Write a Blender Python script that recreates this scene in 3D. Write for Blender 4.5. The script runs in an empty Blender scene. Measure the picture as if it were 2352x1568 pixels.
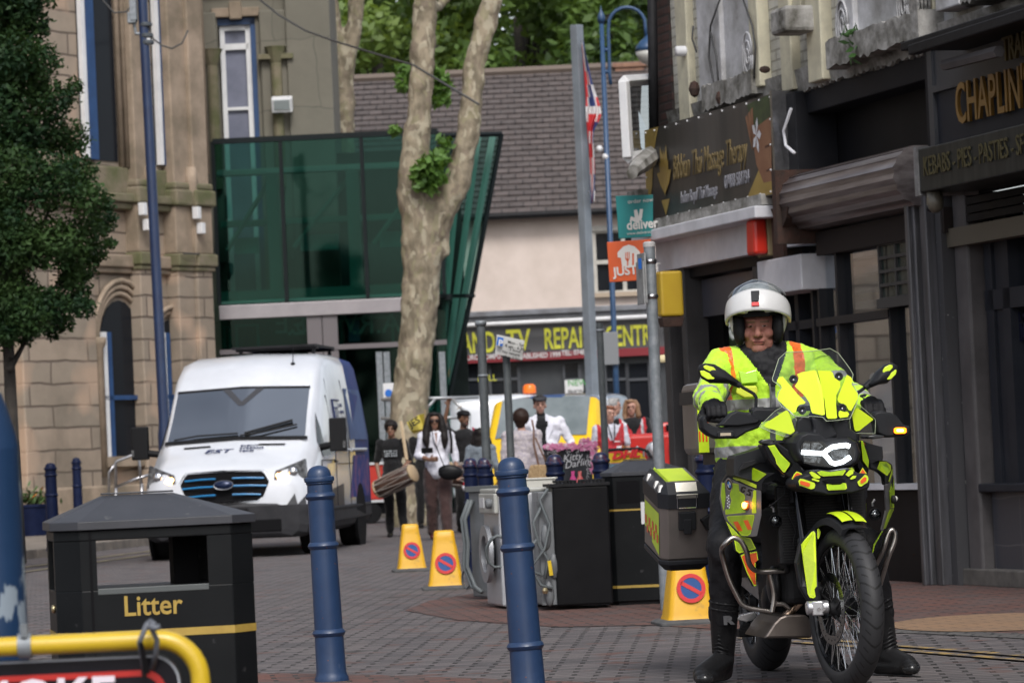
import bpy, math, random
from mathutils import Vector, Matrix
V=Vector
rnd=random.Random(11)
SC=bpy.context.scene; COL=SC.collection
# ---------------- camera ----------------
CAMH=1.06; FPX=8200.0; PITCH=math.atan(260/FPX); ROLL=math.radians(2.6)
_F=V((0,math.cos(PITCH),math.sin(PITCH))); _r0=V((1,0,0)); _u0=V((0,-math.sin(PITCH),math.cos(PITCH)))
_r=_r0*math.cos(ROLL)-_u0*math.sin(ROLL); _u=_r0*math.sin(ROLL)+_u0*math.cos(ROLL)
CAMP=V((0,0,CAMH))
cd=bpy.data.cameras.new('camera'); cam=bpy.data.objects.new('camera',cd); COL.objects.link(cam)
m=Matrix.Identity(4)
for i in range(3): m[i][0]=_r[i]; m[i][1]=_u[i]; m[i][2]=-_F[i]; m[i][3]=CAMP[i]
cam.matrix_world=m
cd.sensor_width=36; cd.lens=36*FPX/2352; cd.clip_start=.1; cd.clip_end=2000
cd.dof.use_dof=True; cd.dof.focus_distance=15.6; cd.dof.aperture_fstop=9.0
SC.camera=cam
# ---------------- light -----------------
SUN_EL,SUN_AZ=math.radians(48),math.radians(173)
w=bpy.data.worlds.new("World"); SC.world=w; w.use_nodes=True
nt=w.node_tree; bg=nt.nodes['Background']
sky=nt.nodes.new('ShaderNodeTexSky'); sky.sky_type='NISHITA'; sky.sun_disc=False
sky.sun_elevation=SUN_EL; sky.sun_rotation=SUN_AZ; sky.air_density=1.0; sky.dust_density=3.0
hs=nt.nodes.new('ShaderNodeHueSaturation'); hs.inputs['Saturation'].default_value=.42
nt.links.new(sky.outputs[0],hs.inputs['Color'])
# broken cloud cover over the whole sky
tc=nt.nodes.new('ShaderNodeTexCoord'); mpp=nt.nodes.new('ShaderNodeMapping'); mpp.inputs['Scale'].default_value=(1,1,2.5)
nz=nt.nodes.new('ShaderNodeTexNoise'); nz.inputs['Scale'].default_value=3.6; nz.inputs['Detail'].default_value=6
rp=nt.nodes.new('ShaderNodeValToRGB'); rp.color_ramp.elements[0].position=.38; rp.color_ramp.elements[0].color=(.46,.48,.52,1)
rp.color_ramp.elements[1].position=.64; rp.color_ramp.elements[1].color=(1.5,1.48,1.45,1)
mx=nt.nodes.new('ShaderNodeMix'); mx.data_type='RGBA'; mx.blend_type='MULTIPLY'; mx.inputs['Factor'].default_value=1
nt.links.new(tc.outputs['Generated'],mpp.inputs[0]); nt.links.new(mpp.outputs[0],nz.inputs['Vector']); nt.links.new(nz.outputs[0],rp.inputs[0])
nt.links.new(hs.outputs[0],mx.inputs['A']); nt.links.new(rp.outputs[0],mx.inputs['B']); nt.links.new(mx.outputs['Result'],bg.inputs[0])
bg.inputs[1].default_value=.15
sd=bpy.data.lights.new('sun','SUN'); sd.energy=1.5; sd.angle=math.radians(20); sd.color=(1,.975,.95)
so=bpy.data.objects.new('sun',sd); COL.objects.link(so)
# light travels from behind-right of the camera, high up
dirv=V((math.sin(SUN_AZ)*math.cos(SUN_EL),math.cos(SUN_AZ)*math.cos(SUN_EL),math.sin(SUN_EL)))
so.rotation_euler=dirv.to_track_quat('Z','Y').to_euler()
SC.view_settings.view_transform='Standard'; SC.view_settings.look='None'; SC.view_settings.exposure=0.42; SC.view_settings.gamma=1
SC.cycles.max_bounces=6; SC.cycles.transparent_max_bounces=12; SC.cycles.use_denoising=True
SC.cycles.caustics_reflective=False; SC.cycles.caustics_refractive=False

# ---------------- projection helpers ----------------
def ray(px,py,k=1.0):
    px/=k; py/=k
    return (_F+_r*((px-1176)/FPX)-_u*((py-784)/FPX))
def P(px,py,Y,k=1.0):
    d=ray(px,py,k); return CAMP+d*(Y/d.y)
def G(px,py,z=0.0,k=1.0):
    d=ray(px,py,k); return CAMP+d*((z-CAMH)/d.z)
KF=4096/2352
class Fr:
    """a local frame; hit() = where the sight line through a photo point meets the plane local[axis]=val"""
    def __init__(s,o,ang):
        s.o=V(o); s.a=ang; s.M=Matrix.Translation(s.o)@Matrix.Rotation(ang,4,'Z'); s.I=s.M.inverted()
    def hit(s,px,py,axis,val,k=1.0):
        o=s.I@CAMP; d=s.I.to_3x3()@ray(px,py,k); t=(val-o[axis])/d[axis]; return o+d*t
    def empty(s,name,**kw):
        e=bpy.data.objects.new(name,None); COL.objects.link(e); e.location=s.o; e.rotation_euler=(0,0,s.a); e.empty_display_size=.2
        for k_,v_ in kw.items(): e[k_]=v_
        return e

def tag(o,label=None,category=None,group=None,kind=None):
    if label: o['label']=label
    if category: o['category']=category
    if group: o['group']=group
    if kind: o['kind']=kind
    return o
def root(name,loc,rz,label,cat,group=None):
    e=bpy.data.objects.new(name,None); COL.objects.link(e); e.location=loc; e.rotation_euler=(0,0,rz); e.empty_display_size=.2
    return tag(e,label,cat,group)
def copy_thing(src,loc,rz=None,label=None,rot=None):
    def cp(o,p):
        c=o.copy(); COL.objects.link(c)
        if p: c.parent=p
        for ch in list(o.children): cp(ch,c)
        return c
    r=cp(src,None); r.location=loc
    if rz is not None: r.rotation_euler=(0,0,rz)
    if rot is not None: r.rotation_euler=rot
    if label: r['label']=label
    return r

# ---------------- mesh builder ----------------
class MB:
    def __init__(s): s.v=[]; s.f=[]; s.m=[]
    def add(s,v,f,m=0):
        b=len(s.v); s.v+= [V(p) for p in v]; s.f+=[tuple(b+i for i in q) for q in f]; s.m+=[m]*len(f); return s
    def box(s,c,d,m=0,R=None,taper=1.0):
        x,y,z=d[0]/2,d[1]/2,d[2]/2; c=V(c)
        pts=[V((sx*x*(taper if sz>0 else 1),sy*y*(taper if sz>0 else 1),sz*z)) for sz in(-1,1) for sy in(-1,1) for sx in(-1,1)]
        if R is not None:
            if not isinstance(R,Matrix): R=Matrix.Rotation(R,3,'Z')
            pts=[R@p for p in pts]
        return s.add([c+p for p in pts],[(0,2,3,1),(4,5,7,6),(0,1,5,4),(2,6,7,3),(0,4,6,2),(1,3,7,5)],m)
    def bx(s,x0,x1,y0,y1,z0,z1,m=0): return s.box(((x0+x1)/2,(y0+y1)/2,(z0+z1)/2),(abs(x1-x0),abs(y1-y0),abs(z1-z0)),m)
    def tube(s,pts,r,n=8,m=0,caps=True,sq=None):
        pts=[V(p) for p in pts]; rs=r if isinstance(r,(list,tuple)) else [r]*len(pts)
        t0=(pts[1]-pts[0]).normalized(); a=V((0,0,1)) if abs(t0.z)<.9 else V((1,0,0)); nx=t0.cross(a).normalized()
        rings=[]
        for i,p in enumerate(pts):
            if i==0: t=pts[1]-pts[0]
            elif i==len(pts)-1: t=pts[-1]-pts[-2]
            else: t=(pts[i+1]-pts[i]).normalized()+(pts[i]-pts[i-1]).normalized()
            if t.length<1e-9: t=pts[i]-pts[i-1]
            t.normalize(); nx=(nx-t*nx.dot(t)); nx.normalize(); ny=t.cross(nx)
            rings.append([p+(nx*math.cos(2*math.pi*j/n)+ny*math.sin(2*math.pi*j/n)*(sq or 1))*rs[i] for j in range(n)])
        return s.loft(rings,m,caps)
    def loft(s,rings,m=0,caps=True,closed=True):
        n=len(rings[0]); v=[p for q in rings for p in q]; f=[]
        for i in range(len(rings)-1):
            for j in range(n if closed else n-1):
                k=(j+1)%n; f.append((i*n+j,i*n+k,(i+1)*n+k,(i+1)*n+j))
        if caps: f.append(tuple(range(n-1,-1,-1))); f.append(tuple((len(rings)-1)*n+j for j in range(n)))
        return s.add(v,f,m)
    def lathe(s,prof,n=16,c=(0,0,0),R=None,m=0,caps=True):
        c=V(c); rings=[]
        for r_,z in prof:
            ring=[V((r_*math.cos(2*math.pi*j/n),r_*math.sin(2*math.pi*j/n),z)) for j in range(n)]
            rings.append([c+(R@p if R is not None else p) for p in ring])
        return s.loft(rings,m,caps)
    def prism(s,poly,d,m=0):
        poly=[V(p) for p in poly]; d=V(d); n=len(poly)
        v=poly+[p+d for p in poly]; f=[tuple(range(n-1,-1,-1)),tuple(range(n,2*n))]+[(i,(i+1)%n,n+(i+1)%n,n+i) for i in range(n)]
        return s.add(v,f,m)
    def ell(s,c,d,n=10,m=0,R=None):
        c=V(c); d=V(d) if not isinstance(d,(int,float)) else V((d,d,d)); rings=[]
        k=max(4,n//2+1)
        for i in range(k+1):
            a=math.pi*(i+.001)/(k+.002); rings.append([c+((R@q) if R is not None else q) for q in [V((d.x*math.sin(a)*math.cos(2*math.pi*j/n),d.y*math.sin(a)*math.sin(2*math.pi*j/n),-d.z*math.cos(a))) for j in range(n)]])
        return s.loft(rings,m,True)
    def cap(s,p0,p1,r0,r1,n=10,m=0):
        """rounded tapered limb"""
        p0=V(p0);p1=V(p1); t=(p1-p0); L=t.length; t=t.normalized() if L>1e-6 else V((0,0,1))
        pts=[p0-t*r0*.98,p0-t*r0*.7,p0-t*r0*.3,p0,p1,p1+t*r1*.3,p1+t*r1*.7,p1+t*r1*.98]
        return s.tube(pts,[r0*.2,r0*.72,r0*.95,r0,r1,r1*.95,r1*.72,r1*.2],n,m)
    def build(s,name,mats,parent=None,smooth=False,bevel=0,seg=2,autos=None,flat=False):
        me=bpy.data.meshes.new(name); me.from_pydata([tuple(p) for p in s.v],[],s.f)
        if not isinstance(mats,(list,tuple)): mats=[mats]
        for q in mats: me.materials.append(q)
        me.polygons.foreach_set('material_index',s.m)
        me.validate(); me.update()
        import bmesh
        b=bmesh.new(); b.from_mesh(me); bmesh.ops.recalc_face_normals(b,faces=b.faces); b.to_mesh(me); b.free()
        if smooth: me.polygons.foreach_set('use_smooth',[True]*len(me.polygons))
        o=bpy.data.objects.new(name,me); COL.objects.link(o)
        if parent is not None: o.parent=parent
        if smooth and autos is not None:
            me.set_sharp_from_angle(angle=math.radians(autos))
        if bevel:
            md=o.modifiers.new('bevel','BEVEL'); md.width=bevel; md.segments=seg; md.limit_method='ANGLE'; md.angle_limit=math.radians(35); md.harden_normals=False
        return o
def organic(mb,name,mats,parent=None,voxel=.012,smooth_it=4,classify=None,sub=None):
    """fuse overlapping volumes into one continuous skin"""
    me=bpy.data.meshes.new('tmp'); me.from_pydata([tuple(p) for p in mb.v],[],mb.f); me.update()
    o=bpy.data.objects.new('tmp',me); COL.objects.link(o)
    r=o.modifiers.new('r','REMESH'); r.mode='VOXEL'; r.voxel_size=voxel; r.use_smooth_shade=True
    if smooth_it:
        sm=o.modifiers.new('s','SMOOTH'); sm.factor=.5; sm.iterations=smooth_it
    dg=bpy.context.evaluated_depsgraph_get(); ev=o.evaluated_get(dg)
    nm=bpy.data.meshes.new_from_object(ev); nm.name=name
    bpy.data.objects.remove(o); 
    nm.materials.clear()
    if not isinstance(mats,(list,tuple)): mats=[mats]
    for q in mats: nm.materials.append(q)
    if classify:
        nm.polygons.foreach_set('material_index',[classify(p.center,p.normal) for p in nm.polygons])
    nm.polygons.foreach_set('use_smooth',[True]*len(nm.polygons))
    ob=bpy.data.objects.new(name,nm); COL.objects.link(ob)
    if parent is not None: ob.parent=parent
    return ob
def text(name,s,size,mat_,parent,o,xd,ud,ext=.003,bold=0,sx=1.0,align='LEFT',valign='BOTTOM_BASELINE',shear=0,space=1.0,M=None):
    c=bpy.data.curves.new('t','FONT'); c.body=s; c.size=size; c.extrude=ext; c.offset=bold; c.align_x=align; c.shear=shear; c.space_character=space; c.resolution_u=3
    if valign!='BOTTOM_BASELINE': c.align_y=valign
    ob=bpy.data.objects.new('t',c); COL.objects.link(ob)
    dg=bpy.context.evaluated_depsgraph_get(); me=bpy.data.meshes.new_from_object(ob.evaluated_get(dg)); bpy.data.objects.remove(ob); bpy.data.curves.remove(c)
    xd=V(xd).normalized(); ud=V(ud).normalized(); n=xd.cross(ud).normalized(); o=V(o)
    for v in me.vertices:
        q=v.co; v.co=o+xd*(q.x*sx)+ud*q.y+n*q.z
    me.materials.clear(); me.materials.append(mat_); me.name=name
    b=bpy.data.objects.new(name,me); COL.objects.link(b)
    if parent is not None: b.parent=parent
    return b

# ---------------- materials ----------------
MATS={}
def mat(name,c,rough=.6,metal=0,c2=None,scale=8,bump=0,bscale=None,coat=0,spec=.5,detail=5,lo=.35,hi=.65,emit=None,es=0,alpha=1,stretch=None,sheen=0,coord='Object'):
    if name in MATS: return MATS[name]
    if max(c)<.035 and spec==.5: spec=.16
    m=bpy.data.materials.new(name); m.use_nodes=True; nt=m.node_tree; b=nt.nodes['Principled BSDF']
    b.inputs['Base Color'].default_value=(*c,1); b.inputs['Roughness'].default_value=rough; b.inputs['Metallic'].default_value=metal
    b.inputs['Specular IOR Level'].default_value=spec
    b.inputs['Coat Weight'].default_value=coat; b.inputs['Coat Roughness'].default_value=.06
    b.inputs['Alpha'].default_value=alpha; b.inputs['Sheen Weight'].default_value=sheen
    if emit: b.inputs['Emission Color'].default_value=(*emit,1); b.inputs['Emission Strength'].default_value=es
    if c2 is not None or bump:
        tc=nt.nodes.new('ShaderNodeTexCoord'); mp=nt.nodes.new('ShaderNodeMapping')
        nt.links.new(tc.outputs[coord],mp.inputs[0])
        if stretch: mp.inputs['Scale'].default_value=stretch
    if c2 is not None:
        n=nt.nodes.new('ShaderNodeTexNoise'); n.inputs['Scale'].default_value=scale; n.inputs['Detail'].default_value=detail; n.inputs['Roughness'].default_value=.6
        nt.links.new(mp.outputs[0],n.inputs['Vector'])
        r=nt.nodes.new('ShaderNodeValToRGB'); r.color_ramp.elements[0].position=lo; r.color_ramp.elements[1].position=hi
        r.color_ramp.elements[0].color=(*c,1); r.color_ramp.elements[1].color=(*c2,1)
        nt.links.new(n.outputs[0],r.inputs[0]); nt.links.new(r.outputs[0],b.inputs['Base Color'])
    if bump:
        n2=nt.nodes.new('ShaderNodeTexNoise'); n2.inputs['Scale'].default_value=bscale or scale*3; n2.inputs['Detail'].default_value=4
        nt.links.new(mp.outputs[0],n2.inputs['Vector'])
        bp_=nt.nodes.new('ShaderNodeBump'); bp_.inputs['Strength'].default_value=min(1,bump); bp_.inputs['Distance'].default_value=.02
        nt.links.new(n2.outputs[0],bp_.inputs['Height']); nt.links.new(bp_.outputs[0],b.inputs['Normal'])
    MATS[name]=m; return m
def glass(name,tint=(.5,.6,.6),mixf=.5,rough=.03,ior=1.5,gc=(.9,.95,1)):
    """clear or tinted sheet glass: see-through share + mirror share by angle"""
    if name in MATS: return MATS[name]
    m=bpy.data.materials.new(name); m.use_nodes=True; nt=m.node_tree; nt.nodes.clear()
    o=nt.nodes.new('ShaderNodeOutputMaterial'); t=nt.nodes.new('ShaderNodeBsdfTransparent'); t.inputs[0].default_value=(*tint,1)
    g=nt.nodes.new('ShaderNodeBsdfGlossy'); g.inputs['Roughness'].default_value=rough; g.inputs[0].default_value=(*gc,1)
    fr=nt.nodes.new('ShaderNodeFresnel'); ge=nt.nodes.new('ShaderNodeNewGeometry'); io=nt.nodes.new('ShaderNodeMix'); io.inputs['A'].default_value=ior; io.inputs['B'].default_value=1/ior
    nt.links.new(ge.outputs['Backfacing'],io.inputs['Factor']); nt.links.new(io.outputs['Result'],fr.inputs[0])
    ma=nt.nodes.new('ShaderNodeMath'); ma.operation='ADD'; ma.inputs[1].default_value=mixf; ma.use_clamp=True
    mx=nt.nodes.new('ShaderNodeMixShader')
    nt.links.new(fr.outputs[0],ma.inputs[0]); nt.links.new(ma.outputs[0],mx.inputs[0]); nt.links.new(t.outputs[0],mx.inputs[1]); nt.links.new(g.outputs[0],mx.inputs[2]); nt.links.new(mx.outputs[0],o.inputs[0])
    MATS[name]=m; return m
def brick(name,c1,c2,mortar,bw,bh,ms=.01,axes='xz',rough=.8,dirt=(.1,.09,.08),dirtamt=.5,bump=.4,dscale=1.2,patch=None,off=.5,squash=1,rot=0,bias=0):
    """coursed units: axes picks which two object axes the courses lie in"""
    m=bpy.data.materials.new(name); m.use_nodes=True; nt=m.node_tree; b=nt.nodes['Principled BSDF']; L=nt.links.new
    tc=nt.nodes.new('ShaderNodeTexCoord'); sp=nt.nodes.new('ShaderNodeSeparateXYZ'); cb=nt.nodes.new('ShaderNodeCombineXYZ')
    L(tc.outputs['Object'],sp.inputs[0]); L(sp.outputs['XYZ'.index(axes[0].upper())],cb.inputs[0]); L(sp.outputs['XYZ'.index(axes[1].upper())],cb.inputs[1])
    mp=nt.nodes.new('ShaderNodeMapping'); mp.inputs['Rotation'].default_value=(0,0,rot); L(cb.outputs[0],mp.inputs[0])
    # slight waviness so courses are not ruler-straight
    nw=nt.nodes.new('ShaderNodeTexNoise'); nw.inputs['Scale'].default_value=1.5; L(tc.outputs['Object'],nw.inputs['Vector'])
    va=nt.nodes.new('ShaderNodeVectorMath'); va.operation='SCALE'; va.inputs['Scale'].default_value=bh*.25; L(nw.outputs['Color'],va.inputs[0])
    vb=nt.nodes.new('ShaderNodeVectorMath'); L(mp.outputs[0],vb.inputs[0]); L(va.outputs[0],vb.inputs[1])
    br=nt.nodes.new('ShaderNodeTexBrick'); br.inputs['Color1'].default_value=(*c1,1); br.inputs['Color2'].default_value=(*c2,1); br.inputs['Mortar'].default_value=(*mortar,1)
    br.inputs['Scale'].default_value=1; br.inputs['Brick Width'].default_value=bw; br.inputs['Row Height'].default_value=bh; br.inputs['Mortar Size'].default_value=ms; br.inputs['Mortar Smooth'].default_value=.3; br.inputs['Bias'].default_value=bias
    br.offset=off; L(vb.outputs[0],br.inputs['Vector'])
    n=nt.nodes.new('ShaderNodeTexNoise'); n.inputs['Scale'].default_value=dscale; n.inputs['Detail'].default_value=8; n.inputs['Roughness'].default_value=.65; L(tc.outputs['Object'],n.inputs['Vector'])
    r=nt.nodes.new('ShaderNodeValToRGB'); r.color_ramp.elements[0].position=.42; r.color_ramp.elements[1].position=.72; r.color_ramp.elements[0].color=(0,0,0,1); r.color_ramp.elements[1].color=(dirtamt,)*3+(1,)
    L(n.outputs[0],r.inputs[0]); mx=nt.nodes.new('ShaderNodeMix'); mx.data_type='RGBA'; L(r.outputs[0],mx.inputs['Factor']); L(br.outputs['Color'],mx.inputs['A']); mx.inputs['B'].default_value=(*dirt,1)
    last=mx.outputs['Result']
    if patch:
        n3=nt.nodes.new('ShaderNodeTexNoise'); n3.inputs['Scale'].default_value=patch[1]; L(tc.outputs['Object'],n3.inputs['Vector'])
        r3=nt.nodes.new('ShaderNodeValToRGB'); r3.color_ramp.elements[0].position=patch[2]; r3.color_ramp.elements[1].position=patch[2]+.1; L(n3.outputs[0],r3.inputs[0])
        m3=nt.nodes.new('ShaderNodeMix'); m3.data_type='RGBA'; L(r3.outputs[0],m3.inputs['Factor']); L(last,m3.inputs['A']); m3.inputs['B'].default_value=(*patch[0],1); last=m3.outputs['Result']
    L(last,b.inputs['Base Color']); b.inputs['Roughness'].default_value=rough
    n2=nt.nodes.new('ShaderNodeTexNoise'); n2.inputs['Scale'].default_value=40; L(tc.outputs['Object'],n2.inputs['Vector'])
    ad=nt.nodes.new('ShaderNodeMath'); ad.operation='MULTIPLY_ADD'; L(n2.outputs[0],ad.inputs[0]); ad.inputs[1].default_value=.35
    inv=nt.nodes.new('ShaderNodeMath'); inv.operation='SUBTRACT'; inv.inputs[0].default_value=1; L(br.outputs['Fac'],inv.inputs[1]); L(inv.outputs[0],ad.inputs[2])
    bu=nt.nodes.new('ShaderNodeBump'); bu.inputs['Strength'].default_value=bump; bu.inputs['Distance'].default_value=.01; L(ad.outputs[0],bu.inputs['Height']); L(bu.outputs[0],b.inputs['Normal'])
    MATS[name]=m; return m

blackp=mat('black_paint',(.008,.009,.01),.42,c2=(.013,.014,.016),scale=5)
blackm=mat('matt_black',(.011,.011,.012),.6,c2=(.018,.018,.02),scale=10)
rubber=mat('rubber',(.014,.014,.015),.75,c2=(.024,.024,.025),scale=30,bump=.1)
darkv=mat('dark_void',(.006,.006,.007),.9)
white=mat('white_paint',(.72,.72,.72),.45,c2=(.62,.62,.63),scale=3)
steel=mat('steel',(.5,.5,.52),.3,1,c2=(.38,.38,.4),scale=20)
def flecks(m,col,scale,thr,soft=.02,stretch=(1,1,1),loc=(0,0,0)):
    """chips, scuffs or rust spots scattered over an existing paint"""
    nt=m.node_tree; b=nt.nodes['Principled BSDF']; inp=b.inputs['Base Color']; tc=nt.nodes.new('ShaderNodeTexCoord'); mp=nt.nodes.new('ShaderNodeMapping'); mp.inputs['Scale'].default_value=stretch; mp.inputs['Location'].default_value=loc
    n=nt.nodes.new('ShaderNodeTexNoise'); n.inputs['Scale'].default_value=scale; n.inputs['Detail'].default_value=5; r=nt.nodes.new('ShaderNodeValToRGB'); r.color_ramp.elements[0].position=thr; r.color_ramp.elements[1].position=thr+soft
    x=nt.nodes.new('ShaderNodeMix'); x.data_type='RGBA'; x.inputs['B'].default_value=(*col,1)
    if inp.links: nt.links.new(inp.links[0].from_socket,x.inputs['A'])
    else: x.inputs['A'].default_value=inp.default_value
    nt.links.new(tc.outputs['Object'],mp.inputs[0]); nt.links.new(mp.outputs[0],n.inputs['Vector']); nt.links.new(n.outputs[0],r.inputs[0]); nt.links.new(r.outputs[0],x.inputs['Factor']); nt.links.new(x.outputs['Result'],inp)
galv=mat('galvanised',(.17,.19,.205),.5,.3,c2=(.26,.28,.3),scale=18,bump=.05)
chrome=mat('chrome',(.7,.7,.72),.15,1)
bluep=mat('blue_bollard_paint',(.012,.033,.088),.45,c2=(.017,.043,.108),scale=9,coat=.1,bump=.03,bscale=60)
flecks(bluep,(.16,.05,.02),38,.70); flecks(bluep,(.07,.10,.16),11,.63,.08,(1,1,.35)); flecks(bluep,(.05,.045,.04),7,.62,.1,(1,1,.5),(3,1,2))
bluedk=mat('navy_paint',(.005,.009,.032),.45,c2=(.008,.014,.045),scale=8)
gold=mat('gold_paint',(.42,.29,.06),.45,c2=(.36,.24,.05),scale=30)
yellowp=mat('yellow_paint',(.75,.52,.03),.4,c2=(.65,.44,.03),scale=6)
red=mat('red_paint',(.5,.02,.015),.35,c2=(.42,.02,.015),scale=5)
orange=mat('orange_cloth',(.7,.1,.01),.6)
# ================= ground =================
def sheet(name,poly,z,m,label=None,thick=0):
    mb=MB()
    if thick: mb.prism([V((p[0],p[1],z-thick)) for p in poly],(0,0,thick))
    else: mb.add([V((p[0],p[1],z)) for p in poly],[tuple(range(len(poly)))])
    o=mb.build(name,m); tag(o,kind='structure'); return o
road_m=brick('block_paving',(.088,.080,.084),(.165,.145,.144),(.018,.016,.016),.225,.115,.014,axes='xy',dirt=(.13,.115,.11),dirtamt=.45,bump=1.0,rough=.85,patch=((.12,.065,.055),3.5,.60),dscale=1.3,rot=.06)
flecks(road_m,(.24,.22,.21),7,.70,.01); flecks(road_m,(.03,.028,.028),2.2,.64,.12,(1,1,1),(4,2,0))
sheet('ground',[(-300,-20),(300,-20),(300,700),(-300,700)],0,road_m)
redp=brick('red_paving',(.17,.07,.052),(.10,.055,.048),(.035,.026,.022),.225,.115,.013,axes='xy',dirt=(.09,.078,.075),dirtamt=.8,bump=1.0,rough=.85,dscale=2.5,rot=-.12)
palep=brick('pale_flags',(.24,.205,.17),(.19,.165,.14),(.1,.085,.07),.6,.45,.01,axes='xy',dirt=(.11,.09,.075),dirtamt=.8,bump=.3)
kerbm=mat('kerb_stone',(.22,.19,.16),.8,c2=(.12,.105,.09),scale=3,bump=.2)
gpt=lambda *a:[ (G(x,y).x,G(x,y).y) for x,y in a]
# left-hand pavement with a real kerb
edge=gpt((-120,1305),(0,1290),(345,1250),(560,1222),(870,1189),(1080,1172),(1500,1150))
far=[(14,200),(-60,200),(-60,edge[0][1])]
sheet('pavement_left',edge+far,.12,palep,thick=.16)
kb=MB()
for a,b in zip(edge[:-1],edge[1:]):
    d=(V(b)-V(a)); n_=V((d.y,-d.x)).normalized(); L_=int(max(1,d.length/1.0))
    for i in range(L_):
        p=V(a)+d*(i/L_); q=V(a)+d*((i+1)/L_)-d.normalized()*.012
        kb.prism([(p.x,p.y,-.05),(q.x,q.y,-.05),(q.x+n_.x*.14,q.y+n_.y*.14,-.05),(p.x+n_.x*.14,p.y+n_.y*.14,-.05)],(0,0,.173))
tag(kb.build('kerb',kerbm,bevel=.012),kind='structure')
# right-hand red paving, flush with the road, and the strip in the foreground
sheet('pavement_right',gpt((930,1402),(985,1380),(1090,1362),(1180,1340),(1260,1290),(1400,1240),(1480,1190),(1640,1180),(2700,1300),(2700,1500),(2352,1456),(2100,1446),(1900,1446),(1750,1452),(1500,1436),(1280,1440),(1050,1424)),.004,redp)
greyp=brick('grey_header_course',(.10,.095,.09),(.075,.07,.068),(.03,.03,.03),.105,.21,.01,axes='xy',dirt=(.15,.14,.13),dirtamt=.5,rot=.2)
sheet('gutter_strip',gpt((2700,1500),(2352,1456),(2100,1446),(1900,1446),(1900,1453),(2100,1455),(2352,1467),(2700,1514)),.0042,greyp)
sheet('path_near',gpt((-100,1548),(600,1546),(800,1549),(1100,1558),(1500,1573),(1500,2400),(-900,2400)),.004,redp)
tan=brick('tan_paving',(.30,.18,.10),(.25,.155,.09),(.12,.08,.05),.21,.105,.008,axes='xy',dirt=(.2,.14,.1),dirtamt=.5,rot=-.25)
c0=G(2300,1430)
sheet('pavement_circle',[(c0.x+.62*math.cos(a*.2618),c0.y+.95*math.sin(a*.2618)) for a in range(24)],.008,tan)
ylm=mat('worn_yellow_line',(.36,.24,.08),.8,c2=(.11,.095,.09),scale=9,lo=.44,hi=.50,detail=8)
for i,(a,b) in enumerate((((1760,1460),(2500,1520)),((1700,1466),(2500,1530)))):
    p=G(*a);q=G(*b); d=(q-p).normalized(); n_=V((-d.y,d.x,0))*.035
    sheet('road_marking',[(p-n_).to_2d(),(q-n_).to_2d(),(q+n_).to_2d(),(p+n_).to_2d()],.0085+.0004*i,ylm)
ylm2=mat('worn_cream_line',(.34,.29,.17),.8,c2=(.15,.13,.11),scale=5,lo=.45,hi=.6,detail=8)
for i,(a,b) in enumerate((((-60,1318),(420,1256)),((-60,1330),(420,1264)))):
    p=G(*a);q=G(*b); d=(q-p).normalized(); n_=V((-d.y,d.x,0))*.05
    sheet('road_marking',[(p-n_).to_2d(),(q-n_).to_2d(),(q+n_).to_2d(),(p+n_).to_2d()],.0085+.0004*i,ylm2)
manm=mat('utility_cover_metal',(.10,.10,.10),.6,.2,c2=(.16,.15,.15),scale=20)

# ================= stone building =================
stone=brick('sandstone_ashlar',(.37,.29,.22),(.27,.225,.175),(.12,.09,.07),.85*2,.385,.022,dirt=(.12,.10,.075),dirtamt=.75,bump=.9,dscale=.55,patch=((.40,.29,.21),.9,.56),off=.37)
stone2=mat('sandstone_trim',(.35,.27,.20),.85,c2=(.19,.15,.105),scale=1.6,bump=.35,bscale=14,detail=9)
stone3=brick('grey_stone',(.175,.16,.125),(.15,.14,.11),(.10,.095,.075),1.6,1.35,.012,dirt=(.09,.085,.065),dirtamt=.6,bump=.25,dscale=.6)
mossy=mat('mossy_stone',(.20,.165,.115),.9,c2=(.10,.105,.045),scale=2.2,bump=.4,bscale=14,detail=9)
blinds=mat('window_blind',(.17,.18,.24),.5,c2=(.12,.13,.18),scale=2)
winblk=mat('window_dark',(.012,.014,.018),.12)
SA=math.atan2(1,.566) # facade runs back to the right
cor=P(500,1100,66); SB=Fr((cor.x,cor.y,0),SA)  # local x: away along facade (0 at corner, negative toward camera), y: inward-left ; outward = -y
sb=SB.empty('stone_building'); tag(sb,'tall pinkish sandstone civic building with blue window frames beside the white van','building')
def sx(px,py,y=0): return SB.hit(px,py,1,y)
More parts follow.
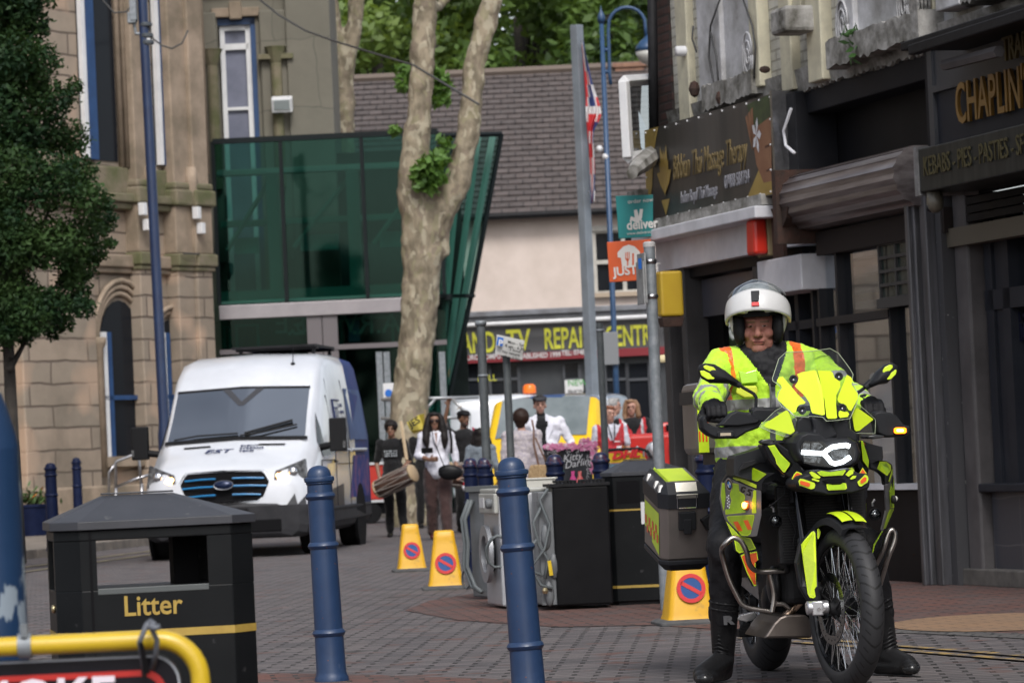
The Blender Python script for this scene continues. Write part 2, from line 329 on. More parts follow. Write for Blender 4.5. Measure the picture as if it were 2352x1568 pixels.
def build_stone():
    W0,W1=-42,0.0  # facade lengthened far out of view to shade the street from sky light
    wl=MB(); wl.bx(W0,W1-.9,-.0,8,0,16,0); wl.build('wall',[stone],sb)
    # pilasters (photo columns of projecting piers)
    pil=[]
    for (xa,xb,out) in ((60,232,.16),(338,372,.26),(425,470,.26),(470,505,.34)):
        a=sx(xa,1000,-out).x; b=sx(xb,1000,-out).x; pil.append((a,b,out))
    for (a,b,out) in pil:
        m=MB(); m.bx(a,b,-out,.3,0,4.75); m.build('pilaster',stone,sb,bevel=.03)
        if out>.2:
            m=MB(); m.bx(a-.03,b+.03,-out-.02,.2,4.98,5.85); m.bx(a,b,-out,.2,6.15,15.5); m.build('upper_pilaster',stone2,sb,bevel=.03)
            m=MB(); m.bx(a-.08,b+.08,-out-.1,.2,5.85,6.15); m.bx(a-.05,b+.05,-out-.06,.2,6.15,6.28); m.build('pilaster_ledge',mossy,sb,bevel=.04)
            m=MB(); m.bx(a-.07,b+.07,-out-.09,.2,4.75,4.98); m.bx(a-.04,b+.04,-out-.05,.2,4.66,4.75); m.build('pilaster_band',mossy,sb,bevel=.03)
    # string courses
    m=MB(); m.bx(W0,W1-.95,-.16,.1,4.70,4.93); m.bx(W0,W1-.95,-.10,.1,4.60,4.70); m.build('string_course',stone2,sb,bevel=.03)
    m=MB(); m.bx(W0,W1-.95,-.26,.1,5.86,6.02); m.bx(W0,W1-.95,-.18,.1,5.74,5.86); m.bx(W0,W1-.95,-.1,.1,6.02,6.5); m.build('sill_course',mossy,sb,bevel=.03)
    m=MB(); m.bx(W0,W1,-.22,.1,0,.85); m.build('plinth',stone2,sb,bevel=.04)
    # ground floor arched windows between piers (blue frames) and tall upper windows
    def arch(px0,px1,z0,zs,kind):
        a=sx(px0,1000,0).x; b=sx(px1,1000,0).x; w=b-a; c=(a+b)/2
        s=MB()
        for k in range(3):
            r=w/2+.10+.09*k; y0=-.03-.03*k; pts=[]
            for j in range(13):
                t=math.pi*j/12; pts.append(V((c-r*math.cos(t),y0,zs+min(r,w*.75)*math.sin(t)*1.25)))
            s.tube([V((a-.10-.09*k,y0,z0))]+pts+[V((b+.10+.09*k,y0,z0))],.05,6)
        s.build('arch_moulding',stone2,sb,smooth=True)
        poly=[V((a,-.012,z0)),V((b,-.012,z0))]+[V((c+w/2*math.cos(math.pi*j/10),-.012,zs+w/2*1.25*math.sin(math.pi*j/10))) for j in range(11)]
        g=MB(); g.prism(poly,(0,-.012,0)); wi=g.build('window',[winblk],sb)
        f=MB(); 
        for xx,mm in ((a+.06,1),(a+.2,0),(b-.06,0)): f.bx(xx-.06,xx+.06,-.09,-.03,z0,zs+.2,mm)
        f.bx(a,b,-.09,-.03,zs-1.0,zs-.92,0)
        f.build('frame',[MATS['blue_frame'],white],wi)
        q=MB(); q.bx(a-.15,b+.15,-.2,.1,z0-.18,z0); q.build('sill',stone2,wi)
        e=MB()
        for xx in (a-.16,b+.16): e.lathe([(.09,1.0+z0*0),(.09,zs-.1),(.14,zs-.02),(.15,zs+.1)],8,(xx,-.1,0))
        e.build('column_shaft',stone2,sb,smooth=True)
    mat('blue_frame',(.012,.045,.13),.45,c2=(.016,.06,.17),scale=6)
    arch(236,330,1.35,3.35,0); arch(372,424,1.35,3.35,0)
    for px0,px1 in ((180,262),(350,420)):
        a=sx(px0,200,0).x; b=sx(px1,200,0).x
        g=MB(); g.bx(a,b,-.02,.02,6.6,15.5); wi=g.build('window',[winblk],sb)
        f=MB(); f.bx(a,a+.11,-.12,-.03,6.6,15.5,1); f.bx(a+.11,a+.4,-.10,-.03,6.6,15.5,0); f.build('frame',[MATS['blue_frame'],white],wi)
        j=MB(); 
        for k in range(4): j.lathe([(.055,6.5),(.055,15.5)],8,(b+.06+.13*k,-.06-.03*k,0))
        j.build('moulded_jamb',stone2,sb,smooth=True)
    # grey corner return wing seen above the glass pavilion (faces the camera)
build_stone()
# dark recessed panels between courses, cables and junction boxes
wm=mat('cable_grey',(.05,.05,.05),.6)
m=MB()
pts=[P(285,490,65.2),P(335,481,65.2),P(370,486,65.2),P(440,483,65.0),P(500,494,64.8)]
pts=[SB.I@p for p in pts]
m.tube([V((p.x,-.42,4.97)) for p in pts],.016,5); m.build('cable',wm,sb)
for px,py in ((328,480),(452,489)):
    p=SB.hit(px,py,1,-.42); q=MB(); q.box(p,(.12,.12,.22)); q.box(p+V((.09,-.02,-.28)),(.12,.12,.2)); q.build('junction_box',white,sb,bevel=.01)
for px in (345,440):
    p=SB.hit(px,432,1,-.3); q=MB(); q.lathe([(.05,-.4),(.09,-.2),(.12,.1),(.1,.38)],7,p); q.build('carved_bracket',stone2,sb,smooth=True)
# ---- grey wing
WG=Fr((P(470,300,69).x,69,0),math.radians(1.5))
wg=WG.empty('stone_wing'); tag(wg,'grey stone wing with one tall sash window rising behind the glass pavilion','building')
def wx(px,py=200,y=0): return WG.hit(px,py,1,y)
def build_wing():
    x0=wx(455).x; x1=wx(765,200).x; 
    wl=MB(); a=wx(505,200).x; b=wx(592,200).x; zt=wx(550,40).z
    wl.bx(x0,a,0,6,0,16,0); wl.bx(b,x1,0,6,0,16,0); wl.bx(a,b,0,6,zt,16,0); wl.bx(a,b,.35,6,0,zt,0); wl.build('wall',stone3,wg)
    j=MB(); 
    j.bx(a-.28,a-.02,-.14,.02,5,zt+.1); j.bx(b+.08,b+.62,-.14,.02,5,zt+.1); j.bx(wx(662,200).x,x1,-.22,.02,0,16); j.build('pier',stone3,wg,bevel=.03)
    j=MB()
    for xx in (a-.12,b+.38):
        z=wx(500,130).z; j.lathe([(.11,z-2.6),(.11,z-.2),(.13,z-.15),(.2,z+.08),(.22,z+.12)],10,(xx,-.2,0))
    j.bx(b+.04,b+.72,-.3,.02,wx(620,140).z,wx(620,128).z); j.build('carved_capital',mossy,wg,smooth=False,bevel=.01)
    j=MB(); j.bx(a-.1,b+.1,-.1,.05,zt,zt+.18); j.bx((a+b)/2-.12,(a+b)/2+.12,-.16,.05,zt-.05,zt+.3); j.bx(a-.5,b+.7,-.12,.02,zt+.45,zt+.6); j.build('lintel',stone2,wg,bevel=.02)
    g=MB(); xa,xb=wx(514,200).x,wx(574,200).x; g.bx(xa,xb,.2,.25,4,zt-.2); wi=g.build('window',blinds,wg)
    f=MB()
    zs=[wx(540,113).z,wx(540,252).z]
    f.bx(xa-.04,xa+.05,.12,.24,4,zt-.12); f.bx(xb-.05,xb+.05,.12,.24,4,zt-.12); f.bx(xa,xb,.12,.24,zs[0],zs[0]+.12); f.bx(xa,xb,.13,.23,zs[1],zs[1]+.06); f.bx(xa,xb,.12,.24,zt-.24,zt-.14); f.build('frame',white,wi)
    f=MB(); f.bx(xb+.05,b,.05,.3,4,zt); f.bx(a,b,.05,.3,zt-.14,zt); f.build('blue_reveal',MATS['blue_frame'],wi)
build_wing()
fl=root('floodlight',P(648,240,68.6),0,'white wall-mounted floodlight on the grey stone wing','floodlight')
m=MB(); m.box((0,0,0),(.40,.22,.28),R=Matrix.Rotation(.35,3,'X')); m.build('housing',white,fl,bevel=.02)
m=MB(); m.box((.0,-.12,-.02),(.3,.02,.18),R=Matrix.Rotation(.35,3,'X')); m.build('lens',mat('lens',(.3,.33,.33),.1),fl)
m=MB(); m.tube([(0,.1,0),(0,.3,.05)],.03,6); m.build('bracket',galv,fl)

# ================= glass pavilion =================
gg=glass('green_glass',(.25,.45,.42),.0,.03,1.4,(.35,.55,.5)); dkf=mat('dark_frame',(.008,.012,.013),.5)
gin=mat('interior_green',(.42,.48,.42),.7,c2=(.36,.42,.37),scale=1); fasc=mat('metal_fascia',(.36,.33,.34),.4,.3,c2=(.28,.26,.27),scale=2)
GB=Fr(P(505,322,67)*1.0,math.radians(-1.0)); GB.o.z=0; GB.M=Matrix.Translation(GB.o)@Matrix.Rotation(GB.a,4,'Z'); GB.I=GB.M.inverted()
gb=GB.empty('glass_pavilion'); tag(gb,'modern pavilion of dark green glass panes with a slanting right edge','building')
def build_glass():
    h=lambda px,py,y=0:GB.hit(px,py,1,y)
    xl=h(488,322).x; zt=h(700,316).z; zb=h(700,690).z; xr=h(1005,315).x
    xs=[xl,h(643,316).x,h(829,314).x,xr]
    for a,b in zip(xs[:-1],xs[1:]):
        m=MB(); m.bx(a+.03,b-.03,-.01,.01,zb+.05,zt-.05); m.build('glass_pane',gg,gb)
    f=MB()
    for x in xs: f.bx(x-.035,x+.035,-.05,.05,zb,zt)
    f.bx(xl,xr,-.06,.06,zt-.05,zt+.05); f.build('frame',dkf,gb)
    # slanting side facet
    tp=h(1152,308,0); tp=h(1152,308,.6); md=h(1088,655,.6); bt=h(1010,1010,.6)
    lt=h(1005,312,0); lb=h(985,1010,0)
    m=MB(); m.add([lt,tp,md,bt,lb],[(0,1,2,3,4)]); m.build('slanting_pane',gg,gb)
    m=MB(); m.tube([tp,md,bt],.05,5); m.tube([lt,tp],.05,5); q=h(1000,690,0); m.tube([md+V((0,0,-.2)),V((lt.x-.1,0,md.z-.2))],.04,5); m.build('edge_trim',dkf,gb)
    m=MB()
    for k in (.35,.62,.85):
        t=lt.lerp(tp,k)+V((0,.5,0)); b_=lb.lerp(bt,k)+V((0,.5,0)); m.tube([t,b_],.07,6)
    m.build('inner_post',gin,gb)
    # interior: green beams, struts, dark back wall
    m=MB(); 
    for x in xs[1:]: m.bx(x-.35,x-.12,.5,.8,zb,zt-.6)
    for k,z in enumerate((zt-.55,zt-1.5)): m.bx(xl,xr,.6+.3*k,.9+.3*k,z-.05,z+.06)
    for a,b in zip(xs[:-1],xs[1:]): m.tube([V((a+.1,.9,zt-2.0)),V((b-.3,.9,zt-.7))],.05,6)
    m.bx(xl,xr,.3,.6,zb,zb+.25); m.build('inner_beam',gin,gb)
    m=MB(); 
    for a,b in zip(xs[:3],xs[1:]): m.bx(a+.2,b-.6,1.3,1.45,zt-2.05,zt-1.75)
    m.bx(xl,xr,2.4,2.5,zt-2.9,zt-2.05) if 0 else None; m.build('light_panel',mat('soffit',(.5,.75,.7),.6),gb)
    m=MB(); m.bx(xl,xr,2.3,2.4,zt-3.0,zt-1.9); m.build('upper_inner_wall',mat('teal_wall',(.04,.08,.075),.7),gb)
    m=MB(); m.bx(xl-.2,xr+.3,2.6,2.7,0,zt-2.0); m.bx(xl-.2,xr+.3,2.6,2.7,zt-2.0,zt-.1); m.build('back_wall',mat('dark_green_wall',(.02,.03,.028),.8,c2=(.008,.012,.011),scale=.8),gb)
    m=MB(); m.bx(xl,xr+.1,.1,2.5,zb-.1,zb-.0); m.build('floor_slab',dkf,gb)
    # pale fascia band and ground floor glazing
    z1=h(700,694).z; z0=h(700,726).z
    m=MB(); m.bx(xl,h(990,700).x,-.12,.3,z0,z1); m.build('fascia_band',fasc,gb,bevel=.01)
    m=MB(); m.bx(xl,xr,.05,.1,.12,z0); m.build('ground_floor_glazing',glass('dark_green_glass',(.30,.50,.46),.0,.05,1.35,(.4,.6,.55)),gb)
    m=MB(); 
    for px in (706,742,): m.bx(h(px,760).x,h(px+34,760).x,-.06,.12,.12,z0)
    m.bx(h(505,800).x,xr,-.08,.1,h(700,806).z,h(700,795).z)
    m.build('mullion',mat('mauve_mullion',(.14,.125,.13),.5),gb)
    m=MB()
    for (a,b,c_,d_) in ((512,530,748,800),(540,595,745,800),(780,905,730,790)): 
        x0,x1=h(a,760,.5).x,h(b,760,.5).x; za,zz=h(a,d_,.5).z,h(a,c_,.5).z
        for q in ((x0,x1,zz-.05,zz),(x0,x0+.05,za,zz),(x1-.05,x1,za,zz)): m.bx(q[0],q[1],.5,.55,q[2],q[3])
    m.build('inner_screen',mat('teal_trim',(.05,.3,.26),.5),gb)
    tm=mat('pale_letters',(.35,.38,.36),.6)
    for s_,px in (('S.E',640),('WHE.',765),('A.R.',862)):
        p=h(px+(60 if s_!='S.E' else 70),762,.2); text('lettering',s_,.55,tm,gb,p,(-1,0,0),(0,0,1),.01)
    m=MB(); m.bx(h(800,760,.3).x,h(826,760,.3).x,.3,.33,h(800,785,.3).z,h(800,735,.3).z); m.build('blue_poster',mat('poster_blue',(.03,.12,.25),.6),gb)
    # door zone right of the van: grey door posts
    m=MB()
    for px in (868,885,1012): m.bx(h(px,900).x,h(px+14,900).x,-.1,.1,.12,h(px,808).z)
    m.build('door_post',galv,gb)
    m=MB(); x0,x1=h(880,900,-.12).x,h(905,900,-.12).x; za,zb_=h(880,920,-.12).z,h(880,880,-.12).z
    m.bx(x0,x1,-.12,-.1,za,zb_); n_=m.build('door_notice',white,gb)
    m=MB(); m.lathe([(.07,0),(.07,.01)],14,((x0+x1)/2,-.13,za+.14),R=Matrix.Rotation(math.pi/2,3,'X')); m.build('blue_symbol',mat('sign_blue',(.01,.13,.5),.5),n_)
build_glass()

# ================= cream building with tiled roof =================
CB=Fr((0,80,0),math.radians(-1)); cb=CB.empty('repair_shop_building'); tag(cb,'cream rendered building with brown tiled roof and television repair shop below','building')
tiles=brick('concrete_tiles',(.098,.078,.072),(.070,.057,.053),(.028,.023,.022),.33,.30,.02,axes='xy',dirt=(.15,.13,.125),dirtamt=.5,bump=1.0,dscale=5)
cream=mat('cream_render',(.68,.58,.52),.85,c2=(.57,.48,.42),scale=1.2,bump=.1,detail=9)
lead=mat('grey_gutter',(.2,.21,.23),.5,c2=(.12,.12,.13),scale=3)
shopgrey=mat('shop_grey',(.03,.034,.04),.5,c2=(.045,.05,.055),scale=2)
def build_cream():
    h=lambda px,py,y=0:CB.hit(px,py,1,y)
    xa=h(760,600).x; xb=h(1570,600).x; zg=h(1300,722).z; ze=h(1300,482).z
    wx0,wx1=h(1366,600).x,h(1500,600).x; wz0,wz1=h(1400,672).z,h(1400,530).z
    m=MB(); m.bx(xa,wx0,0,8,zg,ze); m.bx(wx1,xb,0,8,zg,ze); m.bx(wx0,wx1,0,8,zg,wz0); m.bx(wx0,wx1,0,8,wz1,ze); m.build('wall',cream,cb)
    m=MB(); m.bx(wx0,wx1,.14,.18,wz0,wz1); wi=m.build('window',winblk,cb)
    f=MB(); w_=wx1-wx0
    for t in (0,.28,.5,.78,1): f.bx(wx0+w_*t-.045,wx0+w_*t+.045,.02,.13,wz0,wz1)
    for t in (0,.5,1): f.bx(wx0,wx1,.025,.125,wz0+(wz1-wz0)*t-.045,wz0+(wz1-wz0)*t+.045)
    f.bx(wx0-.14,wx1+.14,-.05,.02,wz1,wz1+.12); f.bx(wx0-.14,wx0,-.03,.02,wz0,wz1); f.build('frame',mat('old_white_wood',(.55,.53,.48),.6,c2=(.4,.38,.34),scale=4),wi)
    f=MB(); f.bx(wx0-.16,wx1+.16,-.16,.05,wz0-.1,wz0); f.build('sill',mat('worn_sill',(.4,.32,.24),.8),wi)
    # roof: plane rising back to the ridge
    zr=9.0+.9; rz=h(1130,172,6.4).z
    r0,r1=V((xa-.2,-.35,ze-.05)),V((xb,-.35,ze-.05)); r2,r3=V((xb,6.4,rz)),V((xa-.2,6.4,rz))
    # local sheet for tile pattern
    L_=(r3-r0).length; ang=math.atan2(r3.z-r0.z,r3.y-r0.y)
    m=MB(); n=int(L_/.30); W=r1.x-r0.x
    for i in range(n+1):
        y0=i*.30; m.add([(0,y0,.0),(W,y0,.0),(W,y0,.035),(0,y0,.035),(0,y0+.32,.0),(W,y0+.32,.0)],[(0,1,2,3),(3,2,5,4)])
    ro=m.build('roof',tiles,cb); ro.location=r0; ro.rotation_euler=(ang,0,0)
    m=MB(); m.tube([r3+V((0,0,.05)),r2+V((0,0,.05))],.12,6); m.build('ridge_tile',mat('ridge',(.14,.11,.09),.8),cb)
    m=MB(); m.tube([r0+V((0,-.05,-.05)),r1+V((0,-.05,-.05))],.08,6); m.bx(xa,xb,-.2,.0,ze-.1,ze); m.build('gutter',blackm,cb)
    m=MB(); p=h(1446,165,6.4); m.bx(p.x-.35,p.x+.35,6.2,6.9,p.z-.6,p.z+.1); m.bx(p.x-.4,p.x+.4,6.15,6.95,p.z+.1,p.z+.2); m.build('chimney',mat('chimney_brick',(.30,.17,.11),.9,c2=(.2,.11,.08),scale=8),cb)
    # lead canopy over the shop, fascia, shopfront
    m=MB(); m.bx(xa,xb,-.7,0,zg,zg+.13); m.bx(xa,xb,-.62,0,zg-.1,zg); m.build('canopy',lead,cb,bevel=.02)
    m=MB(); m.tube([V((xa,-.78,h(1300,740).z)),V((xb,-.78,h(1300,738).z))],.055,6); m.build('shutter_rail',white,cb,smooth=True)
    zf0,zf1=h(1300,806,-.4).z,h(1300,752,-.4).z; zr0=h(1300,824,-.4).z
    m=MB(); m.bx(xa,xb,-.4,0,zf0,zg-.1); m.build('shop_fascia',mat('fascia_grey',(.075,.075,.08),.5),cb)
    m=MB(); m.bx(xa,xb,-.41,0,zr0,zf0); m.build('red_strip',mat('maroon',(.2,.012,.02),.5),cb)
    m=MB(); m.bx(xa,xb,-.1,.3,.12,zr0); m.build('shopfront',shopgrey,cb)
    yl=mat('yellow_letters',(.62,.62,.05),.5)
    def put(s_,x0,x1,y0,y1):  # fit text between photo points
        a=h(x0,y1,-.42); b=h(x1,y1,-.42); zt=h((x0+x1)/2,y0,-.42).z
        o=text('lettering',s_,1.0,yl,cb,(0,0,0),(1,0,0),(0,0,1),.01,bold=.02); 
        xs_=[v.co.x for v in o.data.vertices]; zs_=[v.co.z for v in o.data.vertices]; sx_=(b.x-a.x)/(max(xs_)-min(xs_)); sz_=(zt-a.z)/(max(zs_)-min(zs_))
        for v in o.data.vertices: v.co=V((a.x+(v.co.x-min(xs_))*sx_,-.42+v.co.y*.5,a.z+(v.co.z-min(zs_))*sz_))
        return o
    put('AND',1060,1138,762,812); put('TV',1164,1220,756,806); put('REPAIR',1252,1362,751,802); put('CENTRE',1392,1512,746,797)
    ws=mat('white_letters',(.6,.6,.6),.5); 
    for s_,x0,y0 in (('EURO COMPUTERS',1066,833),('ESTABLISHED 1999',1180,830),('TEL: 07486 2210',1290,822)):
        p=h(x0,y0-6,-.42); text('lettering',s_,.16,ws,cb,p,(1,0,0),(0,0,1),.004,bold=.003,sx=.8)
    # openings of shopfront
    for a,b in ((1075,1100),(1130,1190),(1300,1330),(1395,1440),(1445,1490)):
        m=MB(); x0,x1=h(a,900,-.1).x,h(b,900,-.1).x; m.bx(x0,x1,-.13,-.1,h(a,905,-.1).z if a==1130 else .5,h(a,835,-.1).z); wi=m.build('shop_window',winblk,cb)
        m=MB(); m.bx(x0-.05,x1+.05,-.17,-.12,h(a,875,-.1).z,h(a,869,-.1).z); m.bx(x0-.06,x0,-.17,-.1,.4,3.0); m.bx(x1,x1+.06,-.17,-.1,.4,3.0); m.build('window_bar',mat('charcoal_trim',(.06,.065,.075),.5),wi)
    m=MB(); m.bx(h(1298,900,-.2).x,h(1340,900,-.2).x,-.22,-.2,h(1310,912,-.2).z,h(1310,872,-.2).z); bd=m.build('notice_board',white,cb)
    p=h(1304,886,-.23); text('notice_text','NEW',.19,mat('green_ink',(.05,.35,.06),.6),bd,p,(1,0,0),(0,0,1),.003); text('notice_text','PHONES',.13,mat('black_ink',(.02,.02,.02),.6),bd,p+V((0,0,-.18)),(1,0,0),(0,0,1),.003)
    p=h(1084,866,-.2); text('yellow_notice','FULL',.2,yl,cb,h(1087,876,-.5)+V((.1,0,0)),(1,0,0),(0,0,1),.003)
build_cream()
# ================= terrace on the right =================
RB=Fr((1.31,31.3,0),math.atan2(-.9597,.2809))
def rh(px,py,out=0): return RB.hit(px,py,1,-out)
wpaint=brick('painted_brick',(.60,.585,.51),(.56,.54,.47),(.40,.38,.32),.235,.082,.010,dirt=(.13,.12,.095),dirtamt=.8,bump=.9,dscale=1.4,patch=((.37,.37,.38),.9,.55))
render_=mat('flaking_render',(.58,.58,.60),.8,c2=(.25,.245,.235),scale=2.2,bump=.35,bscale=12,detail=10)
creamp=mat('cream_paint',(.62,.58,.43),.65,c2=(.45,.42,.32),scale=5,detail=8,bump=.1)
grime=mat('grimy_ledge',(.40,.39,.37),.85,c2=(.08,.075,.06),scale=5,bump=.5,bscale=16,detail=10)
brownb=brick('dark_red_brick',(.07,.03,.024),(.045,.022,.02),(.03,.022,.02),.22,.075,.012,dirt=(.02,.015,.012),dirtamt=.7,bump=.8)
offw=mat('offwhite_board',(.72,.72,.76),.5,c2=(.55,.55,.58),scale=3,detail=8)
rust=mat('rust',(.055,.024,.016),.85,c2=(.03,.018,.013),scale=14,bump=.3)
shopblk=mat('shop_black',(.005,.005,.006),.55,c2=(.009,.009,.011),scale=3)
shopgr=mat('shop_slate',(.018,.020,.027),.5,c2=(.025,.028,.036),scale=3)
mauve=mat('mauve_render',(.10,.093,.095),.6,c2=(.06,.055,.057),scale=3,detail=8)
alu=mat('aluminium_guide',(.13,.13,.145),.45,.5,c2=(.07,.07,.075),scale=20,stretch=(1,1,.1))
shopglass=glass('shop_glass',(.86,.88,.9),.13,.02)
intr=mat('interior_dark',(.03,.028,.028),.9,c2=(.05,.045,.04),scale=1.5)
XB=rh(1512,300).x; X1=rh(1800,250).x; X2=rh(2150,150).x; X3=X2+34  # last building lengthened past the camera, unseen, to block sky light
names=(('massage_shop_building','white painted end terrace building with the massage therapy signboard and an alarm box','building'),
       ('shuttered_shop_building','middle terrace building with black boarded fascia above a rolled-up steel shutter','building'),
       ('takeaway_building','terrace building with grey takeaway shopfront and gold raised lettering over a tiled stall riser','building'))
T=[]
for n_,l_,c_ in names: T.append(RB.empty(n_,label=l_,category=c_))
def upper():
    z0=3.75
    for i,(a,b) in enumerate(((rh(1552,280).x,X1),(X1,X2),(X2,X3))):
        zb=3.79
        m=MB(); m.bx(a,b-.004,0,6,zb,9,0); m.build('upper_wall',wpaint,T[i])
    m=MB(); m.bx(XB,rh(1552,280).x-.005,-.02,6,3.7,9); m.build('brick_corner',brownb,T[0])
    m=MB(); m.bx(rh(1496,100,.1).x,XB,.0,.6,3.85,9); m.build('end_wall',creamp,T[0])
    m=MB(); m.tube([rh(1500,300,.1)+V((0,0,-.2)),rh(1497,-60,.1)],.045,8); m.build('drainpipe',blackm,T[0],smooth=True)
    # render window surrounds, cream pilasters, corbels
    def strip(px0,px1,py,out,zb,zt,m_,par,nm):
        a=rh(px0,py,out).x; b=rh(px1,py,out).x; q=MB(); q.bx(a,b,-out,.05,zb,zt); q.build(nm,m_,par,bevel=.012)
    strip(1553,1578,120,.07,3.8,9,creamp,T[0],'cream_pier'); strip(1603,1655,120,.09,3.95,9,render_,T[0],'render_panel'); strip(1655,1722,120,.05,3.95,9,render_,T[0],'render_panel')
    strip(1722,1742,120,.10,3.9,9,creamp,T[0],'cream_pier')
    strip(1790,1815,100,.08,3.8,9,creamp,T[0],'cream_pier'); strip(1852,1885,100,.1,3.8,9,creamp,T[1],'cream_pier')
    strip(1820,1840,60,.05,4.4,9,creamp,T[1],'cream_pier'); strip(1925,1960,60,.10,3.95,9,render_,T[1],'render_panel'); strip(1965,2060,60,.06,3.95,9,render_,T[1],'render_panel'); strip(2065,2092,60,.10,3.95,9,render_,T[1],'render_panel')
    strip(2110,2145,60,.06,3.85,9,creamp,T[1],'cream_pier'); strip(2150,2205,60,.16,4.0,9,render_,T[2],'render_panel'); strip(2210,2240,60,.08,4.0,9,creamp,T[2],'cream_pier')
    # scrolled consoles (concentric rings)
    R90=Matrix.Rotation(math.pi/2,3,'X')
    for px,py,par in ((1937,60,T[1]),(1720,130,T[0]),(2078,15,T[1])):
        p=rh(px,py,.10); q=MB()
        for r_ in (.13,.085,.04):
            q.tube([p+V((r_*math.cos(t*.5236)*.9,-.01,r_*1.5*math.sin(t*.5236))) for t in range(13)],.010,5)
        q.build('scroll_console',render_,par,smooth=True)
    # window bay sills and grimy broken ledge along the bottom
    pts=[(1610,1722,4.03,.14,T[0]),(1900,2112,4.04,.2,T[1]),(2215,2352,4.16,.26,T[2])]
    for a,b,z,o_,par in pts:
        x0,x1=rh(a,200,o_).x,rh(b,120,o_).x; q=MB(); n=26; R=random.Random(a)
        top=[];bot=[]
        for i in range(n+1):
            x=x0+(x1-x0)*i/n; zz=z-.19+R.uniform(-.02,.02)
            top.append((x,z+R.uniform(-.01,.02))); bot.append((x,zz))
        poly=[V((x,-o_,zz)) for x,zz in bot]+[V((x,-o_,zz)) for x,zz in reversed(top)]
        q.prism(poly,(0,o_+.05,0)); q.build('broken_ledge',grime,par)
    # ragged lower lip of the render
    for (a,b,z,par) in ((XB+.4,X1,3.83,T[0]),(X1,X2,3.83,T[1]),(X2,X2+4,3.83,T[2])):
        q=MB(); R=random.Random(5); n=90; x0,x1=a,b
        poly=[V((x0+(x1-x0)*i/n,-.03,z-.05+R.uniform(-.018,.018))) for i in range(n+1)]+[V((x1,-.06,z+.12)),V((x0,-.06,z+.12))]
        q.prism(poly,(0,.1,0)); q.build('ragged_edge',grime,par)
    # stone block brackets, soil pipe, cables, weed
    for px,py,par in ((1822,48,T[1]),):
        p=rh(px,py,.2); q=MB(); q.box(p+V((0,0,0)),(.34,.26,.20)); q.build('stone_block',grime,par,bevel=.03)
    p=rh(1566,118,.1); q=MB(); q.tube([p+V((0,-.05,0)),p+V((0,.3,0))],.045,10); q.build('pipe_stub',white,T[0],smooth=True)
    p=rh(2118,14,.1); q=MB()
    for k in range(6): q.lathe([(.08,-.010),(.095,0),(.08,.010)],14,p+V((0,-.06+.028*k,0)),R=R90)
    q.build('boiler_flue',mat('flue_grey',(.3,.29,.27),.5,c2=(.1,.1,.1),scale=30),T[1])
    for pp in ([(1655,-5),(1632,60),(1628,130),(1640,195),(1655,222)],[(1632,75),(1645,130),(1652,215)],[(1592,60),(1590,90),(1600,120)],[(1705,-5),(1728,60),(1735,110),(1732,180)]):
        q=MB(); q.tube([rh(x,y,.12) for x,y in pp],.009,5); q.build('cable',wm,T[0],smooth=True)
    for px,py,s_ in ((1595,205,.12),(1657,225,.11),(1757,160,.05)):
        p=rh(px,py,.12); q=MB(); q.ell(p,(s_*.4,.05,s_*.6),7); q.build('bracket',rust,T[0])
    q=MB(); R=random.Random(3); p=rh(1970,95,.15)
    for k in range(26):
        c=p+V((R.uniform(-.13,.13),R.uniform(-.1,.05),R.uniform(-.15,.1))); d=V((R.uniform(-1,1),R.uniform(-1,1),R.uniform(-.3,1))).normalized()*.06; e=d.cross(V((0,1,.3))).normalized()*.018
        q.add([c-d,c+e,c+d,c-e],[(0,1,2,3)])
    tag(q.build('weed',mat('weed_green',(.05,.12,.03),.6),T[1]))
upper()
def quadp(pts,out,m_,nm,par,thick=.02):
    q=MB(); q.prism([rh(x,y,out) for x,y in pts],(0,thick,0)); return q.build(nm,m_,par)
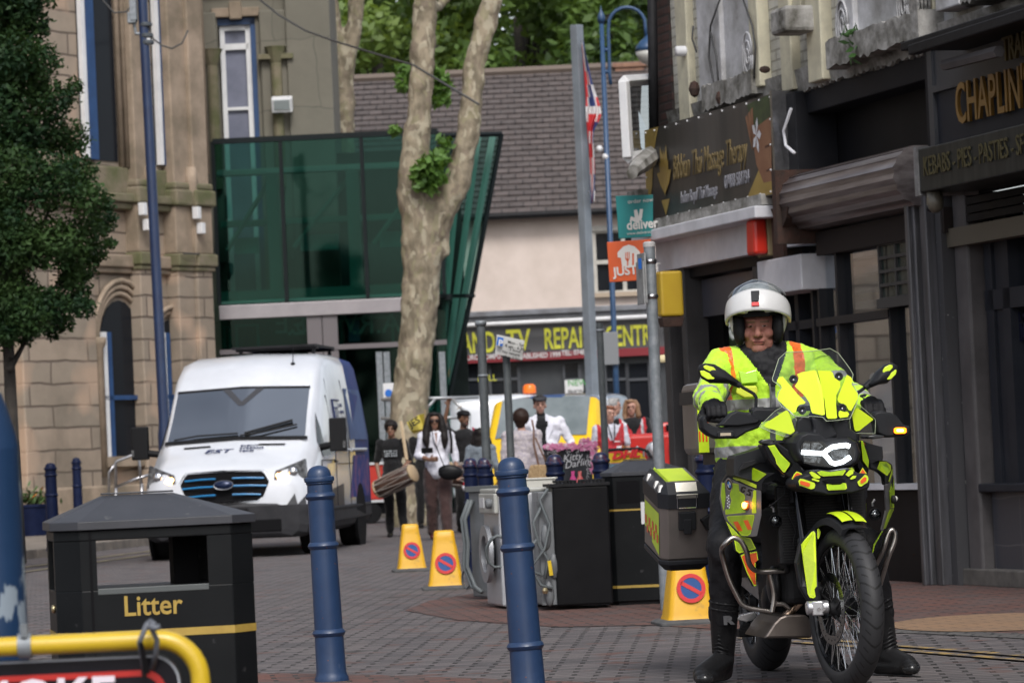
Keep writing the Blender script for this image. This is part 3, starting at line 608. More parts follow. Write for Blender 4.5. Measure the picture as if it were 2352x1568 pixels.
def massage():
    t=T[0]
    # sign board as its own hanging board
    a,b=rh(1481,300,.2),rh(1775,215,.2); c,d=rh(1778,447,.2),rh(1487,517,.2)
    bd=RB.empty('massage_signboard'); tag(bd,'dark banner signboard in gold script for a massage shop on the end building','sign')
    brown=mat('banner_brown',(.055,.048,.045),.35,c2=(.03,.028,.028),scale=2.2,stretch=(1.6,1,.05),lo=.4,hi=.6)
    q=MB(); q.prism([a,b,c,d],(0,.12,0)); q.build('board',brown,bd)
    gd=mat('banner_gold',(.36,.25,.07),.4,c2=(.28,.19,.05),scale=4)
    L=lambda u,v,o=.0:(a.lerp(b,u)).lerp(d.lerp(c,u),v)+V((0,-.004-o,0))
    q=MB(); q.add([L(0,0),L(.12,0),L(.07,.28),L(.055,.6),L(.005,.93),L(0,.93)],[(0,1,2,3,4,5)]); q.build('gold_corner',gd,bd)
    q=MB(); q.add([L(.93,.62),L(.965,.80),L(.99,.86),L(.99,.99),L(.80,.99)],[(0,1,2,3,4)]); q.build('gold_corner',gd,bd)
    # lotus emblem
    q=MB()
    for k in range(7):
        ang=(k-3)*.42; c_=L(.165,.62); l_=.30 if k%2 else .36
        tip=c_+V((math.sin(ang)*l_*.6,-.002*k,math.cos(ang)*l_)); sd_=V((math.cos(ang),0,-math.sin(ang)))*.055
        q.add([c_+V((0,-.002*k,-.1)),c_.lerp(tip,.55)+sd_,tip,c_.lerp(tip,.55)-sd_],[(0,1,2,3)])
    q.add([L(.13,.78),L(.2,.78),L(.165,.95)],[(0,1,2)]); q.build('lotus_emblem',gd,bd)
    xd=(b-a).normalized(); gl=mat('gold_script',(.19,.14,.06),.4)
    text('script_lettering','Bibbian Thai Massage Therapy',.30,gl,bd,L(.23,.60),(1,0,0),(0,0,1),.003,bold=.0,sx=.50,shear=.35)
    text('small_lettering','Indian Royal Thai Massage',.14,mat('print_grey',(.26,.26,.29),.5),bd,L(.29,.86),(1,0,0),(0,0,1),.003,bold=.002,sx=.62,shear=.2)
    text('small_lettering','07488 581734',.15,MATS['print_grey'],bd,L(.64,.82),(1,0,0),(0,0,1),.003,bold=.002,sx=.68)
    # plain generic portrait: face with flower
    sk=mat('print_skin',(.26,.13,.07),.5,c2=(.2,.09,.05),scale=3)
    q=MB(); q.add([L(u,v,.001) for u,v in ((.86,.30),(.99,.22),(.99,.86),(.93,.86),(.88,.66),(.865,.5))],[(0,1,2,3,4,5)]); q.build('printed_face',sk,bd)
    q=MB(); q.add([L(u,v,.0005) for u,v in ((.82,.04),(.99,.0),(.99,.26),(.9,.30),(.86,.42))],[(0,1,2,3,4)]); q.build('printed_hair',mat('print_leaf',(.03,.045,.02),.5,c2=(.06,.09,.03),scale=8),bd)
    q=MB(); 
    for k in range(3): q.add([L(.805+k*.02,.16-.03*k,.002),L(.82+k*.02,.14-.03*k,.002),L(.865+k*.004,.50,.002),L(.85,.5,.002)],[(0,1,2,3)])
    q.build('printed_fingers',sk,bd)
    q=MB()
    for k in range(5):
        a_=k*1.2566; c_=L(.885,.37,.003); q.add([c_,c_+V((.07*math.cos(a_-.4),0,.1*math.sin(a_-.4))),c_+V((.11*math.cos(a_),0,.15*math.sin(a_))),c_+V((.07*math.cos(a_+.4),0,.1*math.sin(a_+.4)))],[(0,1,2,3)])
    q.build('printed_flower',offw,bd)
    q=MB(); q.add([L(.945,.50,.003),L(.975,.49,.003),L(.975,.515,.003),L(.945,.52,.003)],[(0,1,2,3)]); q.add([L(.95,.74,.003),L(.98,.73,.003),L(.98,.75,.003),L(.955,.76,.003)],[(0,1,2,3)]); q.build('printed_features',mat('print_dark',(.08,.03,.02),.5),bd)
    q=MB()
    R=random.Random(2)
    for u in [i/11 for i in range(12)]:
        for v in (.03,.965): q.ell(L(min(.985,max(.015,u)),v,.006),.009,6)
    for v in (.25,.5,.75):
        for u in (.012,.988): q.ell(L(u,v,.006),.009,6)
    q.build('screw_caps',white,bd)
    q=MB(); q.bx(b.x-.02,b.x+.02,-.22,-.05,c.z,b.z+.02); q.build('edge_trim',steel,bd)
    # ledge, fascia, boxes
    z=lambda x,y,o=.1:rh(x,y,o).z
    xa,xb=rh(1500,560,.1).x,rh(1790,520,.1).x
    q=MB(); q.bx(xa,xb,-.30,.1,z(1600,530,.3),z(1600,503,.3)); q.build('ledge',offw,t,bevel=.01)
    q=MB(); q.bx(xa-.1,xb,-.24,.1,z(1600,510,.24)+.02,z(1600,497,.24)+.06); q.build('rotten_ledge_top',grime,t)
    xc=rh(1848,560,.1).x
    q=MB(); q.bx(xa+.05,xc,-.1,.1,z(1600,608),z(1600,535)); q.build('fascia',offw,t,bevel=.005)
    q=MB(); q.bx(rh(1745,640,.12).x,xc,-.14,.15,z(1800,672,.14),z(1800,590,.14)); q.build('shutter_box',offw,t,bevel=.01)
    q=MB(); q.bx(rh(1775,520,.12).x,rh(1800,520,.12).x,-.13,-.1,z(1790,600),z(1790,490)); q.prism([rh(1770,480,.32),rh(1810,470,.32),rh(1806,500,.32),rh(1790,540,.32)],(0,.2,0)); q.build('rust_streak',rust,t)
    # door recess
    p0=rh(1560,1000,0).x; p1=rh(1597,1000,0).x; p2=rh(1745,1000,0).x; p3=rh(1862,1000,0).x
    q=MB(); q.bx(p0-.15,p0,-.05,.3,0,2.6); q.bx(p1-.06,p1+.06,-.06,.15,0,2.6); q.bx(p2,p2+.12,.0,.2,0,2.5); q.build('door_post',mat('door_post_grey',(.05,.048,.05),.6,c2=(.035,.034,.036),scale=5),t,bevel=.01)
    q=MB(); q.bx(p1,p2,.5,.55,0,2.6); q.bx(p2,p3,.3,.35,0,2.6); q.bx(p0,p1,.3,.35,0,2.6); q.bx(p0,p3,0,.5,2.5,2.6); q.build('recess_back',shopblk,t)
    q=MB(); q.bx(p1+.05,p2,.1,.15,rh(1670,720,-.1).z,rh(1670,632,-.1).z); q.build('transom_panel',mat('grey_transom',(.07,.07,.085),.4),t)
    q=MB()
    for xx in (p2+.45,p2+.7,p3-.06): q.bx(xx-.03,xx+.05,.1,.2,0,2.5)
    q.bx(p2+.12,p3,.1,.15,1.95,2.02); q.build('door_frame',shopgr,t)
    q=MB(); q.bx(p0,p3,.0,.5,0,.05); q.build('threshold',grime,t)
massage()
al=root('alarm_box',RB.M@rh(1738,545,.2),RB.a,'red burglar alarm box on the white fascia above the rider','alarm box')
q=MB(); q.box((0,0,0),(.20,.12,.28),taper=.92); q.build('cover',mat('alarm_red',(.55,.025,.012),.35),al,bevel=.025)
q=MB(); q.box((-.03,.08,0),(.26,.05,.31)); q.build('backplate',mat('alarm_grey',(.2,.15,.08),.6),al,bevel=.01)
ysg=root('box_sign',RB.M@rh(1538,675,.35),RB.a,'yellow projecting box sign beside the orange house-shaped food sign','sign')
q=MB(); q.box((0,0,0),(.14,.20,.38)); q.build('case',mat('sign_yellow',(.42,.27,.02),.45,c2=(.45,.30,.02),scale=5),ysg,bevel=.02)
q=MB(); q.box((0,.0,-.235),(.11,.16,.08),taper=1.2); q.build('underside',rust,ysg)
# open casement window on the corner
ow=RB.empty('casement_window_open'); tag(ow,'white framed casement window standing open at the corner of the end building','window')
A=rh(1515,180,.06); 
q=MB(); p=[P(1433,187,30.2),P(1514,181,31.6),P(1514,352,31.6),P(1443,363,30.2)]; p=[RB.I@v for v in p]
for a_,b_ in zip(p,p[1:]+p[:1]): q.tube([a_,b_],.055,4)
q.build('frame',white,ow,bevel=.01)
q=MB(); q.add(p,[(0,1,2,3)]); q.build('pane',glass('window_glass',(.45,.5,.5),.12,.02),ow)
# corner gutter scrap
q=MB(); q.tube([rh(1505,352,.1),rh(1470,380,.5),rh(1452,398,.7)],[.09,.08,.05],8); q.bx(rh(1480,420,.2).x-.2,rh(1480,420,.2).x+.1,-.3,.1,3.0,3.3); q.build('broken_gutter',grime,T[0])
def shutter_shop():
    t=T[1]
    q=MB(); q.bx(X1,X2,.25,.3,2.75,3.8); q.build('recessed_boarding',shopblk,t)
    q=MB(); q.bx(X1+.0,X1+.5,-.1,.25,2.85,3.78); q.bx(X2-.08,X2,-.06,.25,2.8,3.79); q.bx(X1+.5,X2-.08,-.0,.25,3.6,3.785); q.build('boarding_frame',mat('slate_board',(.010,.011,.014),.6,c2=(.015,.015,.018),scale=3),t,bevel=.01)
    q=MB(); q.tube([rh(1817,250,.15),rh(1800,300,.15),rh(1805,335,.15),rh(1825,352,.15)],.014,6); q.build('loose_cable',offw,t,smooth=True)
    # shutter drum casing with rolled slats
    xs,xe=rh(1800,470,.3).x,rh(2062,410,.3).x
    zc=rh(1930,435,.3).z; q=MB(); n=9
    prof=[]
    for i in range(n):
        a_=math.radians(100-i*30); prof.append((-.12-.20*math.cos(math.radians(90)-a_+0) if 0 else -.12-.22*max(0,math.sin(math.radians(15+i*21))), zc+.22*math.cos(math.radians(10+i*21))))
    pr2=[]
    for (y,z),(y2,z2) in zip(prof[:-1],prof[1:]):
        pr2+= [(y,z),(y*.985,z-.006),((y+y2)/2+.012,(z+z2)/2)]
    pr2.append(prof[-1]); pr2+= [(.2,prof[-1][1]),(.2,prof[0][1])]
    q.loft([[V((x,y,z)) for y,z in pr2] for x in (xs,xe)]); q.build('shutter_roll',mat('shutter_metal',(.26,.235,.235),.35,.6,c2=(.12,.10,.10),scale=6,stretch=(.2,1,3)),t,smooth=True,autos=25)
    q=MB(); q.bx(xs-.08,xs,-.36,.2,zc-.32,zc+.25); q.build('rusty_end_plate',rust,t)
    q=MB(); q.bx(xs,xe+.2,-.05,.1,zc-.42,zc-.24); q.build('lintel_board',mat('brown_board',(.025,.02,.019),.7),t)
    xw0,xw1=rh(1875,700,0).x,rh(2150,700,0).x
    q=MB(); q.bx(xs,xw1,.02,.2,rh(2000,553,0).z,zc-.38); q.build('fascia_lower',mat('blueblack',(.014,.015,.021),.5),t)
    zb=rh(2100,1110,0).z; zt=rh(2000,553,0).z
    q=MB(); q.bx(rh(1862,1300,0).x,xw1,0,.2,0,zb-.04); q.build('stall_riser',shopblk,t,bevel=.01)
    q=MB(); q.bx(xw0,xw1,-.08,.2,zb-.04,zb); q.build('window_sill',offw,t)
    q=MB(); q.bx(xw0,xw1,.06,.07,zb,zt); win=q.build('display_window',shopglass,t)
    q=MB(); 
    for px in (1870,1885,1928,2046,2146): x=rh(px,800,0).x; q.bx(x-.02,x+.02,-.0,.14,zb,zt)
    zz=rh(1960,730,0).z; q.bx(xw0,rh(2046,800).x,-.01,.13,zz-.03,zz+.03); q.build('frame',mat('bronze_frame',(.03,.03,.034),.45,.3),win)
    q=MB()
    for k in range(6):
        z=zz+.1+k*.13; q.box(((xw0+rh(2046,800).x)/2,.2,z),(rh(2046,800).x-xw0-.1,.12,.02),R=Matrix.Rotation(.6,3,'X'))
    q.build('louvre',mat('louvre',(.09,.09,.10),.4),win)
    q=MB(); x0,x1=rh(2024,620,0).x,rh(2140,600,0).x; z0,z1=rh(2080,680,0).z,rh(2080,552,0).z
    q.bx(x0,x1,.0,.05,z0,z1); g_=q.build('transom_light',mat('mottled_glass',(.018,.028,.025),.2,c2=(.06,.068,.06),scale=5),win)
    q=MB()
    for k in range(4): q.bx(x0+(x1-x0)*k/3-.012,x0+(x1-x0)*k/3+.012,-.02,.0,z0,z1)
    for k in range(5): q.bx(x0,x1,-.021,-.001,z0+(z1-z0)*k/4-.012,z0+(z1-z0)*k/4+.012)
    q.bx(x0,x1,-.05,.0,z0-.07,z0); q.build('lead_grid',mat('dull_lead',(.045,.045,.045),.6),win)
    # inside: brown panel, white appliance panel, blue crate, tape ribbons, tube light
    q=MB(); q.bx(xw0-.3,xw1+.3,1.6,1.7,0,zt); q.bx(xw0-.3,xw1+.3,.3,1.6,0,zb-.2); q.bx(xw0-.35,xw0-.3,.1,1.6,0,zt); q.build('shop_interior',mat('interior_brown',(.10,.05,.035),.7,c2=(.07,.035,.025),scale=2),t)
    w0,w1=rh(2040,1000,-.3).x,rh(2140,1000,-.3).x
    q=MB(); q.bx(w0,w1,.16,.5,zb-.1,rh(2090,850,-.3).z); q.build('white_panel_inside',mat('appliance_white',(.62,.64,.70),.4),t,bevel=.03)
    q=MB(); q.bx(rh(1990,900,-.3).x,rh(2035,900,-.3).x,.3,.5,rh(2000,935,-.3).z,rh(2000,880,-.3).z); q.build('blue_carton_inside',mat('carton_blue',(.01,.14,.32),.5),t)
    q=MB(); q.bx(rh(1935,800,-.3).x,rh(1945,800,-.3).x,.3,.34,rh(1940,860,-.3).z,rh(1940,768,-.3).z); q.build('white_strip_inside',white,t)
    tape=mat('red_white_tape',(.5,.02,.06),.5,c2=(.6,.5,.5),scale=6,stretch=(1,1,6),lo=.5,hi=.52)
    for (x0_,y0_,x1_,y1_) in ((2080,668,2048,845),(2113,668,2145,840),(1900,700,1893,770)):
        q=MB(); q.tube([rh(x0_,y0_,-.12),rh(x1_,y1_,-.12)],.022,4); q.build('barrier_tape',tape,t)
    q=MB(); q.tube([rh(1990,672,-.9),rh(2146,664,-.9)],.03,6); q.build('tube_light',mat('dim_tube',(.6,.8,.75),.5,emit=(.7,1,.9),es=.8),t)
shutter_shop()
def kebab():
    t=T[2]
    a=rh(2150,900,0).x
    # aluminium shutter guide and rendered column
    q=MB(); q.bx(a-.02,a+.12,-.16,.1,0,2.95); q.bx(a+.15,a+.26,-.13,.1,.0,2.95); q.bx(a+.02,a+.08,-.19,-.15,0,2.9); q.build('shutter_guide',alu,t,bevel=.01)
    q=MB(); q.bx(a+.27,a+.37,-.06,.1,0,2.8); q.build('sticker_strip',mat('torn_stickers',(.05,.05,.055),.6,c2=(.35,.35,.34),scale=9,stretch=(6,1,1.2),lo=.68,hi=.70),t)
    q=MB(); q.bx(a+.39,a+.62,.02,.3,0,2.75); q.build('rendered_column',mauve,t,bevel=.02)
    # recessed window with dark frames
    q=MB(); x0=a+.66; q.bx(x0,X3,1.6,1.7,0,3); q.bx(x0,X3,.3,1.6,0,.05); q.bx(x0,X3,.3,1.6,2.9,3); q.build('shop_interior',mat('tiled_interior',(.16,.155,.15),.5,c2=(.1,.09,.09),scale=2),t)
    zb=rh(2300,1130,0).z
    q=MB(); q.bx(x0+.0,X3,.1,.4,.12,zb); q.build('tiled_stall_riser',brick('dark_tiles',(.04,.043,.055),(.045,.048,.06),(.09,.09,.1),.45,.33,.006,off=0,dirt=(.06,.06,.07),dirtamt=.3,bump=.1,rough=.4),t)
    q=MB(); q.bx(x0-.05,X3,.02,.4,zb,zb+.06); q.build('sill',shopgr,t,bevel=.01)
    q=MB(); q.bx(a+.3,X3,-.02,.3,0,.12); q.build('step',mat('dirty_step',(.13,.12,.11),.8,c2=(.07,.065,.06),scale=6),t,bevel=.01)
    q=MB(); q.bx(x0,X3,.2,.21,zb+.06,2.7); wi=q.build('shop_window',shopglass,t)
    q=MB(); 
    for xx in (x0+.08,x0+.36,x0+1.35,X3-.1): q.bx(xx-.06,xx+.06,.12,.26,zb+.06,2.7)
    zt=rh(2300,692,-.1).z; q.bx(x0,X3,.12,.26,zt-.05,zt+.09); q.bx(x0+.15,x0+.30,.14,.25,zb,2.7); q.build('frame',shopgr,wi)
    q=MB(); zk=rh(2260,535,0).z; q.bx(a+.3,X3,-.02,.1,zk-.06,zk+.07); q.build('shutter_rail',mat('dull_brass',(.09,.08,.06),.5),t)
    q=MB()
    for k in range(7): z=zk+.10+k*.06; q.bx(a+.3,X3,.03,.05,z,z+.05)
    q.build('shutter_slats',shopblk,t)
    tm=mat('decal_navy',(.01,.012,.03),.5)
    text('window_lettering','NAANS - WRAPS',.17,tm,t,rh(2282,745,-.18),(1,0,0),(0,0,1),.002,bold=.004,sx=.8)
    text('window_lettering','SF CHICKEN',.17,tm,t,rh(2296,788,-.18),(1,0,0),(0,0,1),.002,bold=.004,sx=.8)
    q=MB(); q.prism([rh(x,y,-.6) for x,y in ((2300,745),(2310,745),(2328,895),(2318,900))],(0,.02,0)); q.prism([rh(x,y,-.6) for x,y in ((2318,670),(2328,670),(2352,800),(2344,800))],(0,.02,0)); q.build('white_blade_poster',offw,t)
    q=MB(); q.bx(rh(2306,870,-.4).x,rh(2322,870,-.4).x,.4,.42,rh(2310,880,-.4).z,rh(2310,835,-.4).z); q.build('red_poster',red,t)
    q=MB(); q.bx(rh(2337,850,-.4).x,rh(2350,850,-.4).x,.4,.42,rh(2340,860,-.4).z,rh(2340,815,-.4).z); q.build('green_poster',mat('poster_green',(.15,.45,.03),.5),t)
    # fascias
    q=MB(); z0,z1=3.1,3.47; q.bx(X2+.02,X3,-.05,.1,z0-.35,z1+.0); q.build('name_fascia',shopgr,t)
    q=MB(); q.bx(X2+.1,X3,-.08,-.05,z1,z1+.05); q.bx(X2+.02,X2+.1,-.08,-.05,z0-.3,3.78); q.bx(X2+.02,X3,-.06,.1,z1+.05,3.785); q.build('fascia_frame',mat('fascia_trim',(.035,.038,.045),.5),t)
    o=text('name_lettering',"CHAPLIN'S DELI",.40,mat('amber_letters',(.30,.16,.035),.4,c2=(.24,.13,.03),scale=8),t,rh(2199,285,.09),(1,0,0),(0,0,1),.012,bold=.004,sx=.66)
    text('name_lettering',"TRADITIONAL",.24,mat('dim_gold',(.10,.075,.02),.5),t,rh(2305,140,.10),(1,0,0),(0,0,1),.01,bold=.006,sx=.7)
    # projecting sign box
    o_=.42; a_,b_=rh(2108,343,o_),rh(2352,292,o_); c_=rh(2117,442,o_)
    q=MB(); q.bx(a_.x,X3,-o_,.0,c_.z,a_.z); q.build('sign_box',mat('sign_black',(.012,.014,.014),.4,c2=(.03,.032,.03),scale=12,stretch=(1,1,.1)),t,bevel=.01)
    q=MB(); q.bx(a_.x-.06,a_.x+.0,-o_-.01,.02,c_.z-.02,a_.z+.02); q.build('sign_box_end',mat('end_grey',(.25,.25,.26),.5,c2=(.12,.12,.12),scale=8),t)
    text('sign_lettering','KEBABS - PIES - PASTIES - SF CHICKEN',.19,mat('olive_gold',(.05,.043,.014),.5),t,rh(2121,405,o_+.01),(1,0,0),(0,0,1),.003,bold=.0,sx=.72)
    # sloping canopy slab
    q=MB(); q.bx(rh(2085,150,.5).x,X3,-.55,.0,3.70,3.76); q.bx(rh(2085,150,.5).x+.2,X3,-.58,-.5,3.65,3.72); q.build('canopy',blackm,t,bevel=.01)
    q=MB(); q.tube([rh(2170,150,.45),rh(2295,118,.45)],.04,6); q.build('strip_light_case',mauve,t)
kebab()
cc=root('cctv_camera',RB.M@rh(2148,467,.35),RB.a,'small dark dome camera under the end of the kebab sign box','camera')
q=MB(); q.lathe([(.055,.08),(.06,.0),(.05,-.04),(.02,-.065)],12); q.build('housing',mat('camera_grey',(.10,.09,.07),.4),cc,smooth=True)
q=MB(); q.ell((-.02,-.03,-.03),(.03,.03,.03),8); q.build('lens',winblk,cc,smooth=True)
q=MB(); q.tube([(0,0,.06),(0,.05,.12)],.02,6); q.build('bracket',blackm,cc)
# delivery signs hung from the end of the terrace
def hangsign(name,px,Y,cols,label,pts):
    c=P(px,pts[0],Y); return c
sgY=30.5
def flat_sign(name,label,corners,m_):
    p=[P(x,y,sgY) for x,y in corners]; e=root(name,p[3],0,label,'sign')
    q=[v-p[3] for v in p]; mb=MB(); mb.prism(q,(0,.04,0)); mb.build('panel',m_,e,bevel=.004)
    return e,p,lambda x,y,o=.004:P(x,y,sgY)-p[3]+V((0,-o,0))
teal=mat('teal_sign',(.0,.19,.19),.5,c2=(.0,.16,.165),scale=2); ow_=mat('sign_white',(.62,.6,.57),.5)
e,p,L=flat_sign('courier_sign','teal delivery sign hanging above the orange sign at the end building',((1414,450),(1500,447),(1500,543),(1421,548)),teal)
text('lettering','deliveroo',.115,ow_,e,L(1440,528),(1,.0,.045),(-.045,0,1),.003,bold=.003,sx=.85); text('lettering','order now',.05,ow_,e,L(1442,468),(1,0,.045),(-.045,0,1),.003); text('lettering','www.deliveroo.co.uk',.035,ow_,e,L(1440,540),(1,0,.045),(-.045,0,1),.003)
mb=MB(); mb.add([L(x,y) for x,y in ((1447,505),(1449,497),(1458,500),(1456,483),(1463,481),(1467,496),(1470,480),(1477,481),(1474,502),(1464,513))],[tuple(range(10))]); mb.build('emblem',ow_,e)
e,p,L=flat_sign('takeaway_sign','orange house-logo sign reading JUST EAT beside the grey pole',((1394,556),(1495,549),(1498,642),(1400,648)),mat('sign_orange',(.62,.09,.012),.5,c2=(.54,.08,.012),scale=2))
text('lettering','JUST EAT',.105,ow_,e,L(1410,634),(1,0,.06),(-.06,0,1),.003,bold=.003,sx=.95)
mb=MB(); mb.add([L(x,y) for x,y in ((1419,591),(1418,580),(1432,566),(1444,562),(1458,566),(1470,579),(1470,590),(1463,590),(1463,612),(1429,612),(1426,592))],[tuple(range(11))]); mb.build('house_emblem',ow_,e)
mb=MB(); om=MATS['sign_orange']
for a,b,c,d in ((1436,580,1438,596),(1440,579,1442,596),(1444,579,1446,596),(1438,594,1444,599),(1440,598,1443,612),(1452,582,1456,612)): mb.add([L(a,d,.006),L(c,d,.006),L(c,b,.006),L(a,b,.006)],[(0,1,2,3)])
mb.build('fork_cutout',om,e)
R90=Matrix.Rotation(math.pi/2,3,'X')
def disc(mb,c,r0,r1,n=24,m=0,X=V((1,0,0)),Z=V((0,0,1)),th=.003):
    """flat ring facing -Y by default"""
    c=V(c); N=X.cross(Z).normalized()
    ro=[c+X*r1*math.cos(2*math.pi*i/n)+Z*r1*math.sin(2*math.pi*i/n) for i in range(n)]
    if r0<=0: mb.prism(ro,N*th,m); return
    ri=[c+X*r0*math.cos(2*math.pi*i/n)+Z*r0*math.sin(2*math.pi*i/n) for i in range(n)]
    v=ro+ri+[p+N*th for p in ro+ri]; f=[]
    for i in range(n):
        k=(i+1)%n; f+=[(i,k,n+k,n+i),(2*n+i,2*n+k,3*n+k,3*n+i),(i,k,2*n+k,2*n+i),(n+i,n+k,3*n+k,3*n+i)]
    mb.add(v,f,m)
# ---------------- bollards ----------------
def bollard(loc,label,m_,rot=(0,0,0),grp='blue cast bollards along the kerb',cap_m=None):
    t=root('bollard',loc,0,label,'bollard',grp); t.rotation_euler=rot
    q=MB(); q.lathe([(.084,0),(.084,.018),(.078,.03),(.073,.05),(.0705,.22),(.076,.226),(.0815,.238),(.076,.250),(.0695,.256),(.0675,.45),(.0655,.645),(.071,.65),(.0765,.662),(.071,.674),(.0645,.68),(.063,.885),(.069,.89),(.0745,.902),(.069,.914),(.0625,.92),(.061,.958),(.064,.960),(.068,.966),(.0645,.972)],32)
    q.build('shaft',m_,t,smooth=True,autos=40)
    q=MB(); q.lathe([(.062,.970),(.0725,.974),(.0745,.985),(.0715,.994),(.060,.998),(.0585,1.008),(.054,1.024),(.044,1.038),(.029,1.047),(.012,1.051),(.002,1.052)],32)
    q.build('cap',cap_m or m_,t,smooth=True,autos=50)
    return t
def gl(px,Y,z=0): p=P(px,1300,Y); return V((p.x,p.y,z))
def glx(px,py,Y,z=0): p=P(px,py,Y); return V((p.x,p.y,z))
worn=mat('worn_navy_cap',(.012,.02,.06),.3,c2=(.10,.025,.02),scale=14,lo=.5,hi=.62)
bollard(glx(762,1555,17.4),'slimmer blue bollard standing between the lettered litter bin and the road cones',bluep,(0,math.radians(-1.1),0))
b2=bollard(glx(1216,1590,15.4),'big leaning blue bollard in front of the dumped kitchen appliances',bluep,(math.radians(-.5),math.radians(-2.0),0))
for px,Y,l in ((1097,31,'navy bollard touching the tall banded grey post, on its far side'),(1130,29,'navy bollard with a red worn dome beside the grey pole and dark haired woman'),(1291,26.8,'navy bollard behind the black cooker in front of the chalkboard'),(1397,28,'navy bollard in front of the yellow banner by the far bin'),(1640,22,'dark blue bollard hidden between the pannier and the motorcycle')):
    bollard(glx(px,1390,Y),l,bluedk,(0,math.radians(-.4),0),cap_m=worn)
bollard(glx(121,1200,45,.12),'thick navy bollard next to the flower tub in front of the stone building',bluedk).scale=(1.15,1.15,1.05)
bollard(glx(181,1200,56,.12),'slender navy bollard between the thick one and the steel handrail',bluedk).scale=(1.1,1.1,1.15)
# ---------------- foreground post ----------------
bp_=mat('chipped_blue_paint',(.008,.03,.08),.4,c2=(.011,.037,.095),scale=4,coat=.1)
nt=bp_.node_tree; b_=nt.nodes['Principled BSDF']; lk=b_.inputs['Base Color'].links[0].from_socket
tc=nt.nodes.new('ShaderNodeTexCoord'); mp=nt.nodes.new('ShaderNodeMapping'); mp.inputs['Scale'].default_value=(1,1,.42); mp.inputs['Location'].default_value=(.3,.1,.6); nz=nt.nodes.new('ShaderNodeTexNoise'); nz.inputs['Scale'].default_value=13; nz.inputs['Detail'].default_value=4
rp=nt.nodes.new('ShaderNodeValToRGB'); rp.color_ramp.elements[0].position=.57; rp.color_ramp.elements[1].position=.585; mx=nt.nodes.new('ShaderNodeMix'); mx.data_type='RGBA'; mx.inputs['B'].default_value=(.24,.29,.34,1)
nt.links.new(tc.outputs['Object'],mp.inputs[0]); nt.links.new(mp.outputs[0],nz.inputs['Vector']); nt.links.new(nz.outputs[0],rp.inputs[0]); nt.links.new(rp.outputs[0],mx.inputs['Factor']); nt.links.new(lk,mx.inputs['A']); nt.links.new(mx.outputs['Result'],b_.inputs['Base Color'])
gp=root('guard_post',glx(-8,1500,7.4),0,'thick blue post with chipped paint holding the end of the yellow tube frame','post'); gp.rotation_euler=(0,math.radians(-.6),0)
q=MB(); q.lathe([(.075,0),(.075,1.12)],24); q.build('shaft',bp_,gp,smooth=True,autos=40)
q=MB(); q.lathe([(.075,1.12),(.070,1.15),(.055,1.205),(.045,1.235),(.02,1.25),(.001,1.252)],24); q.build('cap',bp_,gp,smooth=True,autos=30)
# ---------------- yellow framed sign ----------------
yf=root('pavement_sign',V((P(250,1500,7.2).x,7.2,0)),0,'black pavement sign with a red outline tied inside a bent yellow tube frame','sign')
T_=lambda x,y,o=0:P(x,y,7.2+o)-yf.location
def arc(c,r,a0,a1,n): return [c+V((r*math.cos(a0+(a1-a0)*i/n),0,r*math.sin(a0+(a1-a0)*i/n))) for i in range(n+1)]
q=MB(); a=T_(60,1482);b=T_(362,1468); cc_=T_(362,1468)+V((0,0,-.083)); pts=[a-V((.25,0,.0)),a,b]+arc(cc_,.083,math.radians(80),0,8)[0:]
pts=[a-V((.25,0,0)),a,b]+[cc_+V((.083*math.sin(t*math.pi/16),0,.083*math.cos(t*math.pi/16))) for t in range(1,9)]+[V((cc_.x+.09,0,.05)),V((cc_.x+.09,0,.0))]
q.tube(pts,.0195,16); fr_=q.build('frame_tube',mat('safety_yellow',(.62,.42,.02),.35,c2=(.56,.38,.02),scale=12,coat=.2),yf,smooth=True,autos=60)
q=MB(); q.tube([a+V((-.015,0,0)),a+V((.012,0,0))],.026,14); q.tube([a+V((0,-.02,.018)),a+V((0,-.02,.045))],.008,6); q.build('clamp_collar',galv,yf,smooth=True,autos=40)
def rrect(x0,x1,z0,z1,r,y,n=6):
    o=[]
    for cx,cz,a0 in ((x1-r,z0+r,-math.pi/2),(x1-r,z1-r,0),(x0+r,z1-r,math.pi/2),(x0+r,z0+r,math.pi)):
        for i in range(n+1): t=a0+math.pi/2*i/n; o.append(V((cx+r*math.cos(t),y,cz+r*math.sin(t))))
    return o
x1=T_(412,1540).x; z1=T_(250,1508).z; x0=x1-.62
q=MB(); q.prism(rrect(x0,x1,.25,z1,.055,.02),(0,.012,0)); q.build('panel',mat('sign_panel_black',(.008,.007,.011),.3,coat=.3),yf)
def outline(z_in,w_,y,m_,nm):
    o1=rrect(x0+z_in,x1-z_in,.25+z_in,z1-z_in,.055-z_in*.4,y); o2=rrect(x0+z_in+w_,x1-z_in-w_,.25+z_in+w_,z1-z_in-w_,.055-z_in*.4-w_*.5,y); n=len(o1)
    q=MB(); q.add(o1+o2,[(i,(i+1)%n,n+(i+1)%n,n+i) for i in range(n)]); q.build(nm,m_,yf)
outline(.0015,.0035,.0185,mat('edge_white',(.42,.45,.5),.4),'edge_line'); outline(.030,.012,.018,red,'red_outline')
text('sign_lettering','SMOKE',.105,mat('sign_pinkwhite',(.75,.68,.75),.4),yf,V((x0+.145,.016,z1-.112)),(1,0,0),(0,0,1),.001,bold=.002,sx=1.02)
tie=root('cord_tie',V((P(340,1450,7.16).x,7.16,P(340,1450,7.16).z)),0,'grey cord knotted round the yellow tube frame','cord')
K=lambda x,y,o=0:P(x,y,7.16+o)-tie.location
cg=mat('cord_grey',(.11,.12,.14),.7,c2=(.16,.17,.19),scale=60,bump=.2)
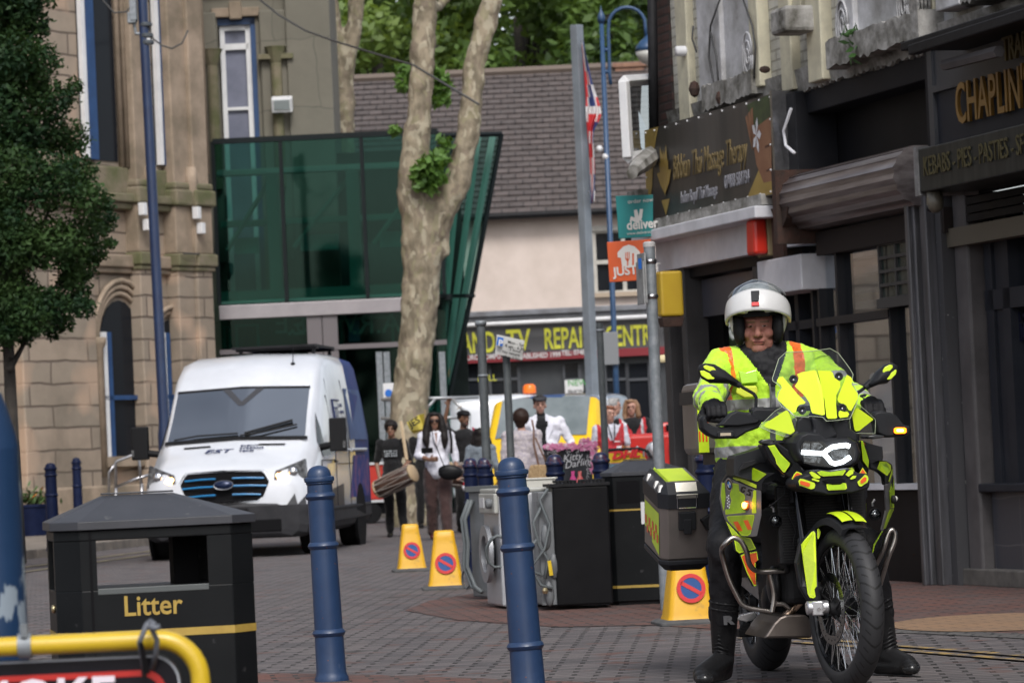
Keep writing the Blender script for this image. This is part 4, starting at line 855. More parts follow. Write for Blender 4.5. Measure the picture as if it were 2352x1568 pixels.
q=MB(); q.tube([K(332,1550,.05),K(326,1500,.0),K(320,1475,-.02),K(330,1450,-.03),K(338,1432,-.01),K(347,1425),K(354,1432,-.02),K(346,1442,-.04),K(352,1450,-.03),K(361,1470,-.025),K(358,1500,-.01),K(350,1535,.03)],[.0055]*12,8)
q.tube([K(343,1436,-.045),K(356,1442,-.05),K(368,1437,-.05)],.006,8); q.build('cord',cg,tie,smooth=True)
q=MB(); q.prism([K(318,1476,-.045),K(328,1474,-.045),K(345,1545,-.0),K(330,1548,-.0)],(0,.004,0)); q.build('webbing_strap',mat('strap_black',(.015,.015,.017),.7),tie)
# ---------------- litter bins ----------------
binm=mat('bin_black',(.0055,.0065,.0075),.45,c2=(.009,.010,.011),scale=4,spec=.16)
flecks(binm,(.04,.04,.042),16,.68,.05); roofm=mat('bin_roof',(.035,.037,.044),.5,c2=(.045,.047,.055),scale=7)
flecks(roofm,(.10,.10,.10),24,.66,.05)
def litter_bin(loc,rz,label,W=.62,D_=.5,H_=.90,ch=.075,worn=False,opening=True,word=True):
    t=root('litter_bin',loc,rz,label,'bin','black and gold litter bins')
    hw,hd=W/2,D_/2
    oc=lambda z,e=0,c=ch:[V(p+(z,)) for p in ((-hw+c-e*.4,-hd-e),(hw-c+e*.4,-hd-e),(hw+e,-hd+c-e*.4),(hw+e,hd-c+e*.4),(hw-c+e*.4,hd+e),(-hw+c-e*.4,hd+e),(-hw-e,hd-c+e*.4),(-hw-e,-hd+c-e*.4))]
    zo0,zo1=H_-.185,H_-.032
    if opening:
        q=MB(); q.loft([oc(.03),oc(zo0)],0,True); q.build('body',binm,t,bevel=.004)
        q=MB(); q.loft([oc(zo1),oc(H_)],0,True); q.build('head',binm,t,bevel=.004)
        q=MB()
        for sx_ in (-1,1):
            for sy in (-1,1):
                x0,x1_=sx_*hw,sx_*(hw-ch-(.075 if sx_>0 else .05)); y0=sy*hd
                q.prism([V((sx_*(hw-ch),y0,zo0)),V((x1_,y0,zo0)),V((x1_,y0-sy*.02,zo0)),V((sx_*(hw-ch),y0-sy*.02,zo0))],(0,0,zo1-zo0))
                q.prism([V((sx_*(hw-ch),y0,zo0)),V((sx_*hw,y0-sy*ch,zo0)),V((sx_*(hw-.02),y0-sy*ch,zo0)),V((sx_*(hw-ch),y0-sy*.02,zo0))],(0,0,zo1-zo0))
            q.bx(sx_*hw,sx_*(hw-.02),hd-ch-.05,hd-ch,zo0,zo1); q.bx(sx_*hw,sx_*(hw-.02),-hd+ch,-hd+ch+.05,zo0,zo1)
        q.build('corner_post',binm,t)
        q=MB(); q.bx(-hw+ch+.05,hw-ch-.075,-hd-.002,-hd+.03,zo0-.015,zo0+.004); q.build('lip',mat('bin_lip',(.08,.09,.09),.5),t,bevel=.002)
        q=MB(); q.bx(hw-ch-.16,hw-ch-.08,-.02,.12,zo0,zo1); q.build('ash_box',darkv,t)
        q=MB(); q.bx(-hw+ch+.028,-hw+ch+.036,-hd-.003,-hd+.01,.05,zo1+.03); q.build('door_gap',darkv,t)
    else:
        q=MB(); q.loft([oc(.03),oc(H_)],0,True); q.build('body',binm,t,bevel=.004)
        q=MB(); q.bx(-hw+.1,-hw+.26,-hd-.003,-hd,zo0,zo1); q.build('opening',darkv,t)
    q=MB(); q.loft([oc(0,-.02),oc(.03,-.02)],0,True); q.build('base',blackm,t)
    q=MB(); q.loft([oc(H_+.002,.012),oc(H_+.028,.012)],0,True); 
    top=[V((x*.36-.03,y*.12,H_+.105)) for x,y,_ in oc(0)]; q.loft([oc(H_+.028,.012),top],0,True); q.build('roof',roofm,t,bevel=.002)
    q=MB(); cen=[V((x*1.02-.0,y*1.1,H_+.107)) for x,y,_ in top]; q.prism(cen,(0,0,.006)); q.build('roof_cap',roofm,t,bevel=.002)
    for z,hh in (((H_-.338,.024),) if opening else ((H_-.235,.012),(.12,.018))):
        q=MB(); q.loft([oc(z,.0015),oc(z+hh,.0015)],0,False); q.build('gold_band',gold,t)
    if word:
        text('lettering','Litter',.088,gold,t,V((-hw+ch+.125,-hd-.001,H_-.268)),(1,0,0),(0,0,1),.0015,bold=.0012,sx=.93,shear=0)
        q=MB(); q.lathe([(.013,0),(.013,.008),(.009,.012)],12,V((-hw+.0,-.12,H_-.24)),R=Matrix.Rotation(-math.pi/2,3,'Y')); q.build('lock',mat('brass_lock',(.5,.42,.25),.3,.9),t,smooth=True)
    return t
bl=glx(352,1500,11.35)
litter_bin(bl,math.radians(11),'black litter bin with gold lettering and a see-through opening',H_=.885)
fb=litter_bin(glx(1492,1390,24.6),math.radians(-4),'plain black litter bin with two gold bands behind the grey pole',W=.56,D_=.5,H_=.88,opening=False,word=False)
q=MB(); q.bx(-.02,.10,-.256,-.251,.55,.70); q.build('paper_notice',white,fb)
# ---------------- cones ----------------
cy=mat('cone_yellow',(.72,.40,.012),.45,c2=(.66,.35,.01),scale=6); flecks(cy,(.30,.18,.05),9,.62,.12); cbase=mat('cone_base',(.06,.063,.065),.7,c2=(.09,.09,.09),scale=14)
cred=mat('sign_red',(.60,.03,.03),.4); cblue=mat('cone_blue',(.012,.07,.25),.4)
def cone(loc,rz,label,s=1.0):
    t=root('traffic_cone',loc,rz,label,'cone','no-waiting cones in the road'); t.scale=(s,s,s)
    sq=lambda h,z,r:rrect2(h,z,r)
    q=MB(); q.loft([rrect2(.19,0,.03),rrect2(.19,.018,.03),rrect2(.165,.032,.03)],0,True); q.build('base',cbase,t,bevel=.003)
    q=MB(); q.loft([rrect2(.142,.03,.035),rrect2(.132,.06,.035),rrect2(.094,.34,.033),rrect2(.090,.352,.033),rrect2(.084,.40,.032),rrect2(.078,.45,.03),rrect2(.066,.462,.028)],0,True); q.build('body',cy,t,smooth=True,autos=50)
    # faces lean back ~ 8 deg; disc lies on the front face
    tilt=math.atan2(.038,.28); Z=V((0,math.sin(tilt),math.cos(tilt))); c=V((0,-.118,.205)); N=V((0,-math.cos(tilt),math.sin(tilt)))
    q=MB(); disc(q,c+N*.002,.0,.079,28,0,Z=Z,th=.002); disc(q,c+N*.005,.060,.083,28,1,Z=Z,th=.002)
    d=(V((1,0,0))*.066-Z*.040).normalized(); e=(V((1,0,0))*.040+Z*.066).normalized()
    q.prism([c+N*.006-d*.066-e*.011,c+N*.006+d*.066-e*.011,c+N*.006+d*.066+e*.011,c+N*.006-d*.066+e*.011],N*.001,1); q.build('no_waiting_disc',[cblue,cred],t)
    return t
def rrect2(h,z,r,n=4):
    o=[]
    for cx,cy_,a0 in ((h-r,-h+r,-math.pi/2),(h-r,h-r,0),(-h+r,h-r,math.pi/2),(-h+r,-h+r,math.pi)):
        for i in range(n+1): t=a0+math.pi/2*i/n; o.append(V((cx+r*math.cos(t),cy_+r*math.sin(t),z)))
    return o
g1=G(946,1311);g2=G(1025,1352);g3=G(1582,1432)
cone(V((g1.x,g1.y,0)),math.radians(6),'yellow no-waiting cone furthest back beside the walking women',.97)
cone(V((g2.x,g2.y,0)),math.radians(3),'yellow no-waiting cone in the road left of the washing machine',1.03)
cone(V((g3.x,g3.y,0)),math.radians(8),'yellow no-waiting cone under the motorcycle pannier',1.06)
# ---------------- posts and lamps ----------------
def pole(name,label,pts,Y,r,m_,cat,z0=0,cap=True,grp=None):
    ps=[P(x,y,Y) for x,y in pts]; d=(ps[1]-ps[0]); b=ps[0]+d*((z0-ps[0].z)/d.z); t=root(name,b,0,label,cat,grp)
    q=MB(); q.tube([V((0,0,0)),ps[1]-b],r,14); q.build('shaft',m_,t,smooth=True,autos=40)
    return t,ps[1]-b,b
t,top,b=pole('sign_post','galvanised post beside the orange sign with a plate near its top',((1530,1400),(1491,562)),23.4,.038,galv,'post')
q=MB(); q.lathe([(.041,-.015),(.041,.01),(.03,.02)],14,top); q.build('cap',mat('cap_grey',(.4,.39,.38),.5),t)
q=MB()
for z in (.16,.62): q.lathe([(.042,-.015),(.045,0),(.042,.015)],14,top-V((0,0,z*.5+.03))+V((0,0,0)))
q.build('clamp_band',steel,t,smooth=True)
q=MB(); c=top+V((-.055,.0,-.22)); q.box(c,(.012,.17,.33),R=Matrix.Rotation(math.radians(14),3,'Z')); q.box(c+V((-.012,-.01,-.03)),(.012,.16,.28),R=Matrix.Rotation(math.radians(14),3,'Z')); pl=q.build('sign_plate',mat('plate_grey',(.30,.31,.31),.5,c2=(.2,.2,.2),scale=20),t,bevel=.002)
q=MB(); q.prism([c+V((-.022,-.055,.06)),c+V((-.004,-.085,.06)),c+V((-.004,-.085,.13)),c+V((-.022,-.055,.13))],(-.002,0,0)); q.build('blue_symbol',MATS['sign_blue'],t)
t,top,b=pole('sign_post','grey post with banded collar rising behind the appliances and the second bollard',((1122,1150),(1104,742)),29,.037,mat('post_grey',(.06,.07,.075),.5,c2=(.09,.1,.105),scale=14),'post')
q=MB(); q.lathe([(.045,-.02),(.048,0),(.045,.02)],14,top); q.lathe([(.04,-.012),(.043,0),(.04,.012)],14,top*.8); q.lathe([(.04,-.012),(.043,0),(.04,.012)],14,top*.35); q.build('clamp_band',galv,t,smooth=True)
q=MB(); disc(q,top*.46+V((0,-.04,0)),.02,.055,20,0); q.build('round_badge',MATS['post_grey'],t)
t,top,b=pole('sign_post','grey post carrying the tilted white parking plate',((1176,1100),(1162,800)),31,.034,mat('post_grey',(.06,.07,.075)),'post')
q=MB(); Q=[P(x,y,30.9)-b for x,y in ((1141,768),(1205,782),(1199,828),(1137,812))]; q.prism(Q,(0,.01,0)); pl=q.build('parking_plate',mat('plate_white',(.50,.50,.48),.45),t,bevel=.003)
xd=(Q[1]-Q[0]).normalized(); ud=(Q[0]-Q[3]).normalized(); LL=lambda x,y:P(x,y,30.85)-b
q=MB(); q.prism([LL(1143,773),LL(1157,776),LL(1154,795),LL(1140,792)],(0,.002,0)); q.build('blue_square',MATS['sign_blue'],t)
text('lettering','P',.075,white,t,LL(1144,793)+V((0,-.004,0)),xd,ud,.001,bold=.002)
bi=MATS['black_ink']
for s_,x,y in (('Mon - Sat',1166,786),('8 am - 6.30 pm',1160,794),('1 hour',1170,803),('No return',1153,808),('within 1 hour',1149,817)): text('lettering',s_,.037,bi,t,LL(x,y+2),xd,ud,.001,bold=.0008)
t,top,b=pole('sign_post','slim grey post in front of the repair shop beside the flag column',((1393,1100),(1377,742)),33,.032,MATS['post_grey'],'post')
q=MB(); q.lathe([(.036,-.012),(.042,0),(.036,.012)],14,top*.97); q.lathe([(.036,-.012),(.042,0),(.036,.012)],14,top*.42); q.build('clamp_band',galv,t,smooth=True)
# flag column (square lighting column)
ps=[P(1362,930,55),P(1324,58,55)]; d=ps[1]-ps[0]; b=ps[0]+d*((0-ps[0].z)/d.z)
t=root('lighting_column',b,0,'tall square grey steel column the union flag hangs from','column')
q=MB(); q.tube([V((0,0,0)),ps[1]-b],.105,4); q.build('shaft',mat('column_grey',(.20,.23,.26),.5,c2=(.15,.17,.19),scale=3),t,bevel=.01)
fg=root('union_flag',ps[0].lerp(ps[1],.9)+V((.1,-.05,0)),0,'worn union flag hanging limp from the grey column','flag')
Fp=lambda x,y,o=0:P(x,y,54.8+o)-fg.location
fb_=mat('flag_blue',(.02,.04,.16),.7); fr2=mat('flag_red',(.52,.03,.035),.7); fw_=mat('flag_white',(.6,.58,.58),.7)
rows=[(97,1337,1339),(130,1339,1347),(165,1340,1355),(195,1342,1362),(225,1345,1372),(245,1346,1377),(262,1347,1381),(280,1348,1374),(300,1350,1362),(330,1351,1363),(360,1353,1366),(400,1354,1367),(440,1356,1366),(468,1358,1363)]
q=MB(); N=8
cols=[[1,1,0,0,2,2,2],[1,1,0,0,2,2,2],[1,1,1,0,0,2,2],[1,1,0,2,2,0,0],[1,0,2,2,2,0,1],[0,0,0,0,0,0,0],[0,1,1,1,1,0,1],[1,1,1,1,1,2,2],[1,0,0,1,1,0,2],[1,1,1,1,1,0,0],[0,1,1,0,0,0,1],[2,0,0,1,0,2,2],[2,0,1,0,2,2,0]]
grid=[]
for i,(y,xa,xb) in enumerate(rows): grid.append([Fp(xa+(xb-xa)*j/(N-1),y,.12*math.sin(j*1.7+i*.8)) for j in range(N)])
vs=[p for r_ in grid for p in r_]; fs=[];ms=[]
for i in range(len(rows)-1):
    for j in range(N-1): fs.append((i*N+j,i*N+j+1,(i+1)*N+j+1,(i+1)*N+j)); ms.append(cols[i][j])
q.v=vs;q.f=fs;q.m=ms; fo=q.build('cloth',[fw_,fr2,fb_],fg,smooth=True); sm=fo.modifiers.new('s','SUBSURF'); sm.levels=sm.render_levels=1; so_=fo.modifiers.new('t','SOLIDIFY'); so_.thickness=.01
q=MB(); q.tube([Fp(1334,95,.05),Fp(1339,100,0)],.02,6); q.tube([Fp(1352,440,.05),Fp(1358,445,0)],.02,6); q.build('tie_ring',steel,fg)
# blue swan-neck street lamp
bs=mat('street_blue',(.02,.055,.125),.4,c2=(.026,.07,.15),scale=5)
ps=[P(1417,930,60),P(1381,40,60)]; d=ps[1]-ps[0]; b=ps[0]+d*((0-ps[0].z)/d.z); A_=lambda x,y,o=0:P(x,y,60+o)-b
t=root('street_lamp',b,0,'blue swan-neck street lamp with globe lantern beyond the end terrace','lamp')
q=MB(); q.tube([V((0,0,0)),(ps[1]-b)*.3,ps[1]-b],[.06,.05,.038],12); q.lathe([(.05,-.1),(.07,-.02),(.05,.05),(.015,.12),(.002,.2)],12,ps[1]-b); q.build('pole',bs,t,smooth=True)
q=MB(); q.tube([A_(1403,195),A_(1400,170),A_(1398,100),A_(1397,70)]+[A_(1440-43*math.cos(k*math.pi/10),60-43*math.sin(k*math.pi/10)) for k in range(1,10)]+[A_(1482,62),A_(1484,85)],.03,8)
for y in (115,165): q.tube([A_(1386,y),A_(1399,y)],.035,6)
q.build('swan_neck',bs,t,smooth=True)
q=MB(); c=A_(1488,118); q.lathe([(.02,.28),(.06,.22),(.12,.18),(.2,.08),(.215,.0)],16,c); q.build('lantern_hood',bs,t,smooth=True)
q=MB(); q.lathe([(.21,0),(.19,-.09),(.12,-.19),(.03,-.23)],16,c); q.build('globe',mat('globe',(.45,.45,.42),.2,spec=.6),t,smooth=True)
q=MB(); 
for px,py in ((1377,342),(1391,360)): q.ell(A_(px,py),(.06,.06,.06),8)
q.build('float_ball',white,t,smooth=True)
q=MB(); c0_=A_(1402,800,-.1); q.box(c0_,(.27,.02,.55)); q.build('road_sign_back',mat('sign_back_grey',(.2,.21,.22),.5),t,bevel=.02)
# left blue lamp column with boxes
ps=[P(376,960,52),P(325,-40,52)]; d=ps[1]-ps[0]; b=ps[0]+d*((.12-ps[0].z)/d.z); A_=lambda x,y,o=0:P(x,y,52+o)-b
t=root('lighting_column',b,0,'tall blue lamp column in front of the sandstone building with clamps near the top','column')
q=MB(); q.tube([V((0,0,0)),(ps[1]-b)*.18,(ps[1]-b)*.2,ps[1]-b],[.10,.10,.078,.07],16); q.build('shaft',bp_.copy() if 0 else mat('column_blue',(.007,.018,.06),.4,c2=(.009,.025,.075),scale=5,coat=.2),t,smooth=True,autos=50)
q=MB()
for y,x in ((57,335),(82,337),(98,339)): q.lathe([(.08,-.03),(.095,-.02),(.095,.02),(.08,.03)],14,A_(x,y)); 
q.build('clamp_band',mat('clamp_dark',(.06,.07,.08),.5),t)
q=MB(); q.box(A_(306,10),(.10,.2,.5)); q.box(A_(303,42),(.12,.18,.16)); q.tube([A_(306,45),A_(312,78),A_(330,78)],.03,6); q.build('fixing_box',galv,t,bevel=.01)
q=MB(); q.box(A_(341,96),(.06,.12,.1)); q.build('small_box',white,t)
q=MB(); q.tube([A_(340,60),A_(352,90),A_(372,105),A_(395,112),A_(418,100),A_(432,70)],.013,5); q.build('cable',wm,t,smooth=True)
q=MB(); q.tube([A_(235,0),A_(262,30),A_(290,28),A_(306,8)],.013,5); q.build('cable',wm,t,smooth=True)
# overhead wire across to the trees
ow2=root('overhead_wire',P(580,-20,60),0,'thin dark overhead wire sagging between the stone wing and the plane tree','wire')
q=MB(); q.tube([P(x,y,Y_)-ow2.location for x,y,Y_ in ((560,-30,68),(640,35,66),(700,70,63),(760,92,60),(850,120,58),(950,150,56),(1100,240,54))],.018,5); q.build('wire',wm,ow2,smooth=True)
# ---------------- handrail + planter on left pavement ----------------
hr=root('handrail',glx(300,1180,52,.12),0,'bent stainless steel handrail beside the stone building steps','handrail')
A_=lambda x,y,o=0:P(x,y,52+o)-hr.location
q=MB(); q.tube([A_(266,1120),A_(265,1062),A_(270,1058),A_(310,1043),A_(318,1045),A_(325,1120)],.024,8); q.tube([A_(266,1118),A_(310,1100),A_(352,1087)],.022,8); q.tube([A_(250,1180,1.5),A_(250,1085,1.5),A_(264,1065,1.5)],.02,8); q.tube([A_(266,1120),A_(267,1185)],.024,8); q.tube([A_(325,1110),A_(327,1185)],.024,8); q.build('rail',steel,hr,smooth=True)
pt=root('planter',glx(75,1195,57,.12),0,'dark blue flower tub standing against the sandstone wall','planter')
q=MB(); q.lathe([(.24,0),(.30,.45),(.32,.46),(.32,.5),(.28,.5)],14); q.build('tub',bluedk,pt,smooth=True,autos=40)
pl_=MB(); R=random.Random(4)
for k in range(240):
    c=V((R.gauss(0,.14),R.gauss(0,.14),.52+abs(R.gauss(0,.10)))); d=V((R.uniform(-1,1),R.uniform(-1,1),R.uniform(-.2,1))).normalized()*.07; e=d.cross(V((.3,.2,1))).normalized()*.025
    pl_.add([c-d,c+e,c+d,c-e],[(0,1,2,3)],1 if k%17==0 else 0)
pl_.build('flowers',[mat('bedding_leaf',(.06,.11,.03),.6),mat('bedding_bloom',(.6,.2,.02),.6)],pt)
# ================= trees =================
bark=mat('plane_bark',(.30,.25,.175),.85,c2=(.15,.125,.085),scale=5,detail=6,bump=.6,bscale=18,stretch=(1,1,.45),lo=.42,hi=.6)
nt=bark.node_tree; b_=nt.nodes['Principled BSDF']; lk=b_.inputs['Base Color'].links[0].from_socket
tc=nt.nodes.new('ShaderNodeTexCoord'); nz2=nt.nodes.new('ShaderNodeTexNoise'); nz2.inputs['Scale'].default_value=5; nz2.inputs['Detail'].default_value=4
va=nt.nodes.new('ShaderNodeVectorMath'); va.operation='SCALE'; va.inputs['Scale'].default_value=.35; vb=nt.nodes.new('ShaderNodeVectorMath'); mpb=nt.nodes.new('ShaderNodeMapping'); mpb.inputs['Scale'].default_value=(1,1,.6)
vz=nt.nodes.new('ShaderNodeTexVoronoi'); vz.inputs['Scale'].default_value=11
nt.links.new(tc.outputs['Object'],mpb.inputs[0]); nt.links.new(mpb.outputs[0],nz2.inputs['Vector']); nt.links.new(nz2.outputs['Color'],va.inputs[0]); nt.links.new(mpb.outputs[0],vb.inputs[0]); nt.links.new(va.outputs[0],vb.inputs[1]); nt.links.new(vb.outputs[0],vz.inputs['Vector'])
sx_=nt.nodes.new('ShaderNodeSeparateColor'); nt.links.new(vz.outputs['Color'],sx_.inputs[0])
rp=nt.nodes.new('ShaderNodeValToRGB'); rp.color_ramp.interpolation='CONSTANT'; e=rp.color_ramp.elements; e[0].color=(0,0,0,1); e[1].position=.55; e[1].color=(.75,.75,.75,1)
r2=nt.nodes.new('ShaderNodeValToRGB'); r2.color_ramp.interpolation='CONSTANT'; e=r2.color_ramp.elements; e[0].color=(.38,.34,.25,1); e[1].position=.45; e[1].color=(.24,.215,.13,1); q_=e.new(.75); q_.color=(.19,.15,.11,1)
nt.links.new(sx_.outputs[0],rp.inputs[0]); nt.links.new(sx_.outputs[1],r2.inputs[0])
mx=nt.nodes.new('ShaderNodeMix'); mx.data_type='RGBA'; nt.links.new(rp.outputs[0],mx.inputs['Factor']); nt.links.new(lk,mx.inputs['A']); nt.links.new(r2.outputs[0],mx.inputs['B']); nt.links.new(mx.outputs['Result'],b_.inputs['Base Color'])
barkd=mat('dark_bark',(.05,.042,.035),.9,c2=(.03,.026,.022),scale=8,bump=.5)
def leafm(name,c,c2,scale=1.2,tr=.25):
    m=mat(name,c,.55,c2=c2,scale=scale,detail=6,lo=.4,hi=.62); nt=m.node_tree; b=nt.nodes['Principled BSDF']; o=nt.nodes['Material Output']
    t=nt.nodes.new('ShaderNodeBsdfTranslucent'); t.inputs[0].default_value=(c2[0]*1.6,c2[1]*1.5,c2[2],1); mx=nt.nodes.new('ShaderNodeMixShader'); mx.inputs[0].default_value=tr
    nt.links.new(b.outputs[0],mx.inputs[1]); nt.links.new(t.outputs[0],mx.inputs[2]); nt.links.new(mx.outputs[0],o.inputs[0]); return m
barkd=mat('dark_bark',(.05,.042,.035),.9,c2=(.03,.026,.022),scale=8,bump=.5)
def leaves(mb,clumps,n,size,R,asp=.5,jag=True):
    W=[c[1]**3 for c in clumps] if 0 else [c[1]**2 for c in clumps]; tot=sum(W)
    for (c,r),w_ in zip(clumps,W):
        for k in range(int(n*w_/tot)):
            u=V((R.gauss(0,1),R.gauss(0,1),R.gauss(0,1))).normalized(); rr=r*(R.random()**.32)*(R.uniform(.85,1.12) if R.random()<.86 else R.uniform(1.05,1.38))
            p=c+V((u.x*rr,u.y*rr,u.z*rr*.85)); s_=size*R.uniform(.6,1.25)
            d=(V((R.gauss(0,1),R.gauss(0,1),R.gauss(0,.7)-.3))).normalized(); nrm=(u*.8+V((R.gauss(0,.6),R.gauss(0,.6),R.gauss(0,.6)+.6))).normalized(); e=d.cross(nrm).normalized()
            d=d*s_; e=e*s_*asp
            mb.add([p-d,p-d*.2+e,p+d,p-d*.2-e],[(0,1,2),(0,2,3)] if 0 else [(0,1,2,3)])
def plane_tree(name,label,Y,limbs,tufts,z0):
    b=P(*limbs[0][0][:2],Y); b=V((b.x,b.y,z0)); t=root(name,b,0,label,'tree','plane trees in the square')
    q=MB()
    for L_ in limbs:
        k=len(L_)
        for i in range(k-1):
            (x,y,w_,*o),(x2,y2,w2,*o2)=L_[i],L_[i+1]; o=o[0] if o else 0; o2=o2[0] if o2 else 0
            q.cap(P(x,y,Y+o)-b,P(x2,y2,Y+o2)-b,w_/2*Y/FPX,w2/2*Y/FPX,12)
    q2=organic(q,'trunk',bark,t,voxel=.035,smooth_it=3)
    dm=bpy.data.textures.new('knobs','CLOUDS'); dm.noise_scale=.28; md=q2.modifiers.new('d','DISPLACE'); md.texture=dm; md.strength=.09; md.mid_level=.5
    R=random.Random(5)
    for cl,n,s_ in tufts:
        m_=MB(); leaves(m_,[(P(x,y,Y+o)-b,r) for x,y,o,r in cl],n,s_,R); m_.build('shoot_tuft',leafm('fresh_leaf',(.07,.15,.025),(.14,.26,.05)),t)
    return t
plane_tree('plane_tree','big forked plane tree with mottled bark in front of the green glass pavilion',57,
 [[(944,1192,112),(940,1130,100),(938,1050,96),(938,985,94),(940,930,88),(950,850,84),(960,750,82),(968,640,88),(972,560,98),(972,500,104),(950,440,80),(954,350,66),(964,250,58),(970,150,58),(974,50,58),(982,-60,54)],
  [(985,530,90),(1010,480,80),(1048,420,66),(1066,350,56),(1082,250,52),(1090,150,48),(1112,70,50),(1130,0,48),(1145,-70,44)],
  [(1010,520,40),(1020,580,30)],[(975,20,30),(1010,15,22,.8),(1035,-20,20,1)],[(912,1190,46),(935,1120,60)],[(978,1192,44),(948,1120,60)]],
 [([(965,395,-.5,.16),(985,375,-.6,.2),(1000,400,-.5,.2),(975,420,-.5,.17),(1010,360,-.4,.16),(1022,328,-.3,.12),(990,430,-.5,.14),(955,405,-.5,.1)],700,.085),
  ([(990,170,.5,.2),(1010,190,.5,.22),(1015,225,.5,.15),(940,190,.5,.2),(925,165,.6,.15),(1000,235,.4,.1)],500,.09),([(905,300,.8,.1)],50,.08)],.12)
plane_tree('plane_tree','second plane tree trunk half hidden behind the glass pavilion',76,
 [[(800,900,52),(795,420,50),(792,310,46),(790,250,52),(788,190,50),(782,120,38),(768,50,32),(758,-40,28)],[(788,200,46),(800,120,40),(815,50,38),(822,-40,36)]],[],0)
# left street tree
lt=root('street_tree',glx(38,1180,39,.12),0,'small leafy tree overhanging the pavement in front of the sandstone wall','tree')
R=random.Random(8); b=lt.location
q=MB(); A_=lambda x,y,o=0:P(x,y,39+o)-b
q.tube([V((0,0,0)),A_(28,1000),A_(22,850),A_(14,700),A_(-10,550)],[.09,.075,.065,.06,.03],10)
for s_ in ([(22,850),(60,780),(110,700)],[(14,700),(80,560),(140,420)],[(18,760),(90,700),(180,600)],[(10,650),(30,450),(50,200)],[(26,820),(-40,700),(-80,500)]): q.tube([A_(x,y,R.uniform(-.3,.3)) for x,y in s_],[.04,.025,.01],6)
q.build('trunk',barkd,lt,smooth=True)
cl=[]
outline_=[(20,690,.6),(70,730,.4),(-10,740,.5),(110,735,.3),(-20,60,.8),(-10,260,.8),(-20,520,.8),(20,130,.6),(10,340,.6),(20,560,.6),(-30,720,.5),(20,0,.6),(60,60,.45),(90,140,.4),(40,180,.6),(120,230,.42),(70,300,.6),(150,320,.42),(170,400,.42),(110,420,.6),(205,460,.38),(235,505,.3),(190,540,.45),(130,560,.55),(60,560,.6),(175,610,.38),(215,580,.25),(165,680,.36),(110,700,.42),(50,700,.5),(0,650,.6),(190,705,.25),(60,770,.22),(20,770,.25),(120,765,.16),(150,740,.2),(170,200,.18),(-60,200,.9),(-70,500,.9),(0,400,.8),(-60,-60,.8),(75,-20,.45),(170,640,.3),(248,470,.14),(255,560,.12)]
for x,y,r in outline_: cl.append((A_(x,y,R.uniform(-.5,.5)),r*.62))
q=MB(); leaves(q,cl,56000,.036,R,asp=.5); q.build('crown',leafm('maple_leaf',(.012,.034,.014),(.045,.085,.025),scale=1.6,tr=.2),lt)
# trees beyond the tiled roof
k=0
for (px,py,Y,rr,lab) in ((740,50,112,3.6,'small green tree seen between the stone wing and the second plane tree'),(860,60,105,4.2,'dense green tree behind the roof next to the second plane tree'),(1030,80,112,4.0,'dense green tree behind the roof between the two plane limbs'),(1190,40,106,4.4,'lighter green tree above the roof ridge beside the forked plane limb'),(1330,90,100,3.8,'bright green tree behind the flag column above the roof'),(1450,60,104,4.2,'green tree behind the blue swan-neck lamp'),(1260,-60,118,5,'tall tree rising furthest behind the roof')):
    c=P(px,py,Y); t=root('background_tree',V((c.x,c.y,0)),0,lab,'tree','trees behind the tiled roof')
    q=MB(); q.tube([V((0,0,0)),V((.2,0,c.z*.5)),V((0,0,c.z))],[.4,.3,.15],8)
    cl=[]
    for j in range(16):
        u=V((R.uniform(-1,1),R.uniform(-.7,.7),R.uniform(-.9,.9))); cl.append((V((0,0,c.z))+u*rr*.85,R.uniform(.9,1.7)*rr/4.2))
        if j%3==0: q.tube([V((0,0,c.z*.8)),V((0,0,c.z))+u*rr*.7],[.12,.04],6)
    q.build('trunk',barkd,t,smooth=True)
    q=MB(); leaves(q,cl,6500,.20,R,asp=.5); q.build('crown',leafm('lime_leaf%d'%(k%2),((.035,.075,.018),(.05,.095,.02))[k%2],((.12,.20,.04),(.17,.25,.05))[k%2],scale=.35,tr=.3),t); k+=1
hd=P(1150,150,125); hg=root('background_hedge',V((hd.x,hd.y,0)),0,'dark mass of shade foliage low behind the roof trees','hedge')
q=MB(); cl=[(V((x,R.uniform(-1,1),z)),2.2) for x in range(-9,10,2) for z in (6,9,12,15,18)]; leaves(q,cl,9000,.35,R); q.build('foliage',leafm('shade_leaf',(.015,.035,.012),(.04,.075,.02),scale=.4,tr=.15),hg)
# ================= vehicles =================
vglass=glass('windscreen_glass',(.10,.11,.115),.55,.015,1.5,(.8,.84,.88)); sideglass=mat('side_glass',(.006,.007,.008),.08)
headl=mat('headlamp_glass',(.25,.26,.27),.12,.4,c2=(.04,.04,.045),scale=16); plastic=mat('black_plastic',(.012,.012,.013),.55)
tyre_m=mat('tyre',(.012,.012,.013),.8)
def ring_(x,zb,zt,w,wt,zs,r=.12,fl=.03):
    """closed body section at x: bottom zb, top zt, shoulder width w up to zs, top width wt"""
    h=[(0,zb),(w*.88,zb),(w*.97,zb+.05),(w,zb+.14),(w,(zb+zs)/2),(w*.992,zs),(wt+(w-wt)*.55,zs+(zt-zs)*.5),(wt+(w-wt)*.12,zt-r),(wt-r*.25,zt-r*.3),(wt-r*1.1,zt),(0,zt+fl)]
    return [V((x,y,z)) for y,z in h]+[V((x,-y,z)) for y,z in reversed(h[1:-1])]
